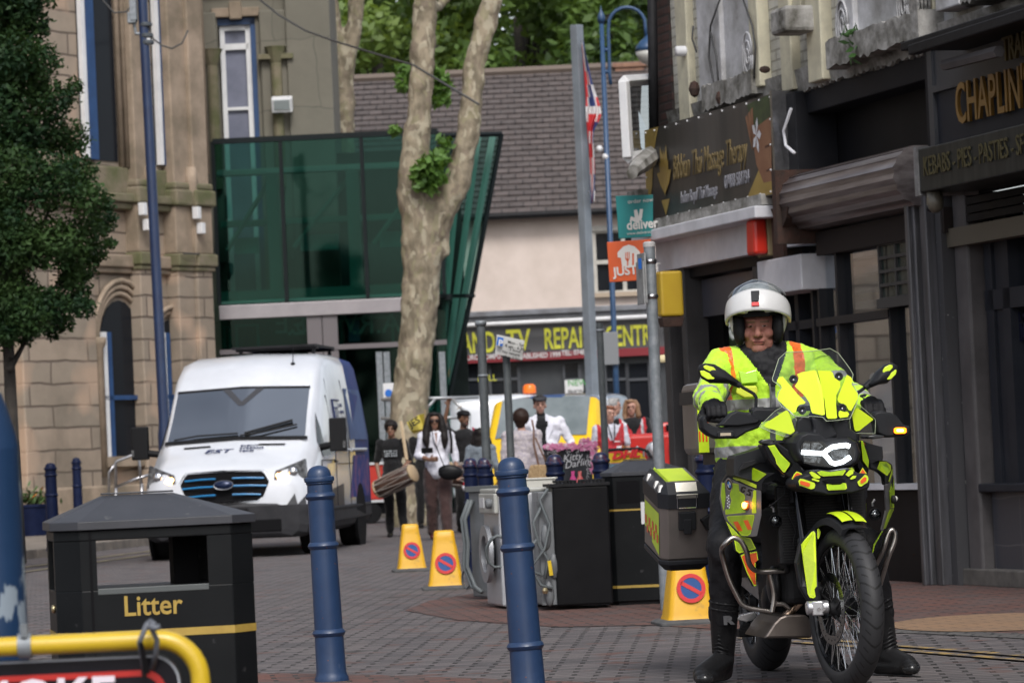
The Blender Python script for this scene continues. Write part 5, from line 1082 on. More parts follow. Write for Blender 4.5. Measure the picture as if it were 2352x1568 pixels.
def wheel(par,x,y,r,w,side):
    q=MB(); R=Matrix.Rotation(math.pi/2*side,3,'X')*1 if 0 else Matrix.Rotation(-math.pi/2*side,3,'X')
    q.lathe([(r*.6,-w/2),(r*.93,-w/2),(r,-w/2+.03),(r,w/2-.03),(r*.93,w/2),(r*.62,w/2)],24,(x,y,r),R=R); o=q.build('wheel',tyre_m,par,smooth=True,autos=40)
    q=MB(); q.lathe([(r*.62,w/2-.01),(r*.60,w/2-.05),(r*.2,w/2-.03),(r*.18,w/2),(.001,w/2)],24,(x,y,r),R=R)
    for k in range(10): 
        a=k*.6283; d=V((math.cos(a),0,math.sin(a))); q.tube([V((x,y+side*(w/2-.02),r))+d*r*.2,V((x,y+side*(w/2-.035),r))+d*r*.6],.022,5)
    q.build('rim',mat('alloy',(.35,.35,.36),.35,.7),o,smooth=True,autos=40)
def van(name,label,cat,loc,rz,S,body_m,roof_m=None,details=None):
    """S: list of (x,zb,zt,w,wt,zs)"""
    t=root(name,loc,rz,label,cat)
    rings=[ring_(*s) for s in S]
    q=MB(); q.loft(rings,0,True); o=q.build('body',body_m,t,smooth=True,autos=50)
    return t,o
# --- white panel van (facing the camera) ---
fx=-2.33-1.03-.08; Yf=41.8; yaw=math.radians(5.2)
ang=-math.pi/2-yaw    # local +x (forward) looks at the camera, slightly to its left
S=[(0,.30,.62,.70,.66,.45,.05),(-.03,.26,.86,.86,.78,.6,.08),(-.10,.24,1.00,.95,.84,.7,.1),(-.24,.24,1.08,.99,.86,.8,.1),(-.60,.26,1.20,1.01,.86,.95,.1),(-.92,.26,1.34,1.02,.88,1.08,.09),(-1.30,.26,1.66,1.02,.86,1.15,.07),(-1.72,.26,2.02,1.02,.85,1.2,.06),(-1.95,.26,2.21,1.02,.865,1.25,.10),(-2.3,.26,2.37,1.02,.875,1.3,.14),(-2.8,.26,2.43,1.02,.88,1.35,.14),(-4.0,.26,2.44,1.02,.88,1.4,.14),(-5.3,.28,2.42,1.01,.84,1.4,.14),(-5.45,.30,2.38,1.0,.82,1.4,.14),(-5.5,.35,2.30,.97,.80,1.4,.12)]
vwhite=mat('van_white',(.68,.70,.74),.22,coat=.5,c2=(.57,.59,.63),scale=1); vgrey=mat('bumper_grey',(.045,.045,.05),.5,c2=(.06,.06,.065),scale=4)
van_t,body=van('delivery_van','white electric panel van with amber headlights driving toward the bin','van',V((fx,Yf,0)),ang,S,[vwhite,MATS.get('x') or mat('van_wrap',(.010,.035,.15),.6,spec=.15,c2=(.02,.03,.15),scale=2,lo=.45,hi=.6,detail=6),vgrey])
me=body.data
for p in me.polygons:
    c=p.center
    if c.z<.60 : p.material_index=2
    elif c.x<-3.9: p.material_index=1
# finer tinting of the lower bumper and rear wrap
def vsurf(x,yf,S=S):
    """top surface height between sections at x"""
    for a,b in zip(S[:-1],S[1:]):
        if b[0]<=x<=a[0]:
            k=(a[0]-x)/(a[0]-b[0]); zt=a[2]+(b[2]-a[2])*k; wt=a[4]+(b[4]-a[4])*k; return zt,wt
def patch(xs,yr,off,nm,m_,par,thick=0):
    q=MB(); n=10; rows=[]
    for x in xs:
        zt,wt=vsurf(x,0); rows.append([V((x+off*.6,-wt*yr+2*wt*yr*j/n,zt+off+.03*(1-abs(2*j/n-1)))) for j in range(n+1)])
    v=[p for r in rows for p in r]; N=n+1
    f=[(i*N+j,i*N+j+1,(i+1)*N+j+1,(i+1)*N+j) for i in range(len(rows)-1) for j in range(n)]
    q.add(v,f); return q.build(nm,m_,par,smooth=True)
ws=patch([-.98,-1.15,-1.3,-1.5,-1.66],.95,.012,'windscreen',vglass,van_t)
patch([-.93,-.98],.985,.010,'windscreen_cowl',plastic,van_t)
patch([-1.66,-1.70],.96,.009,'windscreen_band',plastic,van_t)
def onface(x,y,off=0.0):
    zt,wt=vsurf(x,0); return V((x+off*.6,y,zt+.03*(1-min(1,abs(y)/wt))+off))
q=MB(); 
for y0,y1 in ((-.75,.02),(.05,.72)): q.tube([onface(-.97,y0,.03),onface(-1.0,(y0+y1)/2-.1,.035),onface(-1.0-.12*(y1>.1),y1,.03)],.012,6)
q.tube([onface(-1.0,.10,.03),onface(-1.18,.66,.03)],.016,5); q.build('wiper',plastic,van_t)
q=MB(); q.add([onface(-1.67,-.26,.014),onface(-1.67,.26,.014),onface(-1.42,.03,.014),onface(-1.42,-.03,.014)],[(0,1,2,3)]); q.build('sensor_shade',mat('sensor_shade',(.05,.05,.055),.3),van_t)
# dash + inside
q=MB(); q.bx(-1.6,-.95,-.75,.75,1.0,1.25); q.bx(-2.2,-2.1,-.8,.8,.6,2.0); q.build('dashboard',plastic,van_t)
# grille : rounded hexagon with blue bars
def gpt_(y,z,o=0): # point on the nose surface at y,z
    return V((-.02-.12*(abs(y)/.8)**2-(max(0,z-.85))*.35+.02+o,y,z))
def gpoly(pts,o,nm,m_,par,th=.02):
    q=MB(); q.prism([gpt_(y,z,o) for y,z in pts],(th,0,0)); return q.build(nm,m_,par,bevel=.004)
hexo=[(-.50,.98),(-.46,1.02),(0,1.035),(.46,1.02),(.50,.98),(.55,.88),(.48,.70),(.40,.65),(0,.64),(-.40,.65),(-.48,.70),(-.55,.88)]
gr=gpoly(hexo,.0,'grille',mat('chrome_trim',(.45,.46,.48),.2,.9),van_t,.03)
gpoly([(y*.955,(z-.84)*.91+.84) for y,z in hexo],.022,'grille_opening',darkv,van_t,.015)
gbl=mat('grille_blue',(.02,.22,.50),.3)
q=MB()
for z,w_ in ((.935,.47),(.845,.50),(.745,.43)):
    for s_ in (-1,1): q.tube([gpt_(s_*.10,z+.002,.045),gpt_(s_*w_*.6,z,.045),gpt_(s_*w_,z-.012,.045)],.011,6)
q.build('grille_bar',gbl,gr)
q=MB(); q.lathe([(.001,.02),(.06,.02),(.062,.0)],20,gpt_(0,.86,.05),R=Matrix.Rotation(math.pi/2,3,'Y')@Matrix.Diagonal((.85,1.9,1)).to_3x3()); q.build('oval_badge',mat('badge_blue',(.01,.02,.06),.25,.3),gr,smooth=True)
q=MB(); e_=[gpt_(.115*math.cos(k*.314),.86+.053*math.sin(k*.314),.07) for k in range(21)]; q.tube(e_,.006,5); q.build('badge_rim',MATS['chrome_trim'],gr)
# headlights
for s_ in (-1,1):
    pts=[(s_*.60,1.0),(s_*.86,1.10),(s_*.93,1.13),(s_*.96,.86),(s_*.70,.84),(s_*.58,.90)]
    q=MB(); front=[V((-.02-.42*max(0,(abs(y)-.55))**1.0-(z-.8)*.28+.03,y,z)) for y,z in pts]; q.prism(front,(-.10,0,0)); h_=q.build('headlight',headl,van_t,bevel=.01)
    q=MB()
    for y,z in ((.635,.945),(.675,.95),(.655,.91),(.70,.915)): q.ell(V((.005-.42*(y-.55)-(z-.8)*.28+.015,s_*y,z)),(.02,.026,.026),8)
    q.build('lit_lamp',mat('lamp_amber_lit',(1,.6,.2),.3,emit=(1,.50,.17),es=14),h_)
    q=MB(); q.ell(V((-.10,s_*.80,.98)),(.03,.06,.06),10); q.build('lamp_bowl',chrome,h_,smooth=True)
    q=MB(); q.bx(-.13,-.05,s_*.62,s_*.74,.40,.46); q.build('fog_lamp',headl,van_t,bevel=.01)
    # side cladding and sill
q=MB(); S2=[(s[0]+.014,s[1]-.02,.60 if s[0]>-.3 else .54,s[3]+.016,s[3]+.012,.48,.02,.0) for s in S[:13]]
rr=[ring_(*s_) for s_ in S2]; q.loft(rr,0,True); q.build('bumper_cladding',mat('cladding_grey',(.028,.028,.031),.7,c2=(.038,.038,.042),scale=5),van_t,bevel=.02)
q=MB(); q.bx(-.08,.030,-.66,.66,.30,.44); q.build('lower_intake',darkv,van_t,bevel=.01)
q=MB(); q.bx(.0,.03,-.27,.27,.47,.58); 
pl_=q.build('number_plate_plinth',plastic,van_t)
for s_ in (-1,1):
    wheel(van_t,-.95,s_*.88,.35,.235,s_); wheel(van_t,-4.25,s_*.88,.35,.235,s_)
    q=MB(); 
    for xx in (-.95,-4.25): q.lathe([(.43,-.02),(.43,.02)],20,(xx,s_*1.01,.36),R=Matrix.Rotation(-math.pi/2*s_,3,'X'))
    q.build('wheel_arch',darkv,van_t)
q=MB(); q.bx(-5.2,-.3,-.8,.8,.22,.34); q.build('underbody',darkv,van_t)
# side windows/doors (vehicle left = image right)
def side(x,z,o=.006,s_=1):
    for a,b in zip(S[:-1],S[1:]):
        if b[0]<=x<=a[0]:
            k=(a[0]-x)/(a[0]-b[0]); i=lambda n:a[n]+(b[n]-a[n])*k; w,wt,zs,zt=i(3),i(4),i(5),i(2)
            if z<=zs: y=w
            else:
                zm=zs+(zt-zs)*.5; ym=wt+(w-wt)*.55
                y= w+(ym-w)*(z-zs)/(zm-zs) if z<zm else ym+(wt+(w-wt)*.12-ym)*(z-zm)/(zt-.13-zm)
            return V((x,s_*(y+o),z))
for s_ in (-1,1):
    q=MB(); P_=[(-1.12,1.32),(-1.62,1.86),(-2.10,1.90),(-2.12,1.20),(-1.15,1.14)]; q.add([side(x,z,.008,s_) for x,z in P_],[tuple(range(5))]); q.build('door_window',sideglass,van_t)
    q=MB()
    for a,b in (((-1.0,1.1),(-1.05,.5)),((-2.2,2.1),(-2.2,.5)),((-2.2,1.05),(-4.9,1.05)),((-3.4,2.1),(-3.4,.5)),((-1.05,1.1),(-2.2,1.1))):
        q.tube([side(a[0],a[1],.0,s_),side((a[0]+b[0])/2,(a[1]+b[1])/2,.0,s_),side(b[0],b[1],.0,s_)],.006,4)
    q.build('panel_gap',plastic,van_t)
    q=MB(); q.tube([side(-2.25,1.22,.015,s_),side(-3.3,1.22,.015,s_)],.018,6); q.tube([side(-3.45,1.22,.02,s_),side(-4.9,1.22,.02,s_)],.022,6); q.build('sliding_rail',mat('rail_silver',(.5,.52,.55),.3,.5),van_t)
    q=MB(); q.box(side(-1.98,1.08,.03,s_),(.16,.03,.03)); q.build('door_handle',plastic,van_t,bevel=.005)
    mrr=side(-1.18,1.30,.0,s_); q=MB(); q.box(mrr+V((.02,s_*.24,.10)),(.13,.20,.40)); q.tube([mrr+V((-.03,-s_*.02,-.05)),mrr+V((.02,s_*.16,-.02))],.045,8); mo=q.build('wing_mirror',plastic,van_t,bevel=.04,seg=3)
    q=MB(); q.box(mrr+V((.09,s_*.32,-.02)),(.02,.03,.08)); q.build('indicator',headl,mo)
q=MB(); q.prism([side(-3.3,.62,.006),side(-5.2,.62,.006),side(-5.2,1.15,.006),side(-3.8,1.15,.006)],(0,.001,0)); q.build('wrap_graphic',mat('wrap_swirl',(.015,.04,.20),.6,spec=.15,c2=(.16,.08,.20),scale=4,lo=.45,hi=.58,detail=7),van_t)
q=MB(); q.add([side(-3.5,1.35,.007),side(-5.2,1.35,.007),side(-5.2,2.0,.007),side(-3.55,2.0,.007)],[(0,1,2,3)]); q.build('wrap_window_print',mat('wrap_print',(.01,.04,.14),.5,spec=.2,c2=(.03,.08,.22),scale=1.5),van_t)
# lettering: side and bonnet
nb=mat('logo_navy',(.01,.02,.09),.4)
def stext(s_,x,z,size,m_,sx=1): text('lettering',s_,size,m_,van_t,side(x,z,.012),(-1,0,0),(0,-.12,1),.002,bold=.001,sx=sx)
stext('EST',-2.45,1.62,.20,nb,1.3); 
for k,w_ in enumerate(('event','streams','team')): stext(w_,-2.98,1.76-.085*k,.085,nb)
stext('keep the show moving',-2.45,1.50,.055,nb)
q=MB(); f1=lambda x,z:side(x,z,.010); 
for a,b in (((-2.42,1.84),(-2.95,1.84)),((-2.42,1.84),(-2.42,1.57)),((-2.42,1.57),(-2.95,1.57))): q.tube([f1(*a),f1(*b)],.012,4)
q.build('logo_frame',nb,van_t)
text('lettering','EST',.15,nb,van_t,onface(-.62,-.34,.01)+V((0,0,.01)),(0,1,0),(-.9,0,.33),.002,bold=.001,sx=1.4,shear=.2)
for k,w_ in enumerate(('EVENT','STREAMS','TEAM')): text('lettering',w_,.06,nb,van_t,onface(-.76+.07*k,.08,.012),(0,1,0),(-.9,0,.33),.002,bold=.001,sx=1.2)
q=MB()
for s_ in (-1,1): q.add([onface(-.80,s_*.60,.008),onface(-.80,s_*.28,.008),onface(-.84,s_*.30,.008),onface(-.84,s_*.62,.008)],[(0,1,2,3)])
q.build('bonnet_vent',darkv,van_t)
q=MB(); q.tube([V((-2.1,.55,2.29)),V((-2.12,.56,2.55))],.006,5); q.ell((-2.1,.55,2.30),(.03,.03,.02),8); q.build('aerial',plastic,van_t)
q=MB(); 
for x in (-3.0,-4.4): q.bx(x-.04,x+.04,-.30,.74,2.50,2.53); q.bx(x-.03,x+.03,-.26,-.22,2.42,2.50); q.bx(x-.03,x+.03,.66,.7,2.42,2.50)
q.bx(-4.6,-2.9,-.34,.72,2.53,2.56); q.build('roof_rack',blackm,van_t)
# --- yellow/blue van ---
S3=[(s[0]*.82,s[1],min(.3+(s[2]-.3)*.92,1.84+.03*min(4,-s[0])),s[3]*.96,s[4]*.93,.3+(s[5]-.3)*.9)+tuple(s[6:]) for s in S]
yv=mat('van_yellow',(.78,.50,.01),.35,coat=.2,c2=(.74,.47,.01),scale=2); nv=mat('van_navy',(.012,.03,.07),.3,coat=.5)
c=P(1222,1060,53); yvt,yb=van('patrol_van','yellow and navy van parked behind the man in the white coat','van',V((c.x,53,0)),-math.pi/2-math.radians(11),S3,[yv,nv,mat('van_blue_roof',(.05,.10,.24),.3,coat=.5),vgrey,vwhite])
for p in yb.data.polygons:
    cc=p.center; 
    if cc.x<-2.35: p.material_index=1
    elif cc.x<-2.05: p.material_index=4
    elif cc.x<-1.42 and cc.z>1.6: p.material_index=2
    elif cc.z<.42: p.material_index=3
def vs3(x,S_=S3):
    for a,b in zip(S_[:-1],S_[1:]):
        if b[0]<=x<=a[0]:
            k=(a[0]-x)/(a[0]-b[0]); return a[2]+(b[2]-a[2])*k, a[4]+(b[4]-a[4])*k, a[3]+(b[3]-a[3])*k, a[5]+(b[5]-a[5])*k
rows=[]; q=MB()
for x in (-.80,-1.07,-1.3,-1.42):
    zt,wt,_,_=vs3(x); rows.append([V((x+.01,-wt*.86+2*wt*.86*j/8,zt+.015+.03*(1-abs(2*j/8-1)))) for j in range(9)])
q.add([p for r in rows for p in r],[(i*9+j,i*9+j+1,(i+1)*9+j+1,(i+1)*9+j) for i in range(3) for j in range(8)]); q.build('windscreen',mat('pale_windscreen',(.13,.155,.16),.1,c2=(.21,.24,.25),scale=1.5),yvt,smooth=True)
q=MB()
for x in (-1.42,-1.6):
    zt,wt,_,_=vs3(x); q.bx(x-.03,x+.03,-.25,.25,zt,zt+.05)
q.build('roof_bar',mat('van_blue_roof',(.05,.10,.24)),yvt)
q=MB(); q.add([V((-.95,.955,1.10)),V((-1.30,.86,1.50)),V((-1.75,.845,1.55)),V((-1.78,.965,1.0)),V((-.98,.965,.98))],[(0,1,2,3,4)]); q.build('door_window',sideglass,yvt)
q=MB(); q.box((-.98,1.12,1.05),(.1,.2,.26)); q.build('wing_mirror',plastic,yvt,bevel=.04)
q=MB(); q.tube([V((-1.3,-.1,1.62)),V((-1.32,-.08,1.95))],.008,5); q.build('aerial',plastic,yvt)
for s_ in (-1,1): wheel(yvt,-.8,s_*.8,.31,.2,s_); wheel(yvt,-3.5,s_*.8,.31,.2,s_)
text('lettering','Breezy',.30,mat('pale_lettering',(.45,.5,.5),.5),yvt,V((-2.5,.985,1.15)),(-1,0,0),(0,-.1,1),.003,bold=.006)
q=MB(); 
for y in (-.6,.6): q.ell((-.12,y,.74),(.05,.14,.08),10)
q.build('headlight',headl,yvt,smooth=True)
# --- white van behind, with beacon ---
S4=[(s[0],s[1],.3+(s[2]-.3)*.90,s[3],s[4],s[5])+tuple(s[6:]) for s in S]
c=P(1170,1000,68); wv,wb=van('parked_van','long white van with an orange roof beacon behind the yellow van','van',V((c.x+3.0,70,0)),math.radians(5),S4,[vwhite])
q=MB(); q.lathe([(.11,0),(.13,.02),(.12,.14),(.08,.18)],14,(-2.6,-.2,2.24)); q.build('beacon',mat('beacon_orange',(.8,.16,.02),.3,emit=(1,.2,.02),es=.25),wv,smooth=True)
q=MB(); q.bx(-1.9,-1.5,-.8,-.5,2.0,2.06); q.build('marker_light',mat('marker_orange',(.8,.3,.02),.4),wv)
q=MB(); q.add([V((-1.15,-1.035,1.15)),V((-1.7,-.93,1.75)),V((-2.4,-.93,1.75)),V((-2.4,-1.03,1.15))],[(0,1,2,3)]); q.build('door_window',sideglass,wv)
for s_ in (-1,1): wheel(wv,-.95,s_*.88,.35,.235,s_); wheel(wv,-4.25,s_*.88,.35,.235,s_)
# --- red off-road vehicle with round lamp ---
c=P(1545,1030,48.6); rj=root('red_jeep',V((c.x,c.y,0)),math.radians(0),'red boxy off-road vehicle with a round headlamp between the grey pole and the shops','car')
q=MB(); q.bx(-.62,.75,0,1.9,.55,1.27); q.build('bonnet_and_wings',red,rj,bevel=.06,seg=3)
q=MB(); q.bx(-.1,.8,1.9,2.3,.5,1.42); q.build('cab',red,rj,bevel=.05)
q=MB(); q.bx(.0,.7,1.86,1.92,1.3,1.39); q.build('windscreen',sideglass,rj)
q=MB(); q.bx(-.05,.6,-.03,.05,.65,1.1); q.build('grille',darkv,rj)
for x,z,r in ((-.25,1.03,.13),(-.48,1.07,.035),(.62,1.03,.13)):
    q=MB(); q.lathe([(.001,.03),(r*.8,.025),(r,.0),(r,-.02)],18,(x,-.02,z),R=R90); q.build('headlamp',mat('lamp_clear',(.4,.4,.42),.1,.6),rj,smooth=True)
q=MB(); q.bx(-.7,.8,-.25,-.05,.42,.55); q.build('bumper',blackm,rj,bevel=.02)
for s_ in (-1,1):
    q=MB(); q.lathe([(.2,-.11),(.36,-.11),(.37,-.08),(.37,.08),(.36,.11),(.2,.11)],20,(.06+s_*.62,.55,.37),R=Matrix.Rotation(math.pi/2,3,'Y')); q.build('wheel',tyre_m,rj,smooth=True,autos=40)
# --- red decorated float/handcart behind the drummers ---
c=P(930,1100,61); rc=root('red_cart',V((c.x,c.y,.0)),0,'low red cart with a pale rim behind the drummers in black','cart')
q=MB(); q.bx(-.95,.55,0,.9,.40,1.02); q.build('side_panel',mat('cart_red',(.55,.035,.02),.45),rc,bevel=.03)
q=MB(); q.bx(-.98,.58,-.03,.0,.36,.40); q.bx(-.98,.58,-.03,.0,1.0,1.04); q.build('trim',white,rc)
q=MB(); q.bx(-.9,.5,.05,.85,.16,.38); q.build('chassis',darkv,rc)
for x in (-.6,.25):
    q=MB(); q.lathe([(.05,-.05),(.17,-.05),(.18,0),(.17,.05),(.05,.05)],16,(x,.0,.18),R=R90); q.build('wheel',tyre_m,rc)
# --- metal barrier frame near the plane tree ---
br=root('metal_frame',V((P(1000,1000,58).x,58,0)),0,'silver box-truss frame standing by the plane tree behind the drummers','frame')
A_=lambda x,y,o=0:P(x,y,58+o)-br.location; tr=mat('truss_silver',(.42,.43,.44),.35,.7)
q=MB()
for a,b in (((875,917),(1100,912)),((1000,915),(965,955)),((1040,916),(1075,955)),((960,960),(1080,958)),((875,960),(960,962)),((975,1175),(975,958)),((1078,1175),(1078,950))): q.tube([A_(*a),A_(*b)],.03,6)
q.build('truss',tr,br,smooth=True)
# ================= people in the street =================
def skin(name,c): return mat(name,c,.5,c2=tuple(v*.85 for v in c),scale=14)
sk_l=skin('skin_light',(.42,.23,.17)); sk_m=skin('skin_mid',(.26,.14,.09)); sk_d=skin('skin_brown',(.17,.085,.05)); 
eye_d=mat('eye_dark',(.02,.015,.012),.3); lipm=mat('lips',(.28,.09,.08),.5); 
hair_b=mat('hair_black',(.010,.008,.008),.45,c2=(.022,.018,.016),scale=30,stretch=(6,6,.6)); hair_br=mat('hair_brown',(.016,.009,.007),.5,c2=(.035,.018,.012),scale=30,stretch=(6,6,.6)); hair_g=mat('hair_grey',(.35,.34,.33),.6,c2=(.22,.21,.2),scale=30)
hair_ar=mat('hair_auburn',(.16,.05,.025),.5,c2=(.24,.09,.04),scale=30,stretch=(6,6,.6)); hair_bl=mat('hair_fair',(.30,.18,.10),.5,c2=(.2,.11,.06),scale=30,stretch=(6,6,.6))
def cloth(name,c,c2=None,sc=9,r=.85,bump=.25): return mat(name,c,r,c2=c2 or tuple(v*.7 for v in c),scale=sc,bump=bump,bscale=14,sheen=.2)
c_blk=cloth('cloth_black',(.012,.012,.013)); c_wht=cloth('cloth_white',(.72,.72,.78),(.62,.62,.69)); c_brn=cloth('cloth_brown',(.055,.025,.022)); c_red=cloth('vest_red',(.48,.022,.03)); c_lav=cloth('cloth_lavender_print',(.48,.43,.42),(.30,.27,.32),30)
c_gry=cloth('cloth_grey',(.17,.20,.23)); shoe=mat('shoe_black',(.01,.01,.01),.5)
def hand(q,w,d,side,curl=.3,k=1.0,up=None):
    """palm, four unequal fingers and a thumb; w wrist point, d pointing direction"""
    d=V(d).normalized(); a=V((0,-1,0)) if abs(d.y)<.8 else V((0,0,-1)); lat=d.cross(a).normalized()*side; pal=lat.cross(d).normalized()*side
    c=w+d*.045*k; 
    q.cap(w,w+d*.075*k,.024*k,.032*k,8); q.cap(w+d*.03*k+lat*.015*k,w+d*.075*k+lat*.022*k,.017*k,.017*k,8); q.cap(w+d*.03*k-lat*.015*k,w+d*.075*k-lat*.022*k,.017*k,.017*k,8)
    for i,L_ in enumerate((.062,.075,.070,.055)):
        o=lat*(.030-.020*i)*k; b=w+d*.085*k+o; m_=b+(d*(1-curl*.5)+pal*curl*.8).normalized()*L_*.5*k; e=m_+(d*(1-curl)+pal*curl*1.3).normalized()*L_*.5*k
        q.cap(b,m_,.0095*k,.009*k,6); q.cap(m_,e,.009*k,.0078*k,6)
    b=w+d*.02*k+lat*.028*k; m_=b+(d*.6+lat*.8).normalized()*.035*k; e=m_+(d*.9+lat*.25+pal*.3).normalized()*.03*k; q.cap(b,m_,.012*k,.0105*k,6); q.cap(m_,e,.0105*k,.009*k,6)
def person(label,loc,rz,h,skinm,pose,top,bottom,hair,group=None,shoes=shoe,sleeve=1.0,build=1.0,head_rot=0,shades=False,skirt=0,top_len=.86,vox=.0125,beard=None,category='person',legw=1.0):
    k=h/1.75; t=root('person',loc,rz,label,category,group); t.scale=(k,k,k)
    J=dict(hl=(.09,0,.92),hr=(-.09,0,.92),kl=(.10,-.02,.50),kr=(-.10,-.02,.50),al=(.11,.02,.09),ar=(-.11,.02,.09),sl=(.185*build,0,1.42),sr=(-.185*build,0,1.42),el=(.24,.02,1.14),er=(-.24,.02,1.14),wl=(.25,-.06,.90),wr=(-.25,-.06,.90),hd=(0,-.02,1.625),ch=(0,0,1.25)); J.update(pose); J={a:V(b) if isinstance(b,(tuple,list)) else b for a,b in J.items()}
    Rh=Matrix.Rotation(head_rot,3,'Z'); H_=J['hd']; hv=lambda x,y,z:H_+Rh@V((x,y,z))
    q=MB(); q.ell(H_+V((0,0,.02)),(.074,.092,.098),14); q.ell(hv(0,-.022,-.045),(.056,.066,.068),12); q.ell(hv(0,-.045,-.085),(.032,.035,.028),8); q.ell(hv(0,-.092,-.018),(.014,.020,.022),8); q.ell(hv(0,-.072,.035),(.05,.028,.018),8)
    for s_ in (-1,1): q.ell(hv(s_*.075,.005,-.012),(.012,.02,.03),8)
    q.cap(V((J['hd'].x*.6,.01,1.44)),H_+V((0,.01,-.06)),.058,.052,10)
    ch=J['ch']; q.ell(V((0,0,1.36)),(.17*build,.10,.14),12); q.ell(ch,(.145*build,.10*build,.2),12); q.ell(V((0,0,1.0)),(.155*build,.11*build,.14),12)
    for s_,S_,E_,W_ in ((1,'sl','el','wl'),(-1,'sr','er','wr')):
        q.cap(J[S_],J[E_],.050,.040,8); q.cap(J[E_],J[W_],.039,.027,8); hand(q,J[W_],J.get('d'+W_,(J[W_]-J[E_])),s_,J.get('c'+W_,V((.35,0,0))).x if isinstance(J.get('c'+W_),V) else .35)
    for a,b,c in (('hl','kl','al'),('hr','kr','ar')):
        q.cap(J[a],J[b],.08,.055,8); q.cap(J[b],J[c],.055,.038,8); q.cap(J[c]+V((0,.02,-.04)),J[c]+V((0,-.14,-.055)),.036,.03,8)
    mats=[skinm,eye_d,lipm,beard or skinm]
    def cls(c,n):
        l=Rh.inverted()@(c-H_)
        if l.y<-.05 and abs(l.z)<.14:
            for s_ in (-1,1):
                if abs(l.x-s_*.031)<.013 and abs(l.z-.008)<.0065: return 1
                if abs(l.x-s_*.032)<.020 and abs(l.z-.033)<.005: return 1
            if abs(l.x)<.024 and abs(l.z+.066)<.0055: return 2
        if beard and l.z<-.045 and l.z>-.125 and l.y<.01 and abs(l.x)<.07: return 3
        return 0
    organic(q,'body',mats,t,voxel=.0092,smooth_it=2,classify=cls)
    # top garment
    q=MB(); b_=build; q.ell(V((0,0,1.37)),(.185*b_,.12*b_,.13),14); q.ell(ch,(.170*b_,.125*b_,.22),14); q.cap(V((0,0,1.1)),V((0,0,top_len+.1)),.15*b_,.165*b_,14); q.ell(V((0,.0,1.03)),(.178*b_,.135*b_,.16),12)
    for S_,E_,W_ in (('sl','el','wl'),('sr','er','wr')):
        q.ell(J[S_],(.072,.072,.075),10)
        if sleeve<=1: q.cap(J[S_],J[S_].lerp(J[E_],sleeve),.067,.062,10)
        else: q.cap(J[S_],J[E_],.067,.058,10); q.cap(J[E_],J[E_].lerp(J[W_],sleeve-1),.057,.047,10)
    def tc(c,n): return top['cls'](c) if 'cls' in top else 0
    to=organic(q,top.get('name','shirt'),top['m'],t,voxel=vox,smooth_it=5,classify=tc)
    dm=bpy.data.textures.get('folds') or bpy.data.textures.new('folds','CLOUDS'); dm.noise_scale=.11; md=to.modifiers.new('d','DISPLACE'); md.texture=dm; md.strength=.035; md.mid_level=.5
    # cut neckline: collar ring
    q=MB(); q.ell(V((0,0,.95)),(.168*b_,.125*b_,.12),12)
    for a,b,c in (('hl','kl','al'),('hr','kr','ar')): q.cap(J[a],J[b],.098*legw,.080*legw,10); q.cap(J[b],J[c].lerp(J[b],.08),.078*legw,.064*legw,10)
    bo=organic(q,bottom.get('name','trousers'),bottom['m'],t,voxel=vox,smooth_it=5); md=bo.modifiers.new('d','DISPLACE'); md.texture=dm; md.strength=.03; md.mid_level=.5
    for a in ('al','ar'):
        q=MB(); q.cap(J[a]+V((0,.03,-.045)),J[a]+V((0,-.15,-.06)),.042,.036,8); q.cap(J[a]+V((0,.0,.01)),J[a]+V((0,-.02,-.05)),.045,.045,8); organic(q,'shoe',shoes,t,voxel=.013,smooth_it=2)
    if hair:
        q=MB(); kind,hm=hair[0],hair[1]
        if kind in ('short','long','bob','cap'):
            q.ell(H_+Rh@V((0,.022,.045)),(.084,.092,.092),14); q.ell(H_+Rh@V((0,-.045,.10)),(.062,.05,.035),10)
        if kind=='fringe': q.ell(H_+Rh@V((0,.018,.05)),(.108,.112,.108),14); q.ell(H_+Rh@V((0,-.07,.07)),(.07,.04,.035),10)
        if kind=='full': q.ell(H_+V((0,.02,.045)),(.122,.12,.125),14); q.ell(H_+V((0,.05,-.03)),(.08,.06,.09),12)
        if kind=='long':
            for s_ in (-1,1): q.tube([H_+Rh@V((s_*.05,-.02,.12)),H_+Rh@V((s_*.088,-.02,.04)),H_+V((s_*.11,-.03,-.1)),H_+V((s_*.13,-.07,-.25)),H_+V((s_*.12,-.09,-.38))],[.03,.045,.06,.055,.02],8)
            q.ell(H_+V((0,.06,-.10)),(.1,.05,.17),12)
        if kind=='bob':
            for s_ in (-1,1): q.tube([H_+Rh@V((s_*.05,-.02,.12)),H_+Rh@V((s_*.082,.0,.03)),H_+Rh@V((s_*.095,.02,-.1)),H_+V((s_*.09,.02,-.17))],[.03,.04,.045,.02],8)
        ho=organic(q,'hair',hm,t,voxel=.011,smooth_it=2); md=ho.modifiers.new('d','DISPLACE'); md.texture=dm; md.strength=.02; md.mid_level=.5
        if kind=='cap' or (len(hair)>2 and hair[2]):
            q=MB(); cm=hair[2]; q.ell(H_+Rh@V((0,.01,.085)),(.098,.115,.048),14); q.ell(H_+Rh@V((0,-.075,.065)),(.068,.055,.02),12); organic(q,'flat_cap',cm,t,voxel=.011,smooth_it=2)
    if shades:
        q=MB()
        for s_ in (-1,1): q.ell(hv(s_*.034,-.09,.008),(.029,.012,.022),10)
        q.tube([hv(-.08,-.01,.015),hv(-.06,-.08,.015),hv(0,-.098,.018),hv(.06,-.08,.015),hv(.08,-.01,.015)],.004,5); q.build('sunglasses',mat('shades_glass',(.02,.012,.012),.08),t,smooth=True)
    return t,k
def at(px,Y,z=0,py=1200): p=P(px,py,Y); return V((p.x,p.y,z))
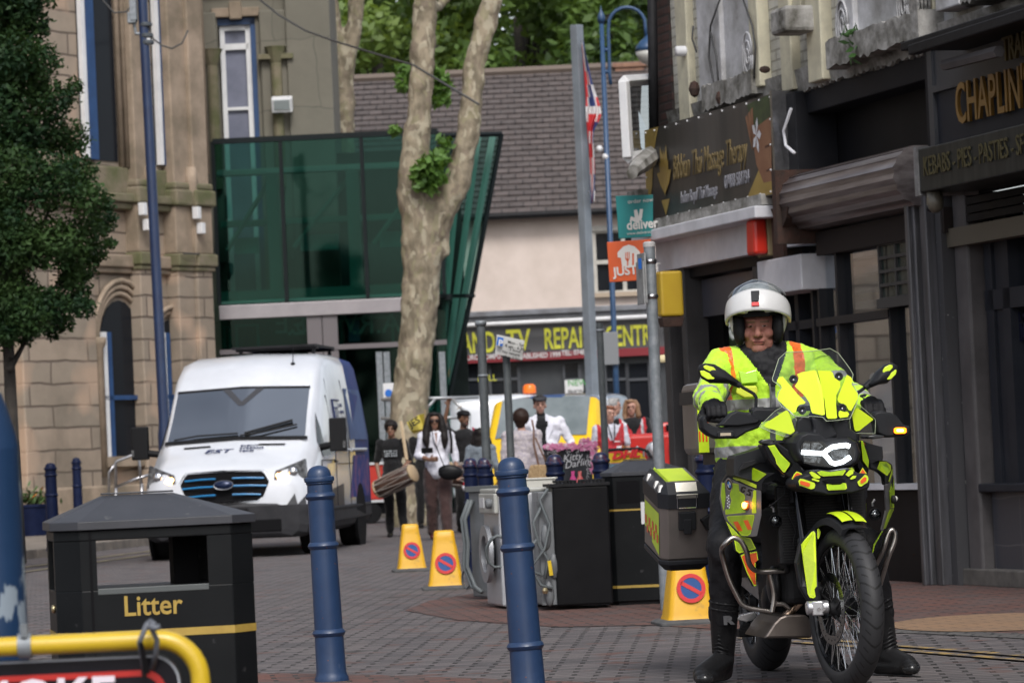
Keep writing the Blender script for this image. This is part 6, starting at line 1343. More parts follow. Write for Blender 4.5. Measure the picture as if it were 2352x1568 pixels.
def collar(t,m_,pts,r=.012): q=MB(); q.tube([V(p) for p in pts],r,6); return q.build('collar',m_,t,smooth=True)
# boy with drum
pb,k=person('boy with black fringe in a black T-shirt carrying a long drum on a strap',at(908,49.5),math.radians(-6),1.60,sk_m,dict(el=(.25,.03,1.14),wl=(.17,-.18,1.02),er=(-.25,.03,1.14),wr=(-.20,-.10,.92),kl=(.12,-.06,.5),al=(.14,-.10,.09),kr=(-.08,.0,.5),ar=(-.09,.06,.09)),dict(m=c_blk,name='t_shirt'),dict(m=c_blk),('fringe',hair_b),group=None,sleeve=.85,build=.95)
q=MB(); 
R=random.Random(1); pm_=mat('shirt_print',(.35,.38,.4),.7)
for r_ in range(3):
    for c_ in range(6): q.box((-.09+c_*.034+R.uniform(-.006,.006),-.142-.004*(2.5-abs(c_-2.5)),1.30-.035*r_),(.02,.012,R.uniform(.012,.026)),R=Matrix.Rotation(R.uniform(-.5,.5),3,'Y'))
q.build('shirt_print',pm_,pb)
def drum(label,c,d,L_,r,strap=None):
    t=root('drum',c,0,label,'drum'); d=V(d).normalized(); z=V((0,0,1)); R=z.rotation_difference(d).to_matrix()
    wood=mat('drum_wood',(.09,.045,.03),.45,c2=(.05,.025,.02),scale=8); sk_=mat('drum_skin',(.42,.31,.19),.6,c2=(.36,.26,.15),scale=6); rope=mat('drum_rope',(.42,.38,.34),.7)
    q=MB(); q.lathe([(r*.92,-L_/2),(r*1.02,-L_*.3),(r*1.08,0),(r*1.02,L_*.3),(r*.92,L_/2)],24,R=R); q.build('shell',wood,t,smooth=True)
    for s_ in (-1,1):
        q=MB(); q.lathe([(r*.98,s_*(L_/2-.02)),(r*1.03,s_*(L_/2)),(r*.97,s_*(L_/2+.015)),(.001,s_*(L_/2+.012))],24,R=R); q.build('drum_head',sk_,t,smooth=True)
    q=MB(); n=9
    for i in range(n):
        a0=2*math.pi*i/n; a1=a0+math.pi/n; a2=a0+2*math.pi/n; pt=lambda a,z_,rr:R@V((rr*math.cos(a),rr*math.sin(a),z_))
        q.tube([pt(a0,L_/2,r*1.03),pt((a0+a1)/2,0,r*1.12),pt(a1,-L_/2,r*1.03)],.005,4); q.tube([pt(a1,-L_/2,r*1.03),pt((a1+a2)/2,0,r*1.12),pt(a2,L_/2,r*1.03)],.005,4)
    q.build('lacing',rope,t); return t
dc=P(908,1105,49.1); drum('long two-headed laced drum hanging in front of the boy',dc,V((.80,-.42,.33)),.60,.125)
st=root('drum_strap',P(928,1025,49.2),0,'pale woven strap holding up the boy long drum','strap')
A_=lambda x,y,o=0:P(x,y,49.2+o)-st.location
q=MB(); q.tube([A_(921,968,.15),A_(924,985,-.0),A_(929,1020,-.1),A_(934,1056,-.2)],.022,4); q.build('webbing',mat('strap_cream',(.50,.38,.24),.7),st)
# woman in white shirt
pw,k=person('woman with long dark hair and sunglasses in a white shirt looking at her phone',at(1010,46.5),math.radians(2),1.66,sk_m,dict(el=(.25,.03,1.15),wl=(.27,-.05,.93),er=(-.26,.0,1.17),wr=(-.10,-.20,1.10),dwr=(.9,-.5,.1),kl=(.09,-.10,.5),al=(.10,-.16,.11),kr=(-.09,.03,.5),ar=(-.10,.14,.10),hd=(-.01,-.03,1.62)),dict(m=c_wht,name='shirt'),dict(m=c_brn),('long',hair_b),sleeve=1.35,shades=True,legw=1.22,shoes=mat('shoe_dark_red',(.08,.015,.015),.5))
q=MB(); q.prism([V((-.045,-.118,1.47)),V((.045,-.118,1.47)),V((.0,-.155,1.25))],(0,.02,0)); q.build('open_neck',sk_m,pw)
for s_ in (-1,1):
    q=MB(); q.prism([V((s_*.02,-.10,1.50)),V((s_*.075,-.10,1.47)),V((s_*.03,-.16,1.34)),V((s_*.0,-.158,1.27))],(0,-.008,0)); q.build('collar',c_wht,pw)
ph=root('phone',P(981,1034,46.15),0,'dark phone in the hand of the woman in white','phone'); q=MB(); q.box((0,0,0),(.15,.012,.075),R=Matrix.Rotation(.3,3,'X')); q.build('case',shoe,ph,bevel=.008)
bg_=root('shoulder_bag',P(1035,1085,46.2),0,'black shoulder bag on a long strap at the hip of the woman in white','bag')
q=MB(); q.ell((0,0,0),(.165,.06,.10),14); q.ell((-.02,0,.03),(.15,.055,.08),12); organic(q,'pouch',mat('bag_black',(.008,.008,.009),.4),bg_,voxel=.012)
q=MB(); A_=lambda x,y,o=0:P(x,y,46.2+o)-bg_.location
q.tube([A_(990,978,.0),A_(996,1010,-.1),A_(1012,1050,-.1),A_(1024,1080,-.02)],.007,5); q.build('strap',mat('bag_black',(.008,.008,.009),.4),bg_)
bag2=root('handbag_strap',P(1032,985,46.3),0,'dark backpack strap over the left shoulder of the woman in white','strap'); A_=lambda x,y,o=0:P(x,y,46.3+o)-bag2.location
q=MB(); q.tube([A_(1028,965,.1),A_(1033,985,-.05),A_(1037,1010,-.03),A_(1037,1040,.05)],.018,5); q.build('webbing',c_blk,bag2)
# drummer with beret
pd,k=person('drummer in black with a dark flat cap shouting and raising one arm',at(1074,50.5),math.radians(32),1.71,sk_d,dict(er=(-.34,-.02,1.55),wr=(-.30,-.10,1.83),dwr=(.1,-.1,1),cwr=(1,0,0),el=(.26,.02,1.16),wl=(.20,-.22,1.02),hd=(0,-.03,1.63)),dict(m=c_blk,name='t_shirt'),dict(m=c_blk),('cap',hair_b,mat('felt_black',(.012,.012,.013),.8)),sleeve=.6,build=1.12,beard=mat('stubble',(.07,.045,.035),.8))
q=MB(); q.tube([V((.14,-.03,1.5)),V((.12,-.16,1.40)),V((.02,-.19,1.2)),V((-.08,-.17,1.0))],.018,5); q.build('sash',mat('sash_pink',(.30,.03,.06),.7),pd)
dr2=drum('brown barrel drum with white and red woollen pom-poms at the capped drummer hip',P(1058,1092,49.7),V((-.72,-.45,.15)),.40,.16)
q=MB(); R=random.Random(7); pm=[mat('pompom_white',(.65,.65,.7),.9),mat('pompom_red',(.55,.02,.03),.9),mat('pompom_blue',(.02,.03,.35),.9)]
stt=root('drum_stick',P(1050,940,50),0,'thin beater held up by the capped drummer','stick'); q=MB(); q.tube([(0,0,0),(.12,0,.09)],.006,6); q.build('shaft',mat('beater_wood',(.3,.22,.12),.6),stt)
for i,(x,y,m_) in enumerate(((1078,1078,2),(1083,1108,0),(1076,1118,1),(1090,1112,2),(1088,1146,0),(1070,1120,0),(1072,1112,1))):
    q=MB(); q.ell(P(x,y,49.45)-dr2.location,.055,9); q.build('pompom',pm[m_],dr2,smooth=True)
# seated dark-haired woman seen over the bollards
ps_,k=person('dark haired woman in grey seen from behind beside the tall grey post',at(1112,45.5),math.radians(170),1.42,sk_m,dict(),dict(m=c_gry,name='jumper'),dict(m=c_blk),('long',hair_b),sleeve=1.6,build=.95)
# woman from behind in printed cardigan
pc,k=person('short haired woman seen from behind in a pale printed cardigan',at(1207,44.5),math.radians(165),1.60,sk_l,dict(el=(.25,.02,1.14),wl=(.26,-.02,.92),er=(-.25,.02,1.14),wr=(-.24,-.06,.92)),dict(m=c_lav,name='cardigan'),dict(m=c_wht),('full',hair_br),sleeve=1.75,build=1.18,top_len=.74,head_rot=.5)
sb_=root('straw_handbag',P(1243,1085,44.1),0,'woven straw handbag on a brown strap by the woman in the cardigan','handbag')
q=MB(); q.loft([[V((x*w_,y_*.055,z)) for x,y_ in ((-1,-1),(1,-1),(1,1),(-1,1))] for z,w_ in ((-.11,.17),(.02,.16),(.10,.13))],0,True); q.build('basket',mat('straw',(.42,.29,.15),.8,c2=(.22,.14,.07),scale=40,stretch=(1,1,3),lo=.48,hi=.55,bump=.5),sb_,bevel=.02)
A_=lambda x,y,o=0:P(x,y,44.1+o)-sb_.location
q=MB(); q.tube([A_(1238,1072),A_(1226,1020,-.02),A_(1226,985,.0),A_(1222,965,.15)],.013,5); q.tube([A_(1262,1075),A_(1245,1040,-.05),A_(1230,1005,-.0)],.011,5); q.build('strap',mat('tan_leather',(.13,.06,.03),.6),sb_)
# man in the white coat
pm2,k=person('stocky man with dark flat cap and open white coat over black jumper',at(1252,47.5),math.radians(4),1.83,sk_l,dict(el=(.37,.03,1.16),wl=(.38,-.05,.92),er=(-.34,.03,1.16),wr=(-.34,-.06,.92),sl=(.24,0,1.41),sr=(-.24,0,1.41)),dict(m=[c_wht,c_blk],name='coat',cls=lambda c:1 if (c.y<-.02 and abs(c.x)<.045+.045*max(0,(c.z-1.1)/.35)) else 0),dict(m=c_blk),('cap',hair_b,mat('tweed_grey',(.03,.03,.034),.85,c2=(.06,.06,.065),scale=40)),sleeve=1.85,build=1.48,top_len=.7,vox=.012,beard=mat('stubble_light',(.30,.17,.13),.8))
q=MB(); q.lathe([(.062,0),(.07,.03),(.064,.06)],14,(0,0,1.47)); q.build('polo_neck',c_blk,pm2,smooth=True)
for s_ in (-1,1):
    q=MB(); q.prism([V((s_*.055,-.12,1.52)),V((s_*.13,-.13,1.47)),V((s_*.14,-.17,1.33)),V((s_*.045,-.19,1.12))],(0,-.012,0)); q.build('lapel',c_wht,pm2)
# two in red vests
wh_=cloth('blouse_white',(.55,.55,.62)); rf=mat('reflective_strip',(.55,.56,.58),.3,.2)
vest=lambda c:(1 if (abs(c.x)>.195 or (c.y<0 and abs(c.x)<.035+.10*max(0,(c.z-1.28)/.16) and c.z>1.26)) else (2 if .98<c.z<1.02 else 0))
p1,k=person('young woman with auburn hair wearing a red vest over a white blouse',at(1410,47.8),math.radians(12),1.66,sk_l,dict(el=(.25,.0,1.15),wl=(.30,-.14,.93),er=(-.25,.02,1.15),wr=(-.24,-.06,.93),hd=(.0,-.03,1.62)),dict(m=[c_red,wh_,rf],name='vest',cls=vest),dict(m=c_blk),('short',hair_ar),group='stewards in red vests',sleeve=.75,head_rot=.25)
q=MB(); q.box((.09,-.15,1.15),(.07,.01,.05)); q.build('name_badge',white,p1); q=MB(); q.box((.06,-.15,1.24),(.09,.008,.012)); q.build('printed_line',white,p1)
q=MB(); q.tube([V((-.05,-.09,1.5)),V((-.01,-.155,1.3)),V((.01,-.16,1.2)),V((.03,-.155,1.32)),V((.055,-.09,1.5))],.008,5); q.build('lanyard',c_blk,p1)
vest2=lambda c:(1 if (abs(c.x)>.20 or (c.y<0 and abs(c.x)<.03+.1*max(0,(c.z-1.28)/.16) and c.z>1.22)) else (2 if .105<abs(c.x)<.155 else 0))
p2,k=person('woman with long fair hair wearing a red vest with two pale shoulder stripes',at(1461,51.6),math.radians(15),1.78,sk_l,dict(el=(.27,.0,1.16),wl=(.22,-.16,1.0)),dict(m=[c_red,c_blk,rf],name='vest',cls=vest2),dict(m=c_blk),('bob',hair_bl),group='stewards in red vests',sleeve=1.1,head_rot=-.35,build=1.1)
p3,k=person('grey haired man in a grey-blue top walking away beyond the stewards',at(1420,55),math.radians(100),1.86,sk_l,dict(),dict(m=c_gry,name='t_shirt'),dict(m=c_blk),('short',hair_g),sleeve=.9,build=1.05)
p4,k=person('dark haired person with only the head showing above the white van',at(1272,66.5),math.radians(-30),1.98,sk_d,dict(),dict(m=c_blk,name='jacket'),dict(m=c_blk),('short',hair_b),sleeve=1.5)
p5,k=person('person in dark clothes mostly hidden between the boy and the woman in white',at(982,55),math.radians(10),1.66,sk_m,dict(),dict(m=c_blk,name='jacket'),dict(m=c_blk),('short',hair_b),sleeve=1.8)
# yellow flag beside the tree
yfg=root('yellow_flag',P(960,975,53),0,'small yellow pennant with black marks held up behind the woman in white','flag'); A_=lambda x,y,o=0:P(x,y,53+o)-yfg.location
q=MB(); q.add([A_(934,970),A_(962,952,.1),A_(974,949,0),A_(975,985,.1),A_(950,996,.1),A_(942,988)],[(0,1,2,3,4,5)]); o=q.build('cloth',mat('flag_yellow',(.58,.48,.08),.7,c2=(.46,.38,.06),scale=5),yfg); o.modifiers.new('s','SOLIDIFY').thickness=.01
text('printed_marks','JES',.14,mat('black_ink',(.02,.02,.02)),yfg,A_(944,982,-.05),(1,0,.55),(-.5,0,1),.004,bold=.004)
q=MB(); q.tube([A_(976,940),A_(978,1060)],.012,6); q.build('stick',mat('beater_wood',(.3,.22,.12)),yfg)
# ================= things around the far kerb =================
cb_=root('chalkboard',at(1308,36,0,1200),math.radians(-3),'black chalkboard with pink flower garland and two painted dresses','board')
A_=lambda x,y,o=0:P(x,y,36+o)-cb_.location
q=MB(); q.prism([A_(1252,1030),A_(1357,1026),A_(1366,1210),A_(1262,1214)],(0,.05,0)); q.build('board',mat('chalk_black',(.022,.023,.028),.6,c2=(.04,.042,.048),scale=9),cb_)
q=MB(); q.bx(.20,.24,.1,.5,0,1.05); q.build('rear_leg',blackm,cb_)
ck=mat('chalk_white',(.5,.5,.52),.8); 
text('chalk_lettering','Kitty',.10,ck,cb_,A_(1293,1061,-.01),(1,0,.14),(-.14,0,1),.002,bold=.0,shear=.35); text('chalk_lettering','Darling',.10,ck,cb_,A_(1297,1076,-.01),(1,0,.14),(-.14,0,1),.002,bold=.0,shear=.35)
R=random.Random(9); q=MB()
for k_ in range(26):
    u=R.random(); e=k_%3; x,y=((1256+u*100,1035+R.uniform(-2,4)) if e==0 else ((1354+R.uniform(-4,2),1032+u*74) if e==1 else (1258+u*22,1036+R.uniform(0,14))))
    c=A_(x,y,-.012); r_=R.uniform(.008,.02); q.tube([c+V((r_*math.cos(a*.9),0,r_*math.sin(a*.9))) for a in range(6)],.0022,4)
q.build('chalk_scroll',ck,cb_)
q=MB(); q.ell(A_(1279,1052,-.012),(.035,.004,.045),12); q.build('painted_face',mat('paint_skin',(.45,.25,.19),.6),cb_)
q=MB(); q.ell(A_(1280,1046,-.009),(.05,.004,.05),12); q.build('painted_hair',hair_b,cb_)
q=MB(); q.prism([A_(1265,1086,-.012),A_(1270,1070,-.012),A_(1290,1068,-.012),A_(1296,1084,-.012)],(0,.003,0)); q.build('painted_dress',mat('paint_teal',(.08,.28,.25),.6),cb_)
for x,m_ in ((1316,mat('paint_pink',(.6,.06,.25),.6)),(1332,mat('paint_coral',(.6,.10,.10),.6,c2=(.7,.4,.35),scale=60,lo=.55,hi=.6))):
    q=MB(); y=1082; q.prism([A_(x-4,y,-.012),A_(x+4,y-1,-.012),A_(x+3,y+9,-.012),A_(x+11,y+24,-.012),A_(x-9,y+25,-.012),A_(x-3,y+9,-.012)],(0,.004,0)); q.build('painted_dress',m_,cb_)
q=MB(); R=random.Random(3)
for k_ in range(300):
    u=R.random()
    if k_<190: x,y=1250+u*108,1026+R.gauss(0,3.0)
    else: x,y=1364+R.gauss(0,3.5),1016+u*70
    if 190<=k_<215: x,y=1345+R.gauss(0,5),1014+R.gauss(0,4)
    c=A_(x,y,R.uniform(-.05,.06)); 
    for a in range(5):
        an=a*1.2566+R.random(); d=V((math.cos(an),R.uniform(-.4,.4),math.sin(an)))*.022; e=V((-math.sin(an),0,math.cos(an)))*.009; q.add([c,c+d*.6+e,c+d,c+d*.6-e],[(0,1,2,3)],k_%4==0)
q.build('flower_garland',[mat('petal_pink',(.60,.20,.36),.6),mat('petal_pale',(.70,.45,.55),.6)],cb_)
# yellow/red courier banner on tubular hoop
db=root('banner_barrier',at(1437,39,0,1200),0,'yellow banner with red DHL lettering under a black hoop in front of the stewards','banner')
A_=lambda x,y,o=0:P(x,y,39+o)-db.location
q=MB(); q.tube([A_(1380,1160),A_(1379,1060),A_(1386,1040),A_(1400,1033),A_(1470,1030),A_(1487,1036),A_(1496,1050),A_(1499,1160)],.018,8); q.build('hoop',blackm,db,smooth=True)
q=MB(); q.prism([A_(1384,1063),A_(1386,1049),A_(1398,1041),A_(1462,1037),A_(1478,1043),A_(1485,1056),A_(1485,1060)],(0,.03,0)); q.build('yellow_panel',mat('banner_yellow',(.62,.42,.015),.5),db)
q=MB(); q.prism([A_(1384,1064),A_(1485,1061),A_(1487,1120),A_(1386,1123)],(0,.03,0)); q.build('blue_panel',mat('banner_blue',(.08,.25,.42),.5,c2=(.12,.10,.06),scale=5),db)
text('lettering','DHL',.115,mat('courier_red',(.55,.015,.02),.5),db,A_(1405,1054,-.02),(1,0,.045),(-.045,0,1),.002,bold=.006,sx=1.35,shear=.3)
q=MB()
for x in (1393,1478): q.tube([A_(x,1036,-.03),A_(x+1,1048,-.03)],.01,5)
q.build('clip',steel,db)
# dumped appliances
aw=mat('enamel_white',(.38,.39,.41),.3,c2=(.30,.31,.33),scale=3,coat=.3); ag=mat('appliance_grey',(.16,.17,.18),.45,c2=(.09,.095,.10),scale=5); hose=mat('hose_grey',(.11,.125,.13),.6)
ck_=root('cooker',glx(1345,1398,24.1),math.radians(4),'black slab-sided cooker with hob knobs standing with its hoses trailing','cooker','dumped kitchen appliances')
q=MB(); q.bx(-.19,.19,-.02,.55,.03,.83); q.build('body',mat('cooker_black',(.004,.004,.005),.4,c2=(.007,.007,.008),scale=6,spec=.15),ck_,bevel=.012)
q=MB(); q.bx(-.29,-.19,0.0,.52,.04,.80); q.bx(-.295,-.288,.02,.50,.10,.74); q.build('back_panel',ag,ck_,bevel=.008)
q=MB(); q.bx(-.21,.20,-.03,.56,.83,.85); 
R=random.Random(2)
for k_ in range(7): q.lathe([(.018,.85),(.018,.868),(.012,.874)],10,(-.14+.05*k_,.06,0))
for k_ in range(4): q.bx(-.15+.09*k_,-.10+.09*k_,.15,.45,.855,.872)
q.build('hob',blackm,ck_)
q=MB()
for pts in ([(-.26,-.03,.72),(-.33,-.06,.60),(-.30,-.05,.45),(-.24,-.04,.35),(-.27,-.05,.22)],[(-.22,-.03,.82),(-.28,-.05,.75),(-.22,-.05,.58),(-.26,-.05,.42),(-.36,-.04,.30),(-.30,-.04,.18),(-.22,-.03,.15)],[(-.30,-.05,.5),(-.38,-.04,.4),(-.36,-.04,.28),(-.28,-.05,.24)]): q.tube(pts,.011,6)
q.build('hose',hose,ck_,smooth=True)
q=MB(); q.tube([(-.235,-.05,.34),(-.225,-.05,.24)],.014,6); q.build('yellow_sleeve',yellowp,ck_)
q=MB(); q.lathe([(.015,-.02),(.022,0),(.012,.02)],8,(-.27,-.05,.14)); q.build('brass_nut',MATS['brass_lock'],ck_)
q=MB(); 
for x,z in ((-.24,.12),(-.245,.5),(-.20,.3)): q.ell((x,-.005,z),(.035,.02,.09),8)
q.build('grey_bracket',ag,ck_,smooth=True)
wm2=root('washing_machine',glx(1137,1385,24.9),math.radians(-79),'white front-loading washing machine turned side-on behind the centre bollard with a tub on it','washing machine','dumped kitchen appliances')
q=MB(); q.bx(-.29,.29,0,.55,.02,.80); q.build('cabinet',aw,wm2,bevel=.015)
q=MB(); q.bx(-.295,.295,-.02,.56,.80,.83); q.bx(-.29,.29,-.03,0,.66,.80); q.build('top_and_fascia',mat('aged_white',(.40,.40,.37),.4),wm2,bevel=.01)
q=MB(); disc(q,V((0,-.03,.38)),.13,.2,24,0,th=.03); q.build('door_ring',mat('door_grey',(.3,.31,.33),.3,.3),wm2,smooth=True,autos=40)
q=MB(); q.ell((0,-.01,.38),(.13,.04,.13),16); q.build('door_glass',winblk,wm2,smooth=True)
q=MB(); q.lathe([(.035,-.02),(.035,.02),(.025,.03)],14,(.18,-.04,.73),R=R90); q.build('dial',ag,wm2)
q=MB(); q.bx(-.25,-.08,-.035,-.03,.70,.77); q.build('drawer',white,wm2)
q=MB(); q.tube([V((.30,-.02,.4))+V((.04*math.sin(a*.6),.08*math.cos(a*.55),.11*math.sin(a*.55))) for a in range(13)],.012,6); q.build('drain_hose',hose,wm2,smooth=True)
wm3=root('appliance_shell',glx(1126,1375,26.4),math.radians(-60),'grey steel appliance shell with looping hoses beside the washing machine','appliance','dumped kitchen appliances')
q=MB(); q.bx(-.26,.27,0,.3,.02,.80); q.build('cabinet',ag,wm3,bevel=.01); q=MB(); q.bx(-.27,.28,-.02,.32,.80,.84); q.build('worktop',mat('worktop_grey',(.14,.15,.15),.5),wm3)
q=MB()
for o_ in (0,.05): q.tube([(-.22+o_,-.02,.74),(-.27+o_,-.06,.6),(-.22+o_,-.07,.42),(-.27+o_,-.06,.25),(-.18+o_,-.05,.1),(-.05,-.04,.06)],.016,7)
q.tube([V((-.30,-.03,.15))+V((.06*math.cos(a*.7),0,.07*math.sin(a*.7))) for a in range(10)],.008,5); q.build('hose',hose,wm3,smooth=True)
bx=root('plastic_crate',P(1238,1117,25.0),math.radians(-3),'off-white plastic tub sitting on the washing machine behind the centre bollard','crate')
q=MB(); q.loft([[V((x*w_,y*w_*.8,z)) for x,y in ((-1,-1),(1,-1),(1,1),(-1,1))] for z,w_ in ((-.10,.105),(.05,.12))],0,True); q.build('tub',mat('tub_cream',(.47,.46,.42),.5),bx,bevel=.01)
q=MB(); q.bx(-.13,.13,-.105,.105,.05,.062); q.build('rim',mat('tub_cream',(.47,.46,.42),.5),bx,bevel=.005)
q=MB(); q.bx(.05,.09,-.099,-.096,-.03,.01); q.build('orange_sticker',MATS['cart_red'],bx)
wd=root('weeds',V((g2.x+1.0,g2.y+1.2,0)),0,'thin weeds and litter along the kerb by the washing machine','weeds'); q=MB(); R=random.Random(6)
for k_ in range(260):
    x=R.uniform(-.5,3.6); c=V((x,R.gauss(0,.12)-.1*x,0)); 
    if abs(math.sin(x*2.3))<.4: continue
    d=V((R.uniform(-.5,.5),R.uniform(-.5,.5),1)).normalized()*R.uniform(.02,.06); q.add([c-V((.004,0,0)),c+V((.004,0,0)),c+d],[(0,1,2)])
q.build('blades',mat('weed_green',(.05,.12,.03),.6),wd); wd['kind']='stuff'
ws_=root('wall_lantern',P(1524,825,38),0,'small cream globe wall light under the shop front behind the grey pole','lamp'); q=MB(); q.lathe([(.001,.05),(.05,.045),(.075,0),(.07,-.03)],14); q.build('shade',mat('lantern_cream',(.6,.5,.3),.5,emit=(1,.85,.5),es=.2),ws_,smooth=True); q=MB(); q.tube([(0,0,.04),(.06,.05,.08)],.012,6); q.build('bracket',blackm,ws_)
# ================= motorcycle (local x forward, y to its left, z up) =================
BK=Fr((1.128,16.75,0),math.atan2(-.9887,.150))
def B(px,py,x): return BK.hit(px,py,0,x,KF)
def crop(ox,oy,s):
    def f(pts,x):
        o=[]
        for cx,cy in pts:
            xx=x(cx,cy) if callable(x) else x
            o.append(B(ox+cx/s,oy+cy/s,xx))
        return o
    return f
c1=crop(2700,1080,3); c2=crop(3000,1380,3); c3=crop(2540,1700,3); c4=crop(3000,1700,3); c5=crop(2700,2200,3); c6=crop(3100,2200,3); cm=crop(2500,1050,1.651); cn=crop(2500,1800,1.684)
mb_t=BK.empty('motorcycle'); tag(mb_t,'black motorcycle with fluorescent yellow panels, lit headlamp and metal panniers under the helmeted rider','motorcycle')
fy=mat('fluo_yellow',(.62,.80,.02),.42,c2=(.54,.74,.02),scale=5,coat=.25); fyd=mat('fluo_prism',(.36,.60,.01),.3,c2=(.44,.68,.015),scale=40,coat=.4); fo_=mat('fluo_orange',(.75,.10,.012),.4,coat=.2)
bkb=mat('bike_black',(.016,.017,.019),.45,c2=(.022,.023,.026),scale=8); bkg=mat('bike_gloss_black',(.008,.008,.009),.18,coat=.4); bks=mat('bike_silver',(.26,.25,.26),.38,.6,c2=(.2,.195,.2),scale=10)
bar=mat('brushed_bar',(.42,.39,.36),.28,1.0,c2=(.34,.31,.29),scale=30); eng=mat('engine_black',(.010,.010,.011),.6,c2=(.02,.02,.021),scale=12); skid=mat('skid_metal',(.20,.17,.15),.42,.9,c2=(.14,.12,.11),scale=6)
clr=glass('screen_clear',(.82,.84,.85),.015,.02); sil=mat('cast_silver',(.55,.55,.57),.3,.85)
def plate(nm,pts,m_,th=.012,par=mb_t,bevel=.002,off=0,mats=None):
    q=MB(); q.prism([p+V((off,0,0)) for p in pts],(-th,0,0)); return q.build(nm,m_,par,bevel=bevel)
def shell(nm,pts,xf,depth,m_,par=mb_t,shr=.86,crp=None,bev=.006):
    c=sum(pts,V((0,0,0)))/len(pts); f=lambda k,dx:[V((p.x+dx,c.y+(p.y-c.y)*k,c.z+(p.z-c.z)*k)) for p in pts]
    q=MB(); q.loft([f(shr,xf),f(.96,xf*.35),f(1,0),f(1.0,-depth)],0,True); return q.build(nm,m_,par,smooth=True,autos=28,bevel=bev)
def sticker(par,pts,off=.004,m_=None,rim=True,inner=None):
    """fluorescent film with a paler edge"""
    q=MB(); q.prism([p+V((off,0,0)) for p in pts],(-.0015,0,0)); s=q.build('reflective_film',m_ or fy,par)
    if inner is not False:
        c=sum(pts,V((0,0,0)))/len(pts); n=len(pts); ins=[]
        for i in range(n):
            a,b,d=pts[i-1],pts[i],pts[(i+1)%n]; v=(c-b); ins.append(b+v.normalized()*min(.006,v.length*.25)+V((off+.0012,0,0)))
        q=MB(); q.prism(ins,(-.001,0,0)); q.build('prismatic_centre',inner or fyd,par)
    return s
# ---- wheels ----
def tread_mat(name,n,kk,width):
    m=bpy.data.materials.new(name); m.use_nodes=True; nt=m.node_tree; b=nt.nodes['Principled BSDF']; L=nt.links.new
    tc=nt.nodes.new('ShaderNodeTexCoord'); sp=nt.nodes.new('ShaderNodeSeparateXYZ'); L(tc.outputs['Object'],sp.inputs[0])
    def M(op,a,b_=None,c=None):
        k=nt.nodes.new('ShaderNodeMath'); k.operation=op
        for i,v in enumerate((a,b_,c)):
            if v is None: continue
            if isinstance(v,(int,float)): k.inputs[i].default_value=v
            else: L(v,k.inputs[i])
        return k.outputs[0]
    ang=M('ARCTAN2',sp.outputs[2],sp.outputs[0]); ay=M('ABSOLUTE',sp.outputs[1]); 
    u=M('ADD',M('MULTIPLY',ang,n/6.28318),M('MULTIPLY',M('POWER',ay,1.3),-kk)); fr=M('FRACT',u)
    g=M('LESS_THAN',fr,.13); g2=M('GREATER_THAN',ay,.004); 
    # second, short groove between the chevrons
    fr2=M('FRACT',M('ADD',u,.5)); h=M('MULTIPLY',M('MULTIPLY',M('LESS_THAN',fr2,.10),M('GREATER_THAN',ay,width*.45)),M('LESS_THAN',ay,width*.85))
    gg_=M('MAXIMUM',g,h)
    r2=M('SQRT',M('ADD',M('MULTIPLY',sp.outputs[0],sp.outputs[0]),M('MULTIPLY',sp.outputs[2],sp.outputs[2])))
    tread=M('GREATER_THAN',r2,.302 if width<.06 else .285); gg_=M('MULTIPLY',gg_,tread)
    mx=nt.nodes.new('ShaderNodeMix'); mx.data_type='RGBA'; L(gg_,mx.inputs['Factor']); mx.inputs['A'].default_value=(.022,.022,.024,1); mx.inputs['B'].default_value=(.004,.004,.004,1); L(mx.outputs['Result'],b.inputs['Base Color']); b.inputs['Roughness'].default_value=.62
    bu=nt.nodes.new('ShaderNodeBump'); bu.inputs['Strength'].default_value=1; bu.inputs['Distance'].default_value=.004; bu.invert=True; L(gg_,bu.inputs['Height']); L(bu.outputs[0],b.inputs['Normal']); return m
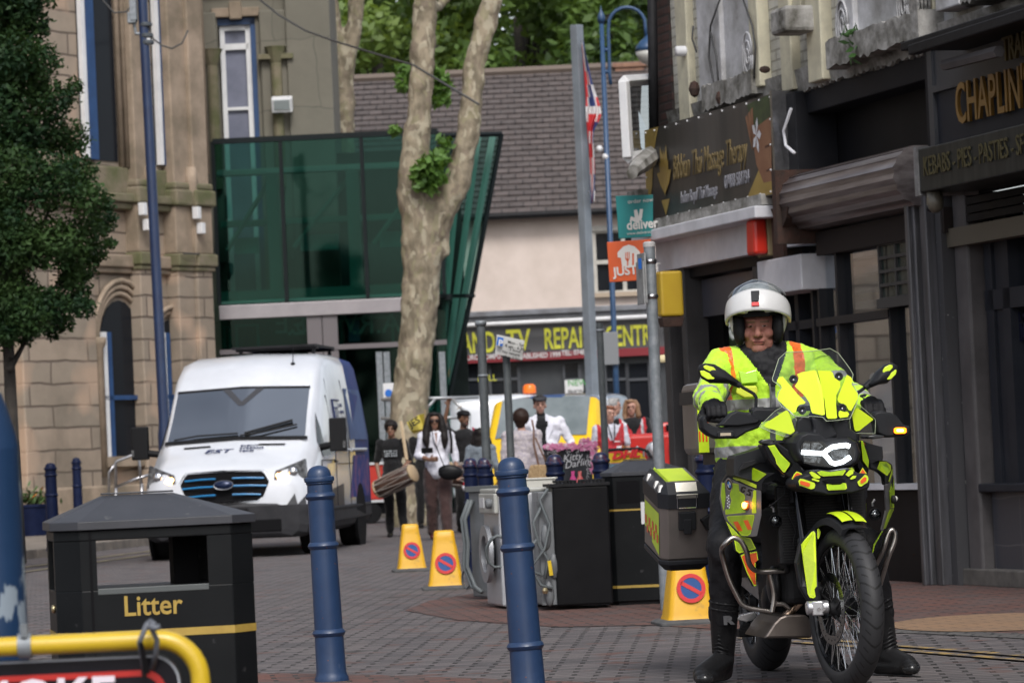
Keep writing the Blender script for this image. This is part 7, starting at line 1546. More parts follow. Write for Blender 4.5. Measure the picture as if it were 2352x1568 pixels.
def bike_wheel(nm,c,steer,R_,w_,rimr,tm,lean=0):
    M_=Matrix.Rotation(-math.pi/2,3,'X'); 
    q=MB(); q.lathe([(rimr-.012,-w_*.42),(rimr+.012,-w_*.42),(rimr+.004,-w_*.30),(rimr-.010,-w_*.2),(rimr-.010,w_*.2),(rimr+.004,w_*.30),(rimr+.012,w_*.42),(rimr-.012,w_*.42),(rimr-.028,w_*.15),(rimr-.028,-w_*.15),(rimr-.012,-w_*.42)],64,R=M_,caps=False)
    o=q.build(nm,bkg,mb_t,smooth=True,autos=40); o.location=c; o.rotation_euler=(math.radians(lean),0,math.radians(steer))
    q=MB(); prof=[]
    for i in range(15):
        a=math.radians(-118+236*i/14); prof.append((R_-w_*.52+w_*.52*math.cos(a) if abs(a)<1.57 else R_-w_*.52+w_*.62*math.cos(a),w_/2*math.sin(a)*(1 if abs(a)<1.6 else 1.0)))
    prof=[(rimr+.002,-w_*.36)]+prof+[(rimr+.002,w_*.36)]
    q.lathe(prof,96,R=M_,caps=False); q.build('tyre',tm,o,smooth=True)
    q=MB(); n=20
    for i in range(n):
        for s_ in (-1,1):
            for cr in (-1,1):
                a=2*math.pi*(i+.25*s_)/n; h=a+cr*.9; 
                q.tube([V((.038*math.cos(h),s_*.038,.038*math.sin(h))),V(((rimr-.012)*math.cos(a),s_*w_*.33,(rimr-.012)*math.sin(a)))],.0016,4)
    q.build('spokes',mat('spoke_steel',(.62,.62,.62),.25,.9),o)
    q=MB()
    for i in range(n):
        for s_ in (-1,1):
            a=2*math.pi*(i+.25*s_)/n; q.ell(((rimr-.008)*math.cos(a),s_*w_*.36,(rimr-.008)*math.sin(a)),.004,6)
    q.build('spoke_nipples',steel,o)
    q=MB(); q.lathe([(.001,-.075),(.022,-.075),(.03,-.06),(.045,-.05),(.045,-.03),(.028,-.02),(.028,.02),(.045,.03),(.045,.05),(.03,.06),(.022,.075),(.001,.075)],24,R=M_); q.build('hub',eng,o,smooth=True,autos=40)
    return o
wc=B(3383,2430,1.567); wc=V((1.567,wc.y,.347))
fw=bike_wheel('front_wheel',wc,8.2,.347,.098,.278,tread_mat('front_tread',26,26,.049),lean=-1.0)
for s_ in (-1,1):
    q=MB(); M_=Matrix.Rotation(-math.pi/2,3,'X'); q.lathe([(.115,-.002),(.1525,-.002),(.1525,.002),(.115,.002),(.115,-.002)],48,(0,s_*.066,0),R=M_,caps=False); o=q.build('brake_disc',mat('disc_steel',(.30,.31,.30),.22,1),fw,smooth=True,autos=30)
    q=MB()
    for k in range(8): a=k*.785; q.tube([V((.045*math.cos(a),s_*.06,.045*math.sin(a))),V((.118*math.cos(a+.3),s_*.066,.118*math.sin(a+.3)))],.0055,5)
    q.build('disc_carrier',eng,fw)
    q=MB()
    for k in range(24):
        a=k*.2618; q.ell((.135*math.cos(a),s_*.0685,.135*math.sin(a)),(.0035,.001,.0035),6)
    q.build('disc_holes',darkv,fw)
rc=B(3060,2430,0); rc=V((0,rc.y,.33))
rw=bike_wheel('rear_wheel',rc,0,.33,.155,.225,tread_mat('rear_tread',24,14,.078))
# ---- fork, mudguard ----
def T(nm,pts,r,m_,par=mb_t,n=10): q=MB(); q.tube(pts,r,n); return q.build(nm,m_,par,smooth=True,autos=50)
fr0=c4([(560,880)],1.22)[0]; fr1=c5([(1655,560)],1.50)[0]; fl0=c4([(1120,880)],1.22)[0]
for a,b,sd in ((fr0,fr1,-1),(fl0,V((1.52,wc.y+.095,.36)),1)):
    T('fork_tube',[a+V((-.02,0,.12)),a.lerp(b,.6)],.0215,mat('stanchion',(.05,.05,.052),.12,.9)); T('fork_leg',[a.lerp(b,.42),b],.028,bkb); 
    q=MB(); q.tube([a+V((-.03,0,.17)),a+V((0,0,.0))],[.034,.030],14); q.tube([a+V((0,0,.0)),a+V((.003,0,-.02))],.036,14); q.build('fork_clamp',eng,mb_t,smooth=True,autos=40)
ax=c6([(530,690)],1.567)[0]
q=MB(); q.box(ax+V((.0,-.005,.0)),(.07,.05,.062),R=Matrix.Rotation(math.radians(-15),3,'Z')); q.tube([ax+V((0,-.055,.002)),ax+V((0,.04,.002))],.030,16); ac=q.build('axle_clamp',sil,mb_t,smooth=True,autos=35,bevel=.006)
q=MB()
for cx in (525,580): p=c6([(cx,702)],1.61)[0]; q.lathe([(.001,.0),(.0075,.0),(.0075,.006),(.004,.006)],14,p,R=Matrix.Rotation(math.pi/2,3,'Y'))
q.build('clamp_bolt',chrome,ac)
# calipers
for s_ in (-1,):
    q=MB(); q.box(wc+V((-.13,s_*.085,.05)),(.07,.05,.11),R=Matrix.Rotation(.4,3,'Y')); q.build('brake_caliper',eng,mb_t,bevel=.01)
q=MB(); q.box(c6([(870,560)],1.50)[0],(.05,.05,.06)); q.build('abs_sensor',mat('sensor_grey',(.07,.075,.085),.5),mb_t,bevel=.01)
q=MB(); Rs=Matrix.Rotation(math.radians(8.2),3,'Z'); rings=[]
for i in range(13):
    a=math.radians(66+ (150-66)*i/12); rr=.375+.02*math.sin((i/12)*math.pi); ww=.062+.010*math.sin(i/12*math.pi)
    sec=[(-ww,rr-.035),(-ww*.92,rr-.008),(-ww*.5,rr),(ww*.5,rr),(ww*.92,rr-.008),(ww,rr-.035),(ww*.9,rr-.037),(ww*.45,rr-.006),(-ww*.45,rr-.006),(-ww*.9,rr-.037)]
    rings.append([wc+Rs@V((r_*math.cos(a),y,r_*math.sin(a))) for y,r_ in sec])
q.loft(rings,0,True); fd=q.build('front_mudguard',bkb,mb_t,smooth=True,autos=40)
q=MB(); rings=[]
for s0,s1,y0,y1 in ((70,96,-.052,-.004),(68,90,.003,.055)):
    n=8; v=[]
    for i in range(n+1):
        a=math.radians(s0+(s1-s0)*i/n)
        for j in range(4):
            y=y0+(y1-y0)*j/3; rr=.3985+.014*math.sin((i/n)*1.2)-(abs(y)/.06)**3*.010; v.append(wc+Rs@V((rr*math.cos(a),y,rr*math.sin(a))))
    q.add(v,[(i*4+j,i*4+j+1,(i+1)*4+j+1,(i+1)*4+j) for i in range(n) for j in range(3)])
q.build('reflective_film',fy,fd,smooth=True)
lg=[(600,1430),(760,1240),(830,1200),(900,1150),(880,1230),(830,1300),(810,1400),(808,1566)]
xleg=lambda x0,x1,y0,y1:(lambda cx,cy:x0+(x1-x0)*(cy-y0)/(y1-y0))
fg_=plate('fork_guard',c4(lg,xleg(1.44,1.50,1200,1566))+c5([(1725,440),(1760,600),(1600,610),(1500,440),(1455,150)],1.56),bkb,.05,bevel=.01)
sticker(fg_,c4([(612,1430),(640,1390),(740,1275),(765,1270),(782,1295),(787,1480)],xleg(1.45,1.50,1200,1566))+c5([(1693,150),(1697,430),(1670,465),(1685,555),(1660,572),(1615,565),(1590,520),(1520,20)],1.565),.004,inner=mat('fluo_mesh',(.52,.66,.06),.5,c2=(.46,.60,.05),scale=80))
sticker(fg_,c4([(802,1250),(815,1230),(843,1275),(838,1310),(815,1366),(803,1350)],1.47),.008,inner=False)
q=MB(); q.prism(c5([(1452,165),(1480,152),(1520,375),(1492,405)],1.545),(-.01,0,0)); q.build('side_reflector',mat('reflector_orange',(.65,.12,.01),.25,coat=.6),mb_t,bevel=.002)
# ---- dark engine core, radiator, frame ----
q=MB(); q.box((.86,rc.y+.005,.56),(.50,.30,.42)); q.box((.62,rc.y,.36),(.46,.24,.2)); q.build('engine_block',eng,mb_t,bevel=.03)
q=MB(); q.box((1.17,rc.y+.01,.70),(.05,.40,.34)); rad=q.build('radiator',eng,mb_t,bevel=.01)
q=MB()
for k in range(26): q.bx(1.196,1.20,rc.y-.17,rc.y+.19,.55+k*.012,.553+k*.012)
q.build('radiator_fins',mat('fin_black',(.03,.03,.03),.5),rad)
q=MB(); q.ell((.93,rc.y-.16,.43),(.09,.03,.09),16); q.ell((.75,rc.y-.15,.36),(.07,.03,.07),14); q.ell((.93,rc.y+.17,.43),(.09,.03,.09),16); q.build('engine_cover',mat('cover_grey',(.03,.03,.032),.4,.3),mb_t,smooth=True)
q=MB(); q.bx(-.05,.80,rc.y-.11,rc.y+.11,.80,.88); q.bx(.1,.7,rc.y-.10,rc.y+.10,.6,.8); q.bx(-.30,.0,rc.y-.08,rc.y+.08,.78,.84); q.build('seat',eng,mb_t,bevel=.03)
q=MB(); q.box((.25,rc.y-.10,.40),(.55,.04,.06),R=Matrix.Rotation(.15,3,'Y')); q.box((.25,rc.y+.10,.40),(.55,.04,.06),R=Matrix.Rotation(.15,3,'Y')); q.build('swingarm',bks,mb_t,bevel=.01)
sk=c5([(1070,1055),(1190,870),(1260,800),(1330,772),(1555,765),(1600,800),(1640,870),(1645,1050)],1.10); plate('skid_plate',sk,skid,.42,bevel=.01)
T('exhaust_pipe',c5([(1530,570),(1440,660),(1380,740),(1180,960)],1.02),.022,mat('exhaust_steel',(.50,.36,.26),.25,1))
T('engine_bar',c5([(1220,640),(1300,640),(1380,690)],1.06),.012,bar)
q=MB(); q.prism(c5([(735,815),(790,775),(950,735),(985,760),(975,820),(860,865),(745,835)],.62),(-.05,0,0)); q.build('foot_peg',sil,mb_t,bevel=.004)
q=MB(); q.lathe([(.001,.02),(.03,.018),(.034,0)],14,c5([(850,950)],.62)[0],R=Matrix.Rotation(math.pi/2,3,'Y')); q.box(c5([(860,985)],.60)[0],(.1,.09,.035)); q.build('peg_mount',eng,mb_t,bevel=.006)
# cables
q=MB()
for p_ in ([(470,990),(462,1060),(500,1150),(540,1230),(555,1290),(525,1350),(520,1420),(560,1490)],[(410,740),(420,820),(330,900),(230,980)],[(330,990),(470,1000),(700,950),(790,910)]): q.tube(c4(p_,1.25),.0035,5)
q.build('cable',blackm,mb_t,smooth=True)
q=MB(); q.tube(c4([(235,960),(280,990),(285,1040)],1.2),.006,6); q.tube(c4([(1500,890),(1470,930),(1475,970)],1.2),.006,6); q.build('lamp_bracket',steel,mb_t)
for cx,cy in ((306,1147),(1500,1068)):
    p=c4([(cx,cy)],1.20)[0]; RY=Matrix.Rotation(math.pi/2,3,'Y')
    q=MB(); q.lathe([(.001,-.05),(.02,-.045),(.027,-.01),(.0285,.004),(.026,.008),(.0255,-.002)],20,p,R=RY,caps=False); o=q.build('fog_lamp',eng,mb_t,smooth=True,autos=50)
    q=MB(); q.lathe([(.0255,.004),(.021,.0),(.012,-.006),(.011,.004),(.001,.005)],20,p,R=RY); q.build('reflector',chrome,o,smooth=True)
    q=MB(); q.lathe([(.001,.011),(.018,.0105),(.0255,.007)],20,p,R=RY); q.build('lens',clr,o,smooth=True)
# crash bars
def bend(pts,r=.0115,nm='crash_bar'):
    # round the corners
    out=[pts[0]]
    for a,b,c in zip(pts[:-2],pts[1:-1],pts[2:]):
        la=min(.045,(a-b).length*.45); lc=min(.045,(c-b).length*.45); p=b+(a-b).normalized()*la; r_=b+(c-b).normalized()*lc
        for t in (0,.25,.5,.75,1): out.append(p*(1-t)**2+b*2*t*(1-t)+r_*t*t)
    out.append(pts[-1]); return T(nm,out,r,bar,n=14)
p3=c3([(1345,1520),(1270,1375),(1165,1335),(1050,1455)],1.16); p5=c5([(1340,245),(965,262),(870,120)],1.10)
bend(p5[:2]+[c5([(880,150)],1.14)[0]]+p3+c5([(555,20),(640,335),(740,540),(820,680)],1.05)+c5([(1160,735)],1.05))
bend(c5([(1140,290),(1200,540),(1165,738)],1.08))
q=MB(); q.lathe([(.013,-.01),(.018,-.004),(.018,.004),(.012,.01)],14,c5([(1340,225)],1.11)[0],R=R90); q.build('bar_flange',eng,mb_t,smooth=True)
bend(c6([(1200,185),(1270,120)],1.08)[:1]+c4([(1600,1500),(1655,1290),(1705,1245),(1745,1290),(1735,1400),(1660,1566)],1.14)+c6([(1250,440)],1.06))
# ---- tank shell & flank panels ----
pts=c3([(1183,500),(1190,400),(1215,365),(1450,295),(1600,240),(1760,260),(1960,520),(2000,640),(1900,740),(1700,660),(1520,700),(1190,600)],1.18)
shell('tank_side',pts,.0,.16,bkb,shr=.96)
pts=c4([(1280,200),(1340,180),(1440,220),(1590,260),(1600,380),(1590,440),(1500,470),(1400,500),(1300,420)],1.18); shell('tank_side',pts,.0,.16,bkb,shr=.96)
q=MB(); q.ell((1.02,rc.y+.0,.95),(.22,.17,.13),18); q.build('fuel_tank',bkb,mb_t,smooth=True)
# ribs
q=MB()
for k in range(7): q.tube(c3([(1250+k*8,460-k*14+80),(1440,400-k*6+60),(1640+k*6,420+k*10)],1.20),.004,5)
q.build('tank_ribs',blackm,mb_t)
XR=lambda cx,cy:1.25-(1515-cx)/480*.34
lip=plate('shroud_lip',c3([(1050,680),(1075,640),(1120,570),(1170,548),(1415,490),(1500,560),(1680,570),(1560,640),(1522,700),(1517,782),(1450,772),(1250,690),(1165,650),(1120,615),(1085,640),(1060,690)],XR),bkb,.05,bevel=.006,off=.006)
pan=plate('flank_panel',c3([(1045,690),(1085,645),(1120,618),(1165,650),(1250,682),(1450,770),(1516,782),(1518,1080),(1465,1330),(1430,1337),(1290,1336),(1220,1270),(1090,1130),(1060,1030),(1028,880)],XR),bks,.03,bevel=.003)
S_=lambda pts,**k:sticker(pan,c3(pts,XR),**k)
S_([(1200,570),(1215,546),(1415,510),(1570,585),(1465,672),(1440,670),(1210,590)],off=.013)
S_([(1168,612),(1180,602),(1270,640),(1320,655),(1452,715),(1450,752),(1430,750),(1320,704),(1250,667),(1215,665),(1170,637)],off=.012,inner=False)
S_([(1045,692),(1072,690),(1085,860),(1065,1030),(1045,960),(1028,840)])
S_([(1165,690),(1240,705),(1250,790),(1310,830),(1320,870),(1300,920),(1290,960),(1320,1000),(1325,1045),(1085,1070),(1082,1010),(1110,1020),(1140,960),(1155,900),(1135,830),(1155,770)])
S_([(1415,790),(1430,775),(1452,785),(1452,1053),(1402,1055),(1400,1010),(1410,960),(1400,900),(1415,850)],inner=False)
S_([(1100,1100),(1120,1090),(1425,1070),(1430,1100),(1385,1300),(1350,1325),(1280,1320),(1115,1140)],inner=mat('fluo_shaded',(.28,.42,.01),.35,c2=(.34,.48,.012),scale=40,coat=.3))  # darker copy of the film: shade on the low panels put into colour
for pp in ([(1175,1155),(1230,1150),(1290,1265),(1235,1270)],[(1295,1140),(1350,1135),(1400,1245),(1350,1255)]): S_(pp,off=.007,m_=fo_,inner=False)
q=MB(); q.prism(c3([(1262,780),(1275,738),(1310,735),(1330,750),(1325,765),(1295,752),(1282,785),(1295,790),(1300,775),(1318,782),(1305,812),(1270,800)],XR),(.004,0,0)); q.prism(c3([(1345,790),(1360,762),(1410,775),(1400,790),(1368,783),(1390,805),(1385,850),(1330,835),(1335,818),(1368,828),(1370,810)],XR),(.004,0,0)); q.build('raised_letters',bkg,pan)
cen=c3([(1122,712)],XR)[0]; ux=(c3([(1160,722)],XR)[0]-cen); uz=V((0,0,ux.length*0+.0255))
def rnd_(q,r0,r1,a0,a1,off,m=0,n=18):
    pt=lambda r,a:cen+V((off,0,0))+ux*(r*math.cos(a))*1.0+uz*r*math.sin(a)
    v=[];k=n
    for i in range(k+1): a=a0+(a1-a0)*i/k; v+= [pt(r0,a),pt(r1,a)]
    q.add(v,[(2*i,2*i+1,2*i+3,2*i+2) for i in range(k)],m)
q=MB(); rnd_(q,.9,1.05,0,6.2832,.012,0); rnd_(q,.58,.9,0,6.2832,.0118,1); 
for k in range(4): rnd_(q,.0,.58,k*1.5708,(k+1)*1.5708,.0122,2 if k%2 else 3,6)
q.build('round_badge',[chrome,bkg,mat('roundel_blue',(.02,.2,.55),.3),white],pan)
q=MB()
for i in range(9): p=c3([(1122 - (i%2)*18+ (i//3)*4, 850+ i*18)],XR)[0]; q.ell(p+V((.005,0,0)),(.003,.0035,.006),8)
q.build('vent_holes',chrome,pan)
p=c3([(1340,962)],XR)[0]
q=MB(); q.lathe([(.022,0),(.021,.014),(.012,.022),(.001,.024)],16,p,R=Matrix.Rotation(math.pi/2,3,'Y')); fl_=q.build('flank_flasher',mat('flasher_lens',(.65,.12,.01),.2,coat=.5),mb_t,smooth=True)
q=MB(); q.ell(p+V((.018,-.014,.002)),(.012,.012,.015),12); q.build('lit_lamp',mat('flasher_lit',(1,.5,.1),.3,emit=(1,.42,.05),es=10),fl_,smooth=True)
# lower spear panels
low=plate('lower_panel',c3([(1085,1140),(1240,1310),(1395,1355),(1460,1490),(1475,1560)],1.05)+c5([(998,20),(1000,118),(965,150),(975,430),(935,430),(870,300),(780,60)],1.05)+c3([(1260,1540),(1200,1500)],1.05),bkb,.02)
sticker(low,c3([(1090,1150),(1240,1312),(1390,1358),(1450,1480),(1370,1500),(1250,1532),(1210,1500),(1190,1380)],1.05),inner=MATS['fluo_shaded'])
sticker(low,c5([(785,60),(820,40),(980,10),(997,110),(962,140),(972,425),(945,425),(860,270)],1.05),inner=fo_)
# left flank
XL=lambda cx,cy:1.25-(cx-1618)/112*.26
lip2=plate('shroud_lip',c4([(1440,440),(1545,420),(1640,428),(1705,470),(1718,560),(1668,700),(1618,718),(1600,600),(1520,545),(1440,520)],lambda cx,cy:1.22-max(0,cx-1600)/120*.18),bkb,.06,bevel=.006,off=.004)
pan2=plate('flank_panel',c4([(1618,715),(1665,700),(1715,560),(1731,700),(1733,900),(1725,1000),(1640,1180),(1600,1262),(1575,1256),(1632,1020)],XL),bks,.02,bevel=.002)
sticker(lip2,c4([(1520,520),(1550,435),(1630,438),(1685,480),(1682,540),(1640,605)],lambda cx,cy:1.22-max(0,cx-1600)/120*.18),off=.010)
for pp,inn in (([(1655,672),(1700,520),(1712,560),(1668,678)],False),([(1668,800),(1692,700),(1722,640),(1730,760),(1728,850),(1722,990),(1680,990)],None),([(1650,1060),(1680,1005),(1722,1005),(1620,1235),(1600,1240)],MATS['fluo_shaded'])): sticker(pan2,c4(pp,XL),off=.010,inner=inn)
q=MB(); q.prism(c4([(1690,720),(1712,600),(1716,640),(1700,760)],XL),(.012,0,0)); q.build('raised_letters',bkg,pan2)
q=MB(); q.ell(c4([(1722,890)],1.12)[0],(.02,.012,.020),12); kb_=q.build('flank_flasher',eng,mb_t,smooth=True); q=MB(); q.ell(c4([(1748,880)],1.12)[0],(.010,.010,.012),12); q.build('clear_lens',mat('clear_lens',(.5,.5,.46),.15),kb_,smooth=True)
plate('lower_panel',c4([(1600,1262),(1500,1440),(1470,1566),(1460,1566),(1485,1430),(1585,1268)],1.08),fyd,.01)
# ---- headlamp, fairing, beak ----
arm=plate('fairing_side',c4([(140,225),(330,200),(520,330),(640,520),(700,560),(640,640),(520,660),(420,600),(300,500),(230,420)],lambda cx,cy:1.32+.14*(cx-140)/560),bkg,.10,bevel=.008)
sticker(arm,c4([(210,248),(290,235),(360,340),(475,455),(472,480),(412,565),(392,560),(315,460),(300,400),(250,310)],lambda cx,cy:1.33+.14*(cx-140)/560),off=.006)
sticker(arm,c4([(494,640),(520,590),(552,553),(600,568),(638,603),(600,625),(560,668),(510,660)],1.47),off=.010,inner=fo_)
arm2=plate('fairing_side',c4([(1300,200),(1345,175),(1400,230),(1445,420),(1430,520),(1410,620),(1330,580),(1290,480)],lambda cx,cy:1.45-.1*(cx-1300)/145),bkg,.10,bevel=.008)
sticker(arm2,c4([(1328,182),(1350,188),(1385,300),(1422,420),(1416,512),(1350,420)],lambda cx,cy:1.46-.1*(cx-1300)/145),off=.006)
sticker(arm2,c4([(1306,575),(1345,508),(1394,580),(1330,590)],1.47),off=.010,inner=fo_)
hs_=shell('headlamp_housing',c4([(500,210),(560,110),(650,75),(820,90),(900,150),(1180,145),(1290,205),(1330,330),(1300,450),(1210,510),(960,545),(720,520),(560,430),(505,320)],1.47),.035,.22,bkb,shr=.90)
q=MB(); gl_=c4([(598,255),(640,188),(850,193),(935,245),(1130,212),(1215,245),(1255,300),(1235,420),(1110,475),(960,503),(760,483),(640,452),(612,360)],1.505); q.prism(gl_,(-.012,0,0)); q.build('headlamp_recess',mat('lamp_recess',(.02,.021,.023),.25,.3),hs_)
q=MB()
for pp in ([(640,215),(720,210),(720,300),(640,300)],[(735,208),(830,208),(880,250),(800,305),(735,300)],[(640,370),(780,365),(860,400),(840,455),(660,440)]): q.prism(c4(pp,1.508),(-.006,0,0))
q.prism(c4([(960,290),(1030,270),(1180,300),(1180,370),(1050,420),(990,400)],1.508),(-.006,0,0)); q.build('lamp_reflector',mat('lamp_chrome',(.55,.57,.60),.18,.9,c2=(.10,.10,.11),scale=70,lo=.45,hi=.60),hs_)
dl=mat('daylight_led',(1,1,1),.3,emit=(.93,.97,1),es=6)
q=MB()
for pp in ([(622,322),(700,330),(890,338)],[(880,340),(925,300),(985,262),(1070,248),(1150,238),(1195,255)],[(880,338),(930,390),(975,445),(1020,462),(1110,440),(1200,382)]): q.tube(c4(pp,1.515),.0098,8)
q.build('light_strip',dl,hs_,smooth=True)
q=MB(); q.prism([p+V((.022,0,0)) for p in gl_],(-.002,0,0)); q.build('headlamp_glass',clr,hs_)
bk=c4([(545,700),(560,650),(600,605),(700,585),(715,540),(800,530),(960,545),(1180,510),(1245,545),(1290,570),(1400,580),(1440,690),(1420,760),(1230,815),(1130,820),(960,838),(900,838),(790,812),(640,792),(560,745)],1.56)
be=shell('beak',bk,.03,.20,bkb,shr=.95)
q=MB(); q.prism(c4([(878,665),(930,645),(1100,640),(1150,650),(1110,690),(1060,700),(950,700)],1.605),(-.02,0,0)); q.build('beak_vent',darkv,be)
for pp,inn in (([(580,665),(600,640),(640,645),(770,690),(782,715),(770,755),(730,767),(590,718)],False),([(915,708),(940,700),(980,716),(1090,710),(1110,690),(1150,695),(1162,755),(1140,770),(940,780),(922,760)],None),([(803,563),(850,545),(960,562),(1135,535),(1148,545),(1110,600),(880,612),(840,600)],None),([(710,565),(735,553),(775,570),(845,620),(830,640),(775,635),(735,605)],False),([(738,640),(765,635),(832,662),(820,678),(745,657)],False),([(1143,592),(1195,532),(1240,540),(1235,580),(1180,616)],False),([(1197,640),(1230,605),(1275,605),(1260,635),(1210,650)],False),([(1285,680),(1380,590),(1412,610),(1420,650),(1405,685),(1330,735),(1305,725)],False)):
    sticker(be,c4(pp,1.596),off=.004,inner=inn)
for pp in ([(597,672),(612,663),(710,692),(720,705),(712,735),(690,735),(605,710)],[(1322,665),(1370,618),(1397,630),(1392,665),(1340,700),(1325,692)]): sticker(be,c4(pp,1.60),off=.004,m_=fo_,inner=False)
plate('cowl',c2([(620,850),(720,850),(1000,900),(1190,880),(1200,1000),(1300,1060),(1290,1180),(1180,1130),(900,1140),(800,1080),(560,1100),(470,1090),(560,1030),(570,900)],1.40),bkb,.12,bevel=.01)
plate('instrument_shroud',c2([(735,860),(980,900),(990,960),(1060,1085),(900,1160),(720,1095),(770,1010),(750,920)],1.43),mat('shroud_grey',(.022,.023,.026),.5),.04,bevel=.01)
# screen
XS=lambda cx,cy:1.46-.17*(860-cy)/820-.11*abs(cx-(735+(cy-50)*.215))/500
so_=c2([(268,400),(345,165),(430,85),(752,70),(960,40),(1060,95),(1190,270),(1237,350),(1222,440),(1302,600),(1280,700),(1200,880),(1060,900),(920,912),(870,862),(710,852),(700,865),(560,855),(520,840),(385,740),(325,650),(335,570),(378,515),(335,470),(275,430)],XS)
cc_=sum(so_,V((0,0,0)))/len(so_); q=MB(); 
sp1=c2([(752,70)],XS)[0]; sp2=c2([(912,905)],XS)[0]
for hf in ([sp1]+so_[4:13]+[sp2],[sp2]+so_[14:]+so_[:3]+[sp1]): q.prism(hf,(-.004,0,0))
sc_=q.build('windscreen',clr,mb_t)
q=MB(); q.tube(so_+[so_[0]],.0016,5); q.build('screen_edge',mat('edge_glow',(.42,.48,.33),.2),sc_)
YT=mat('fluo_lit',(.72,.90,.04),.4,c2=(.66,.86,.03),scale=3,coat=.2)  # brighter copy of the film: light on the upper parts put into colour
for pp in ([(320,420),(345,385),(390,375),(412,402),(480,480),(560,580),(662,682),(652,702),(590,715),(562,745),(548,802),(515,815),(430,750),(340,665),(325,640),(345,560),(378,515),(370,480),(325,440)],
 [(560,350),(620,325),(770,298),(792,310),(850,480),(880,610),(895,830),(865,842),(745,815),(732,790),(710,690),(650,600),(560,520),(535,490),(570,440),(582,390)],
 [(810,305),(960,308),(990,330),(1010,390),(1080,440),(1080,500),(1032,600),(1030,720),(1042,868),(1020,880),(935,882),(915,862),(890,650),(850,480)],
 [(1160,355),(1210,385),(1227,420),(1215,470),(1290,580),(1292,640),(1270,680),(1212,787),(1180,780),(1150,720),(1062,687),(1047,650),(1062,590),(1110,480),(1140,400)],
 [(1060,800),(1080,785),(1130,800),(1165,795),(1187,825),(1170,860),(1080,872),(1060,850)]):
    q=MB(); q.prism([p+V((.005,0,0)) for p in c2(pp,XS)],(-.0015,0,0)); q.build('reflective_film',YT,sc_)
for cx,cy in ((520,408),(1065,375),(625,780),(1105,752)):
    p=c2([(cx,cy)],XS)[0]; q=MB(); q.lathe([(.019,.002),(.017,.007),(.010,.002),(.001,-.004)],18,p,R=Matrix.Rotation(math.pi/2,3,'Y')); bo=q.build('screen_bolt',mat('rubber_ring',(.03,.032,.034),.35),sc_,smooth=True); q=MB(); q.ell(p+V((.006,0,-.004)),(.004,.006,.006),10); q.build('bolt_head',chrome,bo)
for pp,yy in (([(110,975),(300,790),(392,735),(450,770),(550,860),(577,1020),(550,1092),(420,1097),(250,1040)],[(168,962),(185,935),(430,780),(455,790),(480,850),(543,1050),(520,1073),(480,1070),(185,985)]),
              ([(1190,860),(1212,800),(1270,700),(1340,740),(1500,885),(1507,920),(1500,1060),(1330,1058),(1235,1056),(1205,1000)],[(1220,820),(1260,760),(1290,752),(1470,880),(1474,895),(1310,1025),(1270,1032),(1250,1010)])):
    xd_=(lambda cx,cy:1.42-.12*abs(cx-780)/600); a=plate('wind_deflector',c2(pp,xd_),clr,.003,bevel=0); q=MB(); q.prism([p+V((.004,0,0)) for p in c2(yy,xd_)],(-.0015,0,0)); q.build('reflective_film',YT,a)
    pe=c2(pp,xd_); q=MB(); q.tube(pe+[pe[0]],.0014,5); q.build('deflector_edge',MATS['edge_glow'],a)
# ---- bars, guards, mirrors, stalks ----
hb0=B(2790,1668,1.05); hb1=B(3520,1640,1.05)
T('handlebar',[hb0,B(2960,1690,1.10),B(3060,1640,1.16),B(3280,1630,1.16),B(3380,1660,1.10),hb1],.012,bkb,n=12)
for a,b in ((hb0,B(2900,1680,1.08)),(hb1,B(3430,1650,1.08))): T('grip',[a,b],.0175,rubber)
q=MB(); q.box(B(3000,1680,1.14),(.07,.08,.07)); q.box(B(3030,1655,1.15),(.05,.07,.06)); q.build('switch_cluster',bkb,mb_t,bevel=.012)
plate('screen_bracket',c2([(30,790),(60,757),(300,765),(400,900),(250,900),(120,930),(20,880)],1.20),bkb,.08,bevel=.01)
hgR=shell('hand_guard',cm([(492,1030),(500,1100),(545,1140),(600,1163),(740,1162),(800,1122),(885,1090),(905,1055),(880,1040),(780,1040),(720,1068),(640,1086),(570,1078),(530,1052),(515,1008)],1.20),.02,.05,bkb,shr=.94)
shell('hand_guard_shield',cm([(600,1078),(640,1050),(690,995),(735,975),(800,990),(895,1035),(880,1062),(740,1082)],1.215),.02,.03,bkb,shr=.93)
q=MB(); q.prism(rr_:=cm([(610,1122),(622,1112),(712,1110),(724,1120),(722,1142),(710,1152),(622,1154),(610,1146)],1.235),(-.012,0,0)); li=q.build('led_lamp',bkb,mb_t,bevel=.003)
q=MB(); q.prism(cm([(630,1124),(700,1122),(700,1141),(630,1143)],1.237),(-.004,0,0)); q.build('led_lens',mat('led_off',(.45,.38,.28),.2,coat=.5),li)
hgL=shell('hand_guard',c2([(1450,845),(1480,800),(1560,785),(1690,808),(1760,850),(1840,955),(1925,975),(1912,1010),(1922,1065),(1830,1102),(1620,1108),(1510,1060),(1495,950)],1.18),.02,.06,bkb,shr=.93)
q=MB(); q.prism(c2([(1735,1000),(1755,988),(1850,988),(1868,1000),(1868,1040),(1850,1055),(1755,1058),(1735,1045)],1.215),(-.012,0,0)); lo_=q.build('led_lamp',bkb,mb_t,bevel=.003)
q=MB(); q.prism(c2([(1730,1002),(1750,988),(1858,988),(1876,1002),(1876,1042),(1856,1058),(1750,1060),(1730,1044)],1.219),(-.004,0,0)); q.build('led_lens',mat('led_orange_glow',(1,.3,.02),.3,emit=(1,.22,.0),es=3.0),lo_)  # orange bloom round the lamp built as an oversized glowing lens
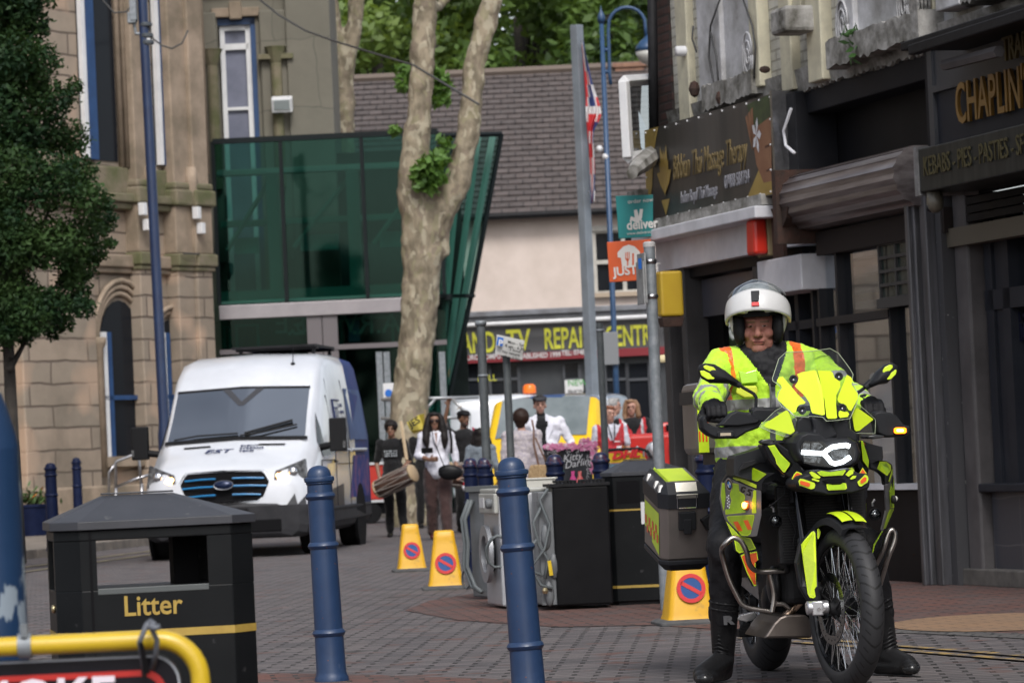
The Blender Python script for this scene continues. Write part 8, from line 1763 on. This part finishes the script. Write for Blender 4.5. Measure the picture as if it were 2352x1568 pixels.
q=MB(); q.prism(c2([(1760,1010),(1772,1004),(1834,1004),(1846,1012),(1846,1032),(1834,1040),(1772,1040),(1760,1032)],1.222),(-.002,0,0)); q.build('led_core',mat('led_orange_lit',(1,.6,.1),.3,emit=(1,.50,.10),es=9),lo_)
def mirror(hp,stem,yl,cf,x):
    pts=hp; c=sum(pts,V((0,0,0)))/len(pts); f=lambda k,dx:[V((p.x+dx,c.y+(p.y-c.y)*k,c.z+(p.z-c.z)*k)) for p in pts]
    q=MB(); q.loft([f(.35,.050),f(.75,.038),f(.95,.018),f(1,0),f(.97,-.012)],0,True); o=q.build('mirror',bkb,mb_t,smooth=True,autos=60)
    q=MB(); q.prism([p+V((-.014,0,0)) for p in f(.9,0)],(-.002,0,0)); q.build('mirror_glass',chrome,o)
    T('mirror_stem',stem,.0075,bkb)
    for y in yl:
        cc2=sum(y,V((0,0,0)))/len(y); q=MB(); q.prism([V((p.x,p.y,p.z)) for p in y],(-.006,0,0)); q.build('reflective_film',YT,o,bevel=.002)
    return o
mirror(cm([(478,700),(490,675),(530,664),(590,670),(660,712),(752,785),(752,812),(700,800),(640,798),(560,797),(505,765),(482,730)],1.12),cm([(745,800),(780,825),(850,865),(866,890),(864,960)],1.12),
 [cm([(517,685),(535,676),(585,690),(603,710),(600,725),(580,727),(525,700)],1.168),cm([(495,715),(520,712),(590,745),(596,760),(585,770),(545,770),(505,745)],1.168)],cm,1.12)
T('stem_boot',cm([(700,785),(762,812)],1.13),.014,bkb)
mirror(c2([(1400,515),(1380,480),(1440,420),(1500,325),(1600,240),(1700,208),(1768,245),(1762,310),(1700,400),(1640,460),(1540,475),(1440,515)],1.12),c2([(1420,480),(1370,515),(1290,572),(1240,640)],1.12),
 [c2([(1592,305),(1620,262),(1680,232),(1712,240),(1714,270),(1660,325),(1620,338),(1597,325)],1.168),c2([(1638,395),(1660,360),(1750,290),(1762,305),(1750,350),(1690,410),(1650,412)],1.168)],c2,1.12)
T('stem_boot',c2([(1455,440),(1380,510)],1.13),.016,bkb)
for pp,st_ in (([(108,200),(140,172),(260,160),(300,185),(250,236),(130,222)],[(290,200),(420,205)]),([(1400,128),(1500,112),(1600,122),(1618,135),(1580,152),(1480,166),(1400,150)],[(1330,135),(1420,140)])):
    shell('turn_signal',c4(pp,1.33),.01,.03,mat('smoked_lens',(.03,.032,.034),.2,coat=.5),shr=.85,bev=.003); T('signal_stalk',c4(st_,1.31),.009,bkb)
# ---- panniers & top box ----
pm_s=mat('pannier_metal',(.25,.22,.205),.42,.7,c2=(.20,.18,.17),scale=6); pplast=mat('pannier_plastic',(.022,.023,.027),.45)
def pannier(sgn):
    fx0=.10; pf=cn([(238,360),(560,390)],fx0); yo,yi=pf[0].y,pf[1].y
    if sgn>0: yo,yi=2*rc.y-yo,2*rc.y-yi
    s_=-sgn # outward is negative y for right box
    zt=cn([(400,385)],fx0)[0].z; zb=cn([(400,822)],fx0)[0].z; L_=.40; ch=.035
    A=Matrix.Rotation(math.radians(11),3,'Y'); org=V((fx0,0,zt))
    tr=lambda p:org+A@(V(p)-org)
    ty=lambda y:y
    o_=-1 if sgn<0 else 1
    def ring(z,e=0,ce=0):
        c_=ch+ce
        pts=[(fx0+e,yo-o_*c_),(fx0-c_,yo+o_*e),(fx0-L_,yo+o_*e),(fx0-L_-e,yo-o_*c_),(fx0-L_-e,yi-o_*e),(fx0+e,yi-o_*e)]
        return [tr((x,y,z)) for x,y in pts]
    q=MB(); q.loft([ring(zb+.03,-.02),ring(zb+.06),ring(zt)],0,True); b_=q.build('pannier',pm_s,mb_t,bevel=.004)
    q=MB(); q.loft([ring(zb-.005,-.03,.02),ring(zb+.03,.004),ring(zb+.05,.004)],0,True); q.build('bottom_guard',pplast,b_,bevel=.004)
    q=MB(); q.loft([ring(zt-.005,.006),ring(zt+.065,.008),ring(zt+.112,-.032)],0,True); q.build('lid',pplast,b_,bevel=.004)
    q=MB(); q.loft([ring(zt+.110,-.036),ring(zt+.116,-.036)],0,True); q.build('lid_top',bks,b_,bevel=.002)
    q=MB(); q.loft([ring(zt+.1165,-.05),ring(zt+.1175,-.05)],0,True); q.build('reflective_film',fy,b_)
    q=MB(); ys=(yo-o_*(.075),yi+o_*.05)
    q.add([tr((fx0+.0095,ys[0],zt+.045)),tr((fx0+.0095,ys[1],zt+.045)),tr((fx0+.0095,ys[1],zt+.062)),tr((fx0-.030,ys[1],zt+.113)),tr((fx0-.030,ys[0],zt+.113)),tr((fx0+.0095,ys[0],zt+.062))],[(0,1,2,5),(5,2,3,4)]); q.build('front_trim',mat('trim_brushed',(.42,.40,.36),.35,.8),b_)
    q=MB(); ym=(yo+yi)/2-o_*.01
    for dy in (-.045,.045): q.tube([tr((fx0+.016,ym+dy,zt+.06)),tr((fx0+.02,ym+dy,zt-.0))],.0025,5)
    q.tube([tr((fx0+.02,ym-.04,zt+.0)),tr((fx0+.02,ym+.04,zt+.0))],.005,6); q.build('latch_wire',chrome,b_)
    q=MB(); q.box(tr((fx0+.014,ym,zt-.06)),(.03,.08,.085),R=A); q.box(tr((fx0+.022,ym,zt-.085)),(.03,.035,.07),R=A); q.build('latch',bkb,b_,bevel=.004)
    q=MB()
    for x_,y_ in ((fx0-.05,yo-o_*.012),(fx0-.15,yo-o_*.012),(fx0-.33,yo-o_*.012),(fx0-.08,yi+o_*.03),(fx0-.3,yi+o_*.03)):
        c_=tr((x_,y_,zt+.085)); q.loft([[c_+V((a*.02,b*.016,-.018)) for a,b in ((-1,-1),(1,-1),(1,1),(-1,1))],[c_+V((a*.010,b*.006,.016)) for a,b in ((-1,-1),(1,-1),(1,1),(-1,1))]],0,True)
    q.build('lash_lug',mat('lug_silver',(.6,.6,.6),.3,.4),b_)
    # side film with orange battenburg
    yy=yo+o_*.002; q=MB(); P_=lambda u,v:tr((fx0-.035-u*(L_-.06),yy,zt-.03-v*(zt-zb-.10)))
    q.add([P_(0,0),P_(1,0),P_(1,.62),P_(.5,.68),P_(.5,.85),P_(0,1)],[tuple(range(6))]); q.build('reflective_film',fy,b_)
    q=MB(); yy+=o_*.0015
    for i in range(4):
        for j in range(2):
            u0=.04+.235*i+(0.0 if j else .10); q.add([P_(u0,.33+.2*j-.0),P_(u0+.115,.33+.2*j),P_(u0+.115,.53+.2*j),P_(u0,.53+.2*j)],[(0,1,2,3)])
    q.build('orange_checks',fo_,b_)
    q=MB(); q.tube([tr((fx0-.05,yi,zt-.12)),V((fx0-.05,rc.y-sgn*-.10,zt-.12))],.012,6); q.tube([tr((fx0-.3,yi,zt-.12)),V((fx0-.3,rc.y+sgn*.10,zt-.12))],.012,6); q.build('pannier_mount',steel,mb_t)
pannier(-1); pannier(1)
T('pannier_rail',c3([(965,500),(1000,620),(1060,700)],.10),.012,bar)
yl_=B(2788,1740,-.10).y; hw=rc.y-yl_; zt=1.36; zb_=B(2800,1818,-.10).z
q=MB(); q.bx(-.45,-.10,rc.y-hw,rc.y+hw,zb_,zt); tb=q.build('top_box',pm_s,mb_t,bevel=.03)
q=MB(); q.bx(-.46,-.09,rc.y-hw-.005,rc.y+hw+.005,zt-.10,zt-.04); q.bx(-.40,-.12,rc.y-.18,rc.y+.18,zb_-.05,zb_); q.build('box_trim',pplast,tb)
q=MB(); q.bx(-.10,-.096,yl_+.006,yl_+.055,zb_+.01,zt-.12); q.build('reflective_film',fy,tb)
q=MB()
for i in range(3):
    for j in range(2): q.bx(-.096,-.0945,yl_+.008+.016*i+.008*j,yl_+.016+.016*i+.008*j,zb_+.06+.05*j,zb_+.11+.05*j)
q.build('orange_checks',fo_,tb)
# rear frame bits seen between pannier and leg
q=MB(); q.prism(c3([(880,1440),(1010,1410),(1060,1420),(1040,1520),(930,1520)],.12),(-.03,0,0)); q.build('grab_frame',mat('frame_white',(.5,.5,.52),.35,.3),mb_t,bevel=.006)
q=MB(); q.box(c3([(900,1150)],.12)[0],(.05,.07,.06),R=Matrix.Rotation(.5,3,'X')); q.build('pannier_lock',eng,mb_t,bevel=.006)
T('silencer',[V((-.25,rc.y-.15,.62)),V((.25,rc.y-.14,.50))],.055,skid,n=18)
# ================= rider (in the motorcycle frame) =================
rd=BK.empty('person'); tag(rd,'motorcyclist in white open helmet and fluorescent yellow jacket sitting astride the motorcycle','person')
rs=mat('rider_skin',(.30,.14,.105),.7,spec=.25,c2=(.235,.09,.07),scale=26,bump=.12,bscale=120); jk=mat('jacket_yellow',(.47,.80,.03),.75,c2=(.53,.86,.035),scale=5,bump=.15,bscale=90,sheen=.2); jo=mat('jacket_orange',(.80,.12,.01),.35,c2=(.9,.2,.03),scale=25,bump=.3); jg=mat('jacket_grey',(.27,.28,.28),.35,c2=(.35,.35,.35),scale=8); lb=mat('rider_black',(.012,.012,.014),.6,c2=(.02,.02,.022),scale=14,bump=.2); lt_=mat('boot_leather',(.012,.012,.013),.35,c2=(.02,.02,.021),scale=9,bump=.15)
hc=B(3033,1262,.60)
HR=Matrix.Rotation(math.radians(-16),3,'Z')@Matrix.Rotation(math.radians(7),3,'Y')  # head turned toward its right; local +x is the gaze
hp=lambda x,y,z:hc+HR@V((x,y,z))
# face centre below helmet centre
fz=-.060
Sr=B(2890,1468,.56); Sl=B(3262,1470,.56); Er=B(2828,1585,.76); El=B(3398,1580,.78); Wr=B(2842,1632,.96); Wl=B(3475,1628,.96)
pel=B(3020,1880,.48); ch=B(3072,1560,.56); nk=B(3045,1400,.57)
Kr=B(2900,2190,.86); Kl=B(3470,2190,.92); Ar=B(2893,2625,.68); Al=B(3545,2610,.80); Hr_=pel+V((0,-.09,0)); Hl_=pel+V((0,.09,0))
q=MB(); q.ell(hp(.012,0,fz+.03),(.092,.074,.10),18); q.ell(hp(.032,0,fz-.035),(.070,.068,.072),16); q.ell(hp(.075,0,fz-.082),(.030,.036,.028),12); q.ell(hp(.045,-.035,fz-.06),(.04,.03,.04),10); q.ell(hp(.045,.035,fz-.06),(.04,.03,.04),10)
q.cap(hp(.098,0,fz+.018),hp(.118,0,fz-.016),.010,.015,10); 
for s_ in (-1,1):
    q.ell(hp(.103,s_*.013,fz-.020),(.012,.010,.009),8); q.cap(hp(.095,s_*.012,fz+.048),hp(.085,s_*.046,fz+.046),.010,.008,8); q.ell(hp(.074,s_*.044,fz-.014),(.024,.026,.026),10); q.ell(hp(.084,s_*.032,fz+.024),(.014,.016,.009),10); q.ell(hp(0,s_*.074,fz),(.02,.012,.03),8)
q.cap(hp(.099,-.022,fz-.045),hp(.099,.022,fz-.045),.007,.007,8); q.cap(hp(.096,-.018,fz-.055),hp(.096,.018,fz-.055),.008,.008,8)
q.cap(nk+V((0,0,-.05)),hp(-.01,0,fz-.06),.065,.060,12); q.cap(nk+V((0,0,-.03)),hp(.02,0,fz-.08),.06,.055,12)
q.ell(ch,(.10,.15,.2),12); q.ell(pel,(.12,.15,.12),12)
for a,b,c,w_ in ((Sr,Er,Wr,-1),(Sl,El,Wl,1)): q.cap(ch.lerp(a,.6),a,.07,.055,8); q.cap(a,b,.05,.042,8); q.cap(b,c,.042,.030,8)
for a,b,c in ((Hr_,Kr,Ar),(Hl_,Kl,Al)): q.cap(a,b,.085,.060,8); q.cap(b,c,.058,.04,8)
def cls(c,n):
    l=HR.inverted()@(c-hc)
    if l.x>.05:
        z=l.z-fz
        for s_ in (-1,1):
            if (abs(l.y-s_*.031)/.012)**2+(abs(z-.021)/.0036)**2<1: return 1 if abs(l.y-s_*.031)<.006 else 3
            if abs(l.y-s_*.032)<.020 and abs(z-.040-.0)<.0045: return 2
        if abs(l.y)<.025 and abs(z+.050)<.0020: return 4
        if abs(l.y)<.020 and abs(z+.051)<.0060: return 5
    return 0
organic(q,'body',[rs,eye_d,mat('brow',(.16,.09,.06),.8),mat('eye_white',(.22,.17,.15),.4),mat('mouth_line',(.06,.015,.015),.6),mat('rider_lips',(.34,.10,.08),.5)],rd,voxel=.0038,smooth_it=4,classify=cls)
# ---- jacket ----
q=MB(); q.ell(ch+V((0,0,.08)),(.15,.205,.16),18); q.ell(ch+V((-.01,0,-.08)),(.15,.19,.18),18); q.ell(pel+V((-.02,0,.10)),(.16,.185,.17),18); q.cap(ch,pel,.16,.17,18); q.ell(pel+V((0,0,-.03)),(.165,.185,.10),14); q.cap(ch+V((0,-.06,.12)),Sr,.10,.085,14); q.cap(ch+V((0,.06,.12)),Sl,.10,.085,14)
arms=((Sr,Er,Wr),(Sl,El,Wl))
for a,b,c in arms: q.ell(a,(.082,.076,.078),14); q.cap(a,b,.076,.068,14); q.ell(b,(.070,.070,.070),14); q.cap(b,b.lerp(c,.85),.068,.054,14)
yR0,yR1=B(2903,1450,.70).y,B(2945,1450,.70).y; yL0,yL1=B(3172,1400,.66).y,B(3220,1400,.66).y
zw1,zw0=B(2950,1598,.70).z,B(2950,1641,.70).z; zh1,zh0=B(2900,1787,.62).z,B(2900,1832,.62).z
yz=B(3088,1560,.70).y; zV1,zV0=B(3050,1390,.66).z,B(3050,1550,.7).z; yVa,yVb=B(2975,1390,.66).y,B(3140,1390,.66).y
def jc(c,n):
    # sleeves first: bands wrap round the arm
    for a,b,d in arms:
        for (s0,s1,bands) in ((a,b,((.56,.80),)),(b,d,((.12,.30),(.56,.72)))):
            v=s1-s0; t=(c-s0).dot(v)/v.dot(v)
            if 0.05<t<1.0:
                dist=(c-(s0+v*t)).length
                if dist<.10 and abs(c.y-ch.y)>.19:
                    for t0,t1 in bands:
                        if t0<t<t1: return 2
                    return 0
    if n.x>.0 and abs(c.y-ch.y)<.24:
        if c.z>zV0:
            k=min(1.2,(c.z-zV0)/(zV1-zV0)); 
            if yz-.012+(yVa-yz)*k<c.y<yz+.012+(yVb-yz)*k: return 3
        if abs(c.y-yz)<.013 and c.z<=zV0: return 4
    if zw0<c.z<zw1 or zh0<c.z<zh1: return 2
    sl=.04*(ch.z+.2-c.z)
    if c.z>zw0 and (yR0<c.y<yR1 or yL0<c.y+sl<yL1): return 1
    return 0
j=organic(q,'jacket',[jk,jo,jg,lb,mat('zip_grey',(.10,.105,.11),.5)],rd,voxel=.0055,smooth_it=8,classify=jc)
dm=bpy.data.textures.new('jfold','CLOUDS'); dm.noise_scale=.13; md=j.modifiers.new('d','DISPLACE'); md.texture=dm; md.strength=.05; md.mid_level=.5; dm2=bpy.data.textures.new('jcrease','CLOUDS'); dm2.noise_scale=.045; dm2.noise_depth=3; md=j.modifiers.new('d2','DISPLACE'); md.texture=dm2; md.strength=.016; md.mid_level=.5
# chest pockets
pky=mat('pocket_yellow',(.66,.74,.05),.6,c2=(.6,.68,.05),scale=12)
q=MB(); q.prism(cm([(742,828),(762,815),(870,812),(880,850),(862,888),(790,892),(735,862)],.725),(-.02,0,0)); q.build('pocket_flap',pky,rd,bevel=.006)
q=MB(); q.prism(cm([(752,715),(800,725),(870,705),(880,790),(770,800)],.715),(-.02,0,0)); q.build('chest_pocket',mat('pocket_window',(.5,.85,.08),.25,coat=.4),rd,bevel=.004)
q=MB()
for (a,b) in ((arms[0][0],arms[0][1]),(arms[1][0],arms[1][1])):
    v=(b-a).normalized(); u=v.cross(V((1,0,0))).normalized(); w2=v.cross(u); c=a.lerp(b,.12)
    q.tube([c+u*.079*math.cos(t*.5236)+w2*.079*math.sin(t*.5236) for t in range(13)],.0022,5)
q.build('sleeve_seam',mat('seam_olive',(.25,.45,.02),.8),rd,smooth=True)
q=MB(); q.tube(cm([(955,800),(962,860),(965,925),(968,975)],.735),.004,5); q.build('zip',mat('zip_metal',(.25,.25,.26),.35,.6),rd)
# collar / neck tube
q=MB(); q.lathe([(.085,-.05),(.082,.0),(.078,.05),(.070,.075)],22,nk+V((.015,0,-.03))); q.ell(nk+V((.05,0,-.06)),(.07,.085,.06),14); organic(q,'neck_warmer',lb,rd,voxel=.008,smooth_it=4)
q=MB(); q.box(hp(.075,.02,fz-.125),(.012,.03,.012)); q.build('strap_buckle',red,rd,bevel=.003)
# ---- helmet: continuous shell with face opening ----
hw_=mat('helmet_white',(.62,.62,.61),.18,coat=.6,c2=(.58,.58,.575),scale=3); hb_=mat('helmet_lining',(.010,.010,.011),.8)
def hshell(rx,ry,rz,inset,cut,nm,m_,par):
    q=MB(); nu,nv=40,28; v=[];idx={}
    for j_ in range(nv+1):
        th=math.pi*(.02+.86*j_/nv)   # from crown down
        for i in range(nu):
            ph=2*math.pi*i/nu; kx=1.0+(.04 if math.cos(ph)<0 else 0)
            z=rz*math.cos(th); x=rx*kx*math.sin(th)*math.cos(ph); y=ry*math.sin(th)**.9*math.sin(ph) if math.sin(th)>0 else 0
            v.append((x,y,z))
    f=[]
    for j_ in range(nv):
        for i in range(nu):
            k=(i+1)%nu; q4=(j_*nu+i,j_*nu+k,(j_+1)*nu+k,(j_+1)*nu+i); c=[sum(v[a][t] for a in q4)/4 for t in range(3)]
            if cut(*c): continue
            f.append(q4)
    q.add([hp(*p) for p in v],f); q.add([hp(0,0,rz*.998)],[]); o=q.build(nm,m_,par,smooth=True); s=o.modifiers.new('s','SOLIDIFY'); s.thickness=inset; s.offset=-1; sb=o.modifiers.new('sub','SUBSURF'); sb.levels=sb.render_levels=1; return o
brow=lambda y:.018+.022*(1-min(1,abs(y)/.09)) 
cut=lambda x,y,z:(x>.045 and z<brow(y)) 
he=hshell(.158,.133,.152,.018,cut,'helmet',hw_,rd)
q=MB(); q.lathe([(.131,.0)],1) if 0 else None
hl=hshell(.140,.118,.138,.012,lambda x,y,z:(x>.030 and z<brow(y)-.012),'helmet_lining',hb_,he)
# cheek pads
for s_ in (-1,1):
    q=MB(); q.ell(hp(.055,s_*.086,-.055),(.055,.028,.075),12); organic(q,'cheek_pad',hb_,he,voxel=.008,smooth_it=3)
# raised chin bar (flipped up over the brow) and clear visor above it
def hpatch(e0,e1,k0,nm,m_,th,bev=0):
    q=MB(); n=30; mj=8; v=[]
    for j_ in range(mj+1):
        for i in range(n+1):
            az=math.radians(-88+176*i/n); t=j_/mj; w_=max(0,math.cos(az))**.8; a0=math.radians(e0[0]+(e0[1]-e0[0])*w_); a1=math.radians(e1[0]+(e1[1]-e1[0])*w_); el=a0+(a1-a0)*t
            k=1.02+(k0-1.02)*min(1,w_*2.2)
            v.append(hp(.158*k*math.cos(el)*math.cos(az),.133*k*math.cos(el)**.9*math.sin(az),.152*k*math.sin(el)))
    N=n+1; q.add(v,[(j_*N+i,j_*N+i+1,(j_+1)*N+i+1,(j_+1)*N+i) for j_ in range(mj) for i in range(n)]); o=q.build(nm,m_,he,smooth=True); s=o.modifiers.new('s','SOLIDIFY'); s.thickness=th; s.offset=1; return o
hpatch((-16,13),(10,50),1.06,'raised_chin_bar',hw_,.014)
hpatch((8,46),(24,76),1.13,'clear_visor',glass('visor_clear',(.80,.82,.82),.05,.03),.002)
q=MB(); q.tube([hp(.158*1.13*math.cos(math.radians(24+52*max(0,math.cos(a))**.8))*math.cos(a),.133*1.13*math.cos(math.radians(24+52*max(0,math.cos(a))**.8))**.9*math.sin(a),.152*1.13*math.sin(math.radians(24+52*max(0,math.cos(a))**.8))) for a in [math.radians(-85+170*i/20) for i in range(21)]],.0022,5); q.build('visor_rim',mat('visor_rim',(.3,.31,.32),.3),he)
def hs_pt(y,el,k=1.15):
    el=math.radians(el); return hp(.158*k*math.cos(el),y,.152*k*math.sin(el))
q=MB(); q.prism([hs_pt(-.017,26),hs_pt(.017,26),hs_pt(.019,44,1.16),hs_pt(-.019,44,1.16)],HR@V((.006,0,.003))); q.build('latch_button',bkb,he,bevel=.003)
q=MB(); q.prism([hs_pt(-.017,19),hs_pt(.017,19),hs_pt(.017,25),hs_pt(-.017,25)],HR@V((.007,0,.003))); q.build('red_tab',cred,he,bevel=.002)
q=MB(); q.prism([hp(.135,y,z) for y,z in ((-.062,.006),(.062,.006),(.05,.034),(.018,.045),(-.018,.045),(-.05,.034))],HR@V((-.02,0,0))); q.build('brow_liner',hb_,he,bevel=.004)
# ---- gloves: five curled fingers round each grip ----
def glove(w,e,s_,grip_c,gd):
    """w wrist, s_ +1 left hand; fingers wrap over the bar"""
    q=MB(); d=(grip_c-w).normalized(); q.cap(e.lerp(w,.78),w,.050,.040,12); k=grip_c+V((-.02,0,.030)); q.cap(w,k,.038,.036,12)
    for i in range(4):
        o=gd*(-.036+.024*i); kn=grip_c+o+V((-.012,0,.034)); m1=grip_c+o+V((.024,0,.022)); m2=grip_c+o+V((.032,0,-.010)); m3=grip_c+o+V((.012,0,-.026))
        L_=(1,.97,.95,.85)[i]; q.cap(w.lerp(kn,.55),kn,.020,.0165,8); q.cap(kn,kn.lerp(m1,L_),.0150,.0135,8); q.cap(kn.lerp(m1,L_),m2,.0132,.0125,8); q.cap(m2,m3,.0122,.011,8)
    tb_=grip_c-gd*.052*1.0; q.cap(w,tb_+V((-.03,0,.0)),.024,.018,8); q.cap(tb_+V((-.03,0,0)),tb_+V((.004,0,-.022)),.0165,.013,8)
    g=organic(q,'glove',lb,rd,voxel=.005,smooth_it=2)
    q=MB(); q.tube([w+V((0,0,.042)),w+V((0,.038,.0)),w+V((0,0,-.042)),w+V((0,-.038,0)),w+V((0,0,.042))],.006,6); q.build('cuff_strap',lt_,g,smooth=True)
glove(Wr,Er,-1,B(2862,1650,1.06),V((0,1,0))); glove(Wl,El,1,B(3490,1640,1.06),V((0,-1,0)))
# ---- trousers & boots ----
q=MB(); q.ell(pel+V((0,0,-.06)),(.17,.17,.12),14)
for a,b,c in ((Hr_,Kr,Ar),(Hl_,Kl,Al)): q.cap(a,b,.105,.082,14); q.ell(b,(.088,.085,.09),14); q.cap(b,b.lerp(c,.62),.080,.066,14)
tr_=organic(q,'trousers',lb,rd,voxel=.008,smooth_it=5); md=tr_.modifiers.new('d','DISPLACE'); md.texture=dm; md.strength=.03; md.mid_level=.5
def boot(K,A,toe,heel,par,logo):
    q=MB(); top=K.lerp(A,.50); q.cap(top,K.lerp(A,.8),.068,.058,16); q.cap(K.lerp(A,.8),A,.058,.050,16); q.ell(A+V((0,0,-.02)),(.055,.048,.06),12)
    q.cap(A+V((0,0,-.035)),heel,.046,.040,12); q.cap(A+V((.01,0,-.01)),toe+V((-.03,0,.012)),.050,.042,12); q.ell(toe,(.058,.046,.036),14); q.cap(heel+V((0,0,.0)),toe,.040,.038,12)
    z0=.004
    o=organic(q,'boot',lt_,par,voxel=.0065,smooth_it=3)
    for v_ in o.data.vertices:
        if v_.co.z<z0: v_.co.z=z0
    v=(A-top).normalized(); q=MB(); fwd=(toe-heel).normalized()
    for t in (.0,.12): q.tube([top.lerp(A,t)+ (fwd*math.cos(a*.5236)*.068+v.cross(fwd).normalized()*math.sin(a*.5236)*.066) for a in range(13)],.006,6)
    for k in range(7):
        t=.52+.07*k; c=top.lerp(A,t); q.tube([c+fwd*(.058-.02*abs(a)/1)+v.cross(fwd).normalized()*(a*.036)+v*(.012*abs(a)) for a in (-1,-.5,0,.5,1)],.0065,6)
    q.build('ribbed_shin',lt_,o,smooth=True)
    so=MB(); so.ell(toe+V((.02,0,-.005)),(.046,.042,.028),14); so.build('toe_cap',mat('toe_shine',(.02,.02,.021),.12,coat=.6),o,smooth=True)
    s=v.cross(fwd).normalized(); c=top.lerp(A,.30)+fwd*.071
    if logo: text('raised_letter','R',.05,mat('letter_grey',(.09,.09,.095),.4),o,top.lerp(A,.34)+V((.084,-.02,-.01)),(0,1,0),(0,0,1),.003,bold=.003,sx=1.5)
    return o
toeR=B(2812,2692,.86); toeR.z=.042; heR=V((Ar.x-.045,Ar.y+.01,.045)); toeL=B(3640,2680,.96); toeL.z=.042; heL=V((Al.x-.04,Al.y-.03,.045))
boot(Kr,Ar,toeR,heR,rd,True); boot(Kl,Al,toeL,heL,rd,False)
# ---- separate pieces that one could count become parts of their own ----
def split_islands(o):
    me=o.data; n=len(me.vertices); par=list(range(n))
    def find(a):
        while par[a]!=a: par[a]=par[par[a]]; a=par[a]
        return a
    for e in me.edges:
        a,b=find(e.vertices[0]),find(e.vertices[1])
        if a!=b: par[a]=b
    isl={}
    for v in me.vertices: isl.setdefault(find(v.index),[]).append(v.index)
    boxes=[]
    for k,vs in isl.items():
        c=[me.vertices[i].co for i in vs]; boxes.append([set([k]),[min(p[t] for p in c)-.004 for t in range(3)],[max(p[t] for p in c)+.004 for t in range(3)]])
    ch=True
    while ch:
        ch=False
        for i in range(len(boxes)):
            for j in range(i+1,len(boxes)):
                a,b=boxes[i],boxes[j]
                if all(a[1][t]<=b[2][t] and b[1][t]<=a[2][t] for t in range(3)):
                    boxes[i]=[a[0]|b[0],[min(a[1][t],b[1][t]) for t in range(3)],[max(a[2][t],b[2][t]) for t in range(3)]]; boxes.pop(j); ch=True; break
            if ch: break
    if len(boxes)<2 or len(boxes)>24: return
    for bi,(ks,_,_) in enumerate(boxes):
        keep=[p for p in me.polygons if find(p.vertices[0]) in ks]; idx={}; vs=[]; fs=[]
        for p in keep:
            for i in p.vertices:
                if i not in idx: idx[i]=len(vs); vs.append(tuple(me.vertices[i].co))
            fs.append([idx[i] for i in p.vertices])
        nm=bpy.data.meshes.new(me.name); nm.from_pydata(vs,[],fs)
        for q in me.materials: nm.materials.append(q)
        nm.polygons.foreach_set('material_index',[p.material_index for p in keep]); nm.polygons.foreach_set('use_smooth',[p.use_smooth for p in keep]); nm.update()
        c=o.copy(); c.data=nm; COL.objects.link(c)
        if bi==0:
            for h in list(o.children): h.parent=c
    bpy.data.objects.remove(o)
SPLIT='corner_post door_post wheel_arch engine_cover rust_streak clamp_band light_panel inner_screen mullion shutter_guide lash_lug fog_lamp moulded_jamb roof_bar gold_corner bracket wiper bonnet_vent grille_bar inner_post clip tie_ring door_frame latch_button vent_holes column_shaft small_box float_ball lamp_bracket wind_deflector carved_capital pier poster white_blade_poster junction_box box_trim fixing_box'.split()
for o in [o for o in COL.objects if o.type=='MESH' and o.name.split('.')[0] in SPLIT and o.parent]: split_islands(o)
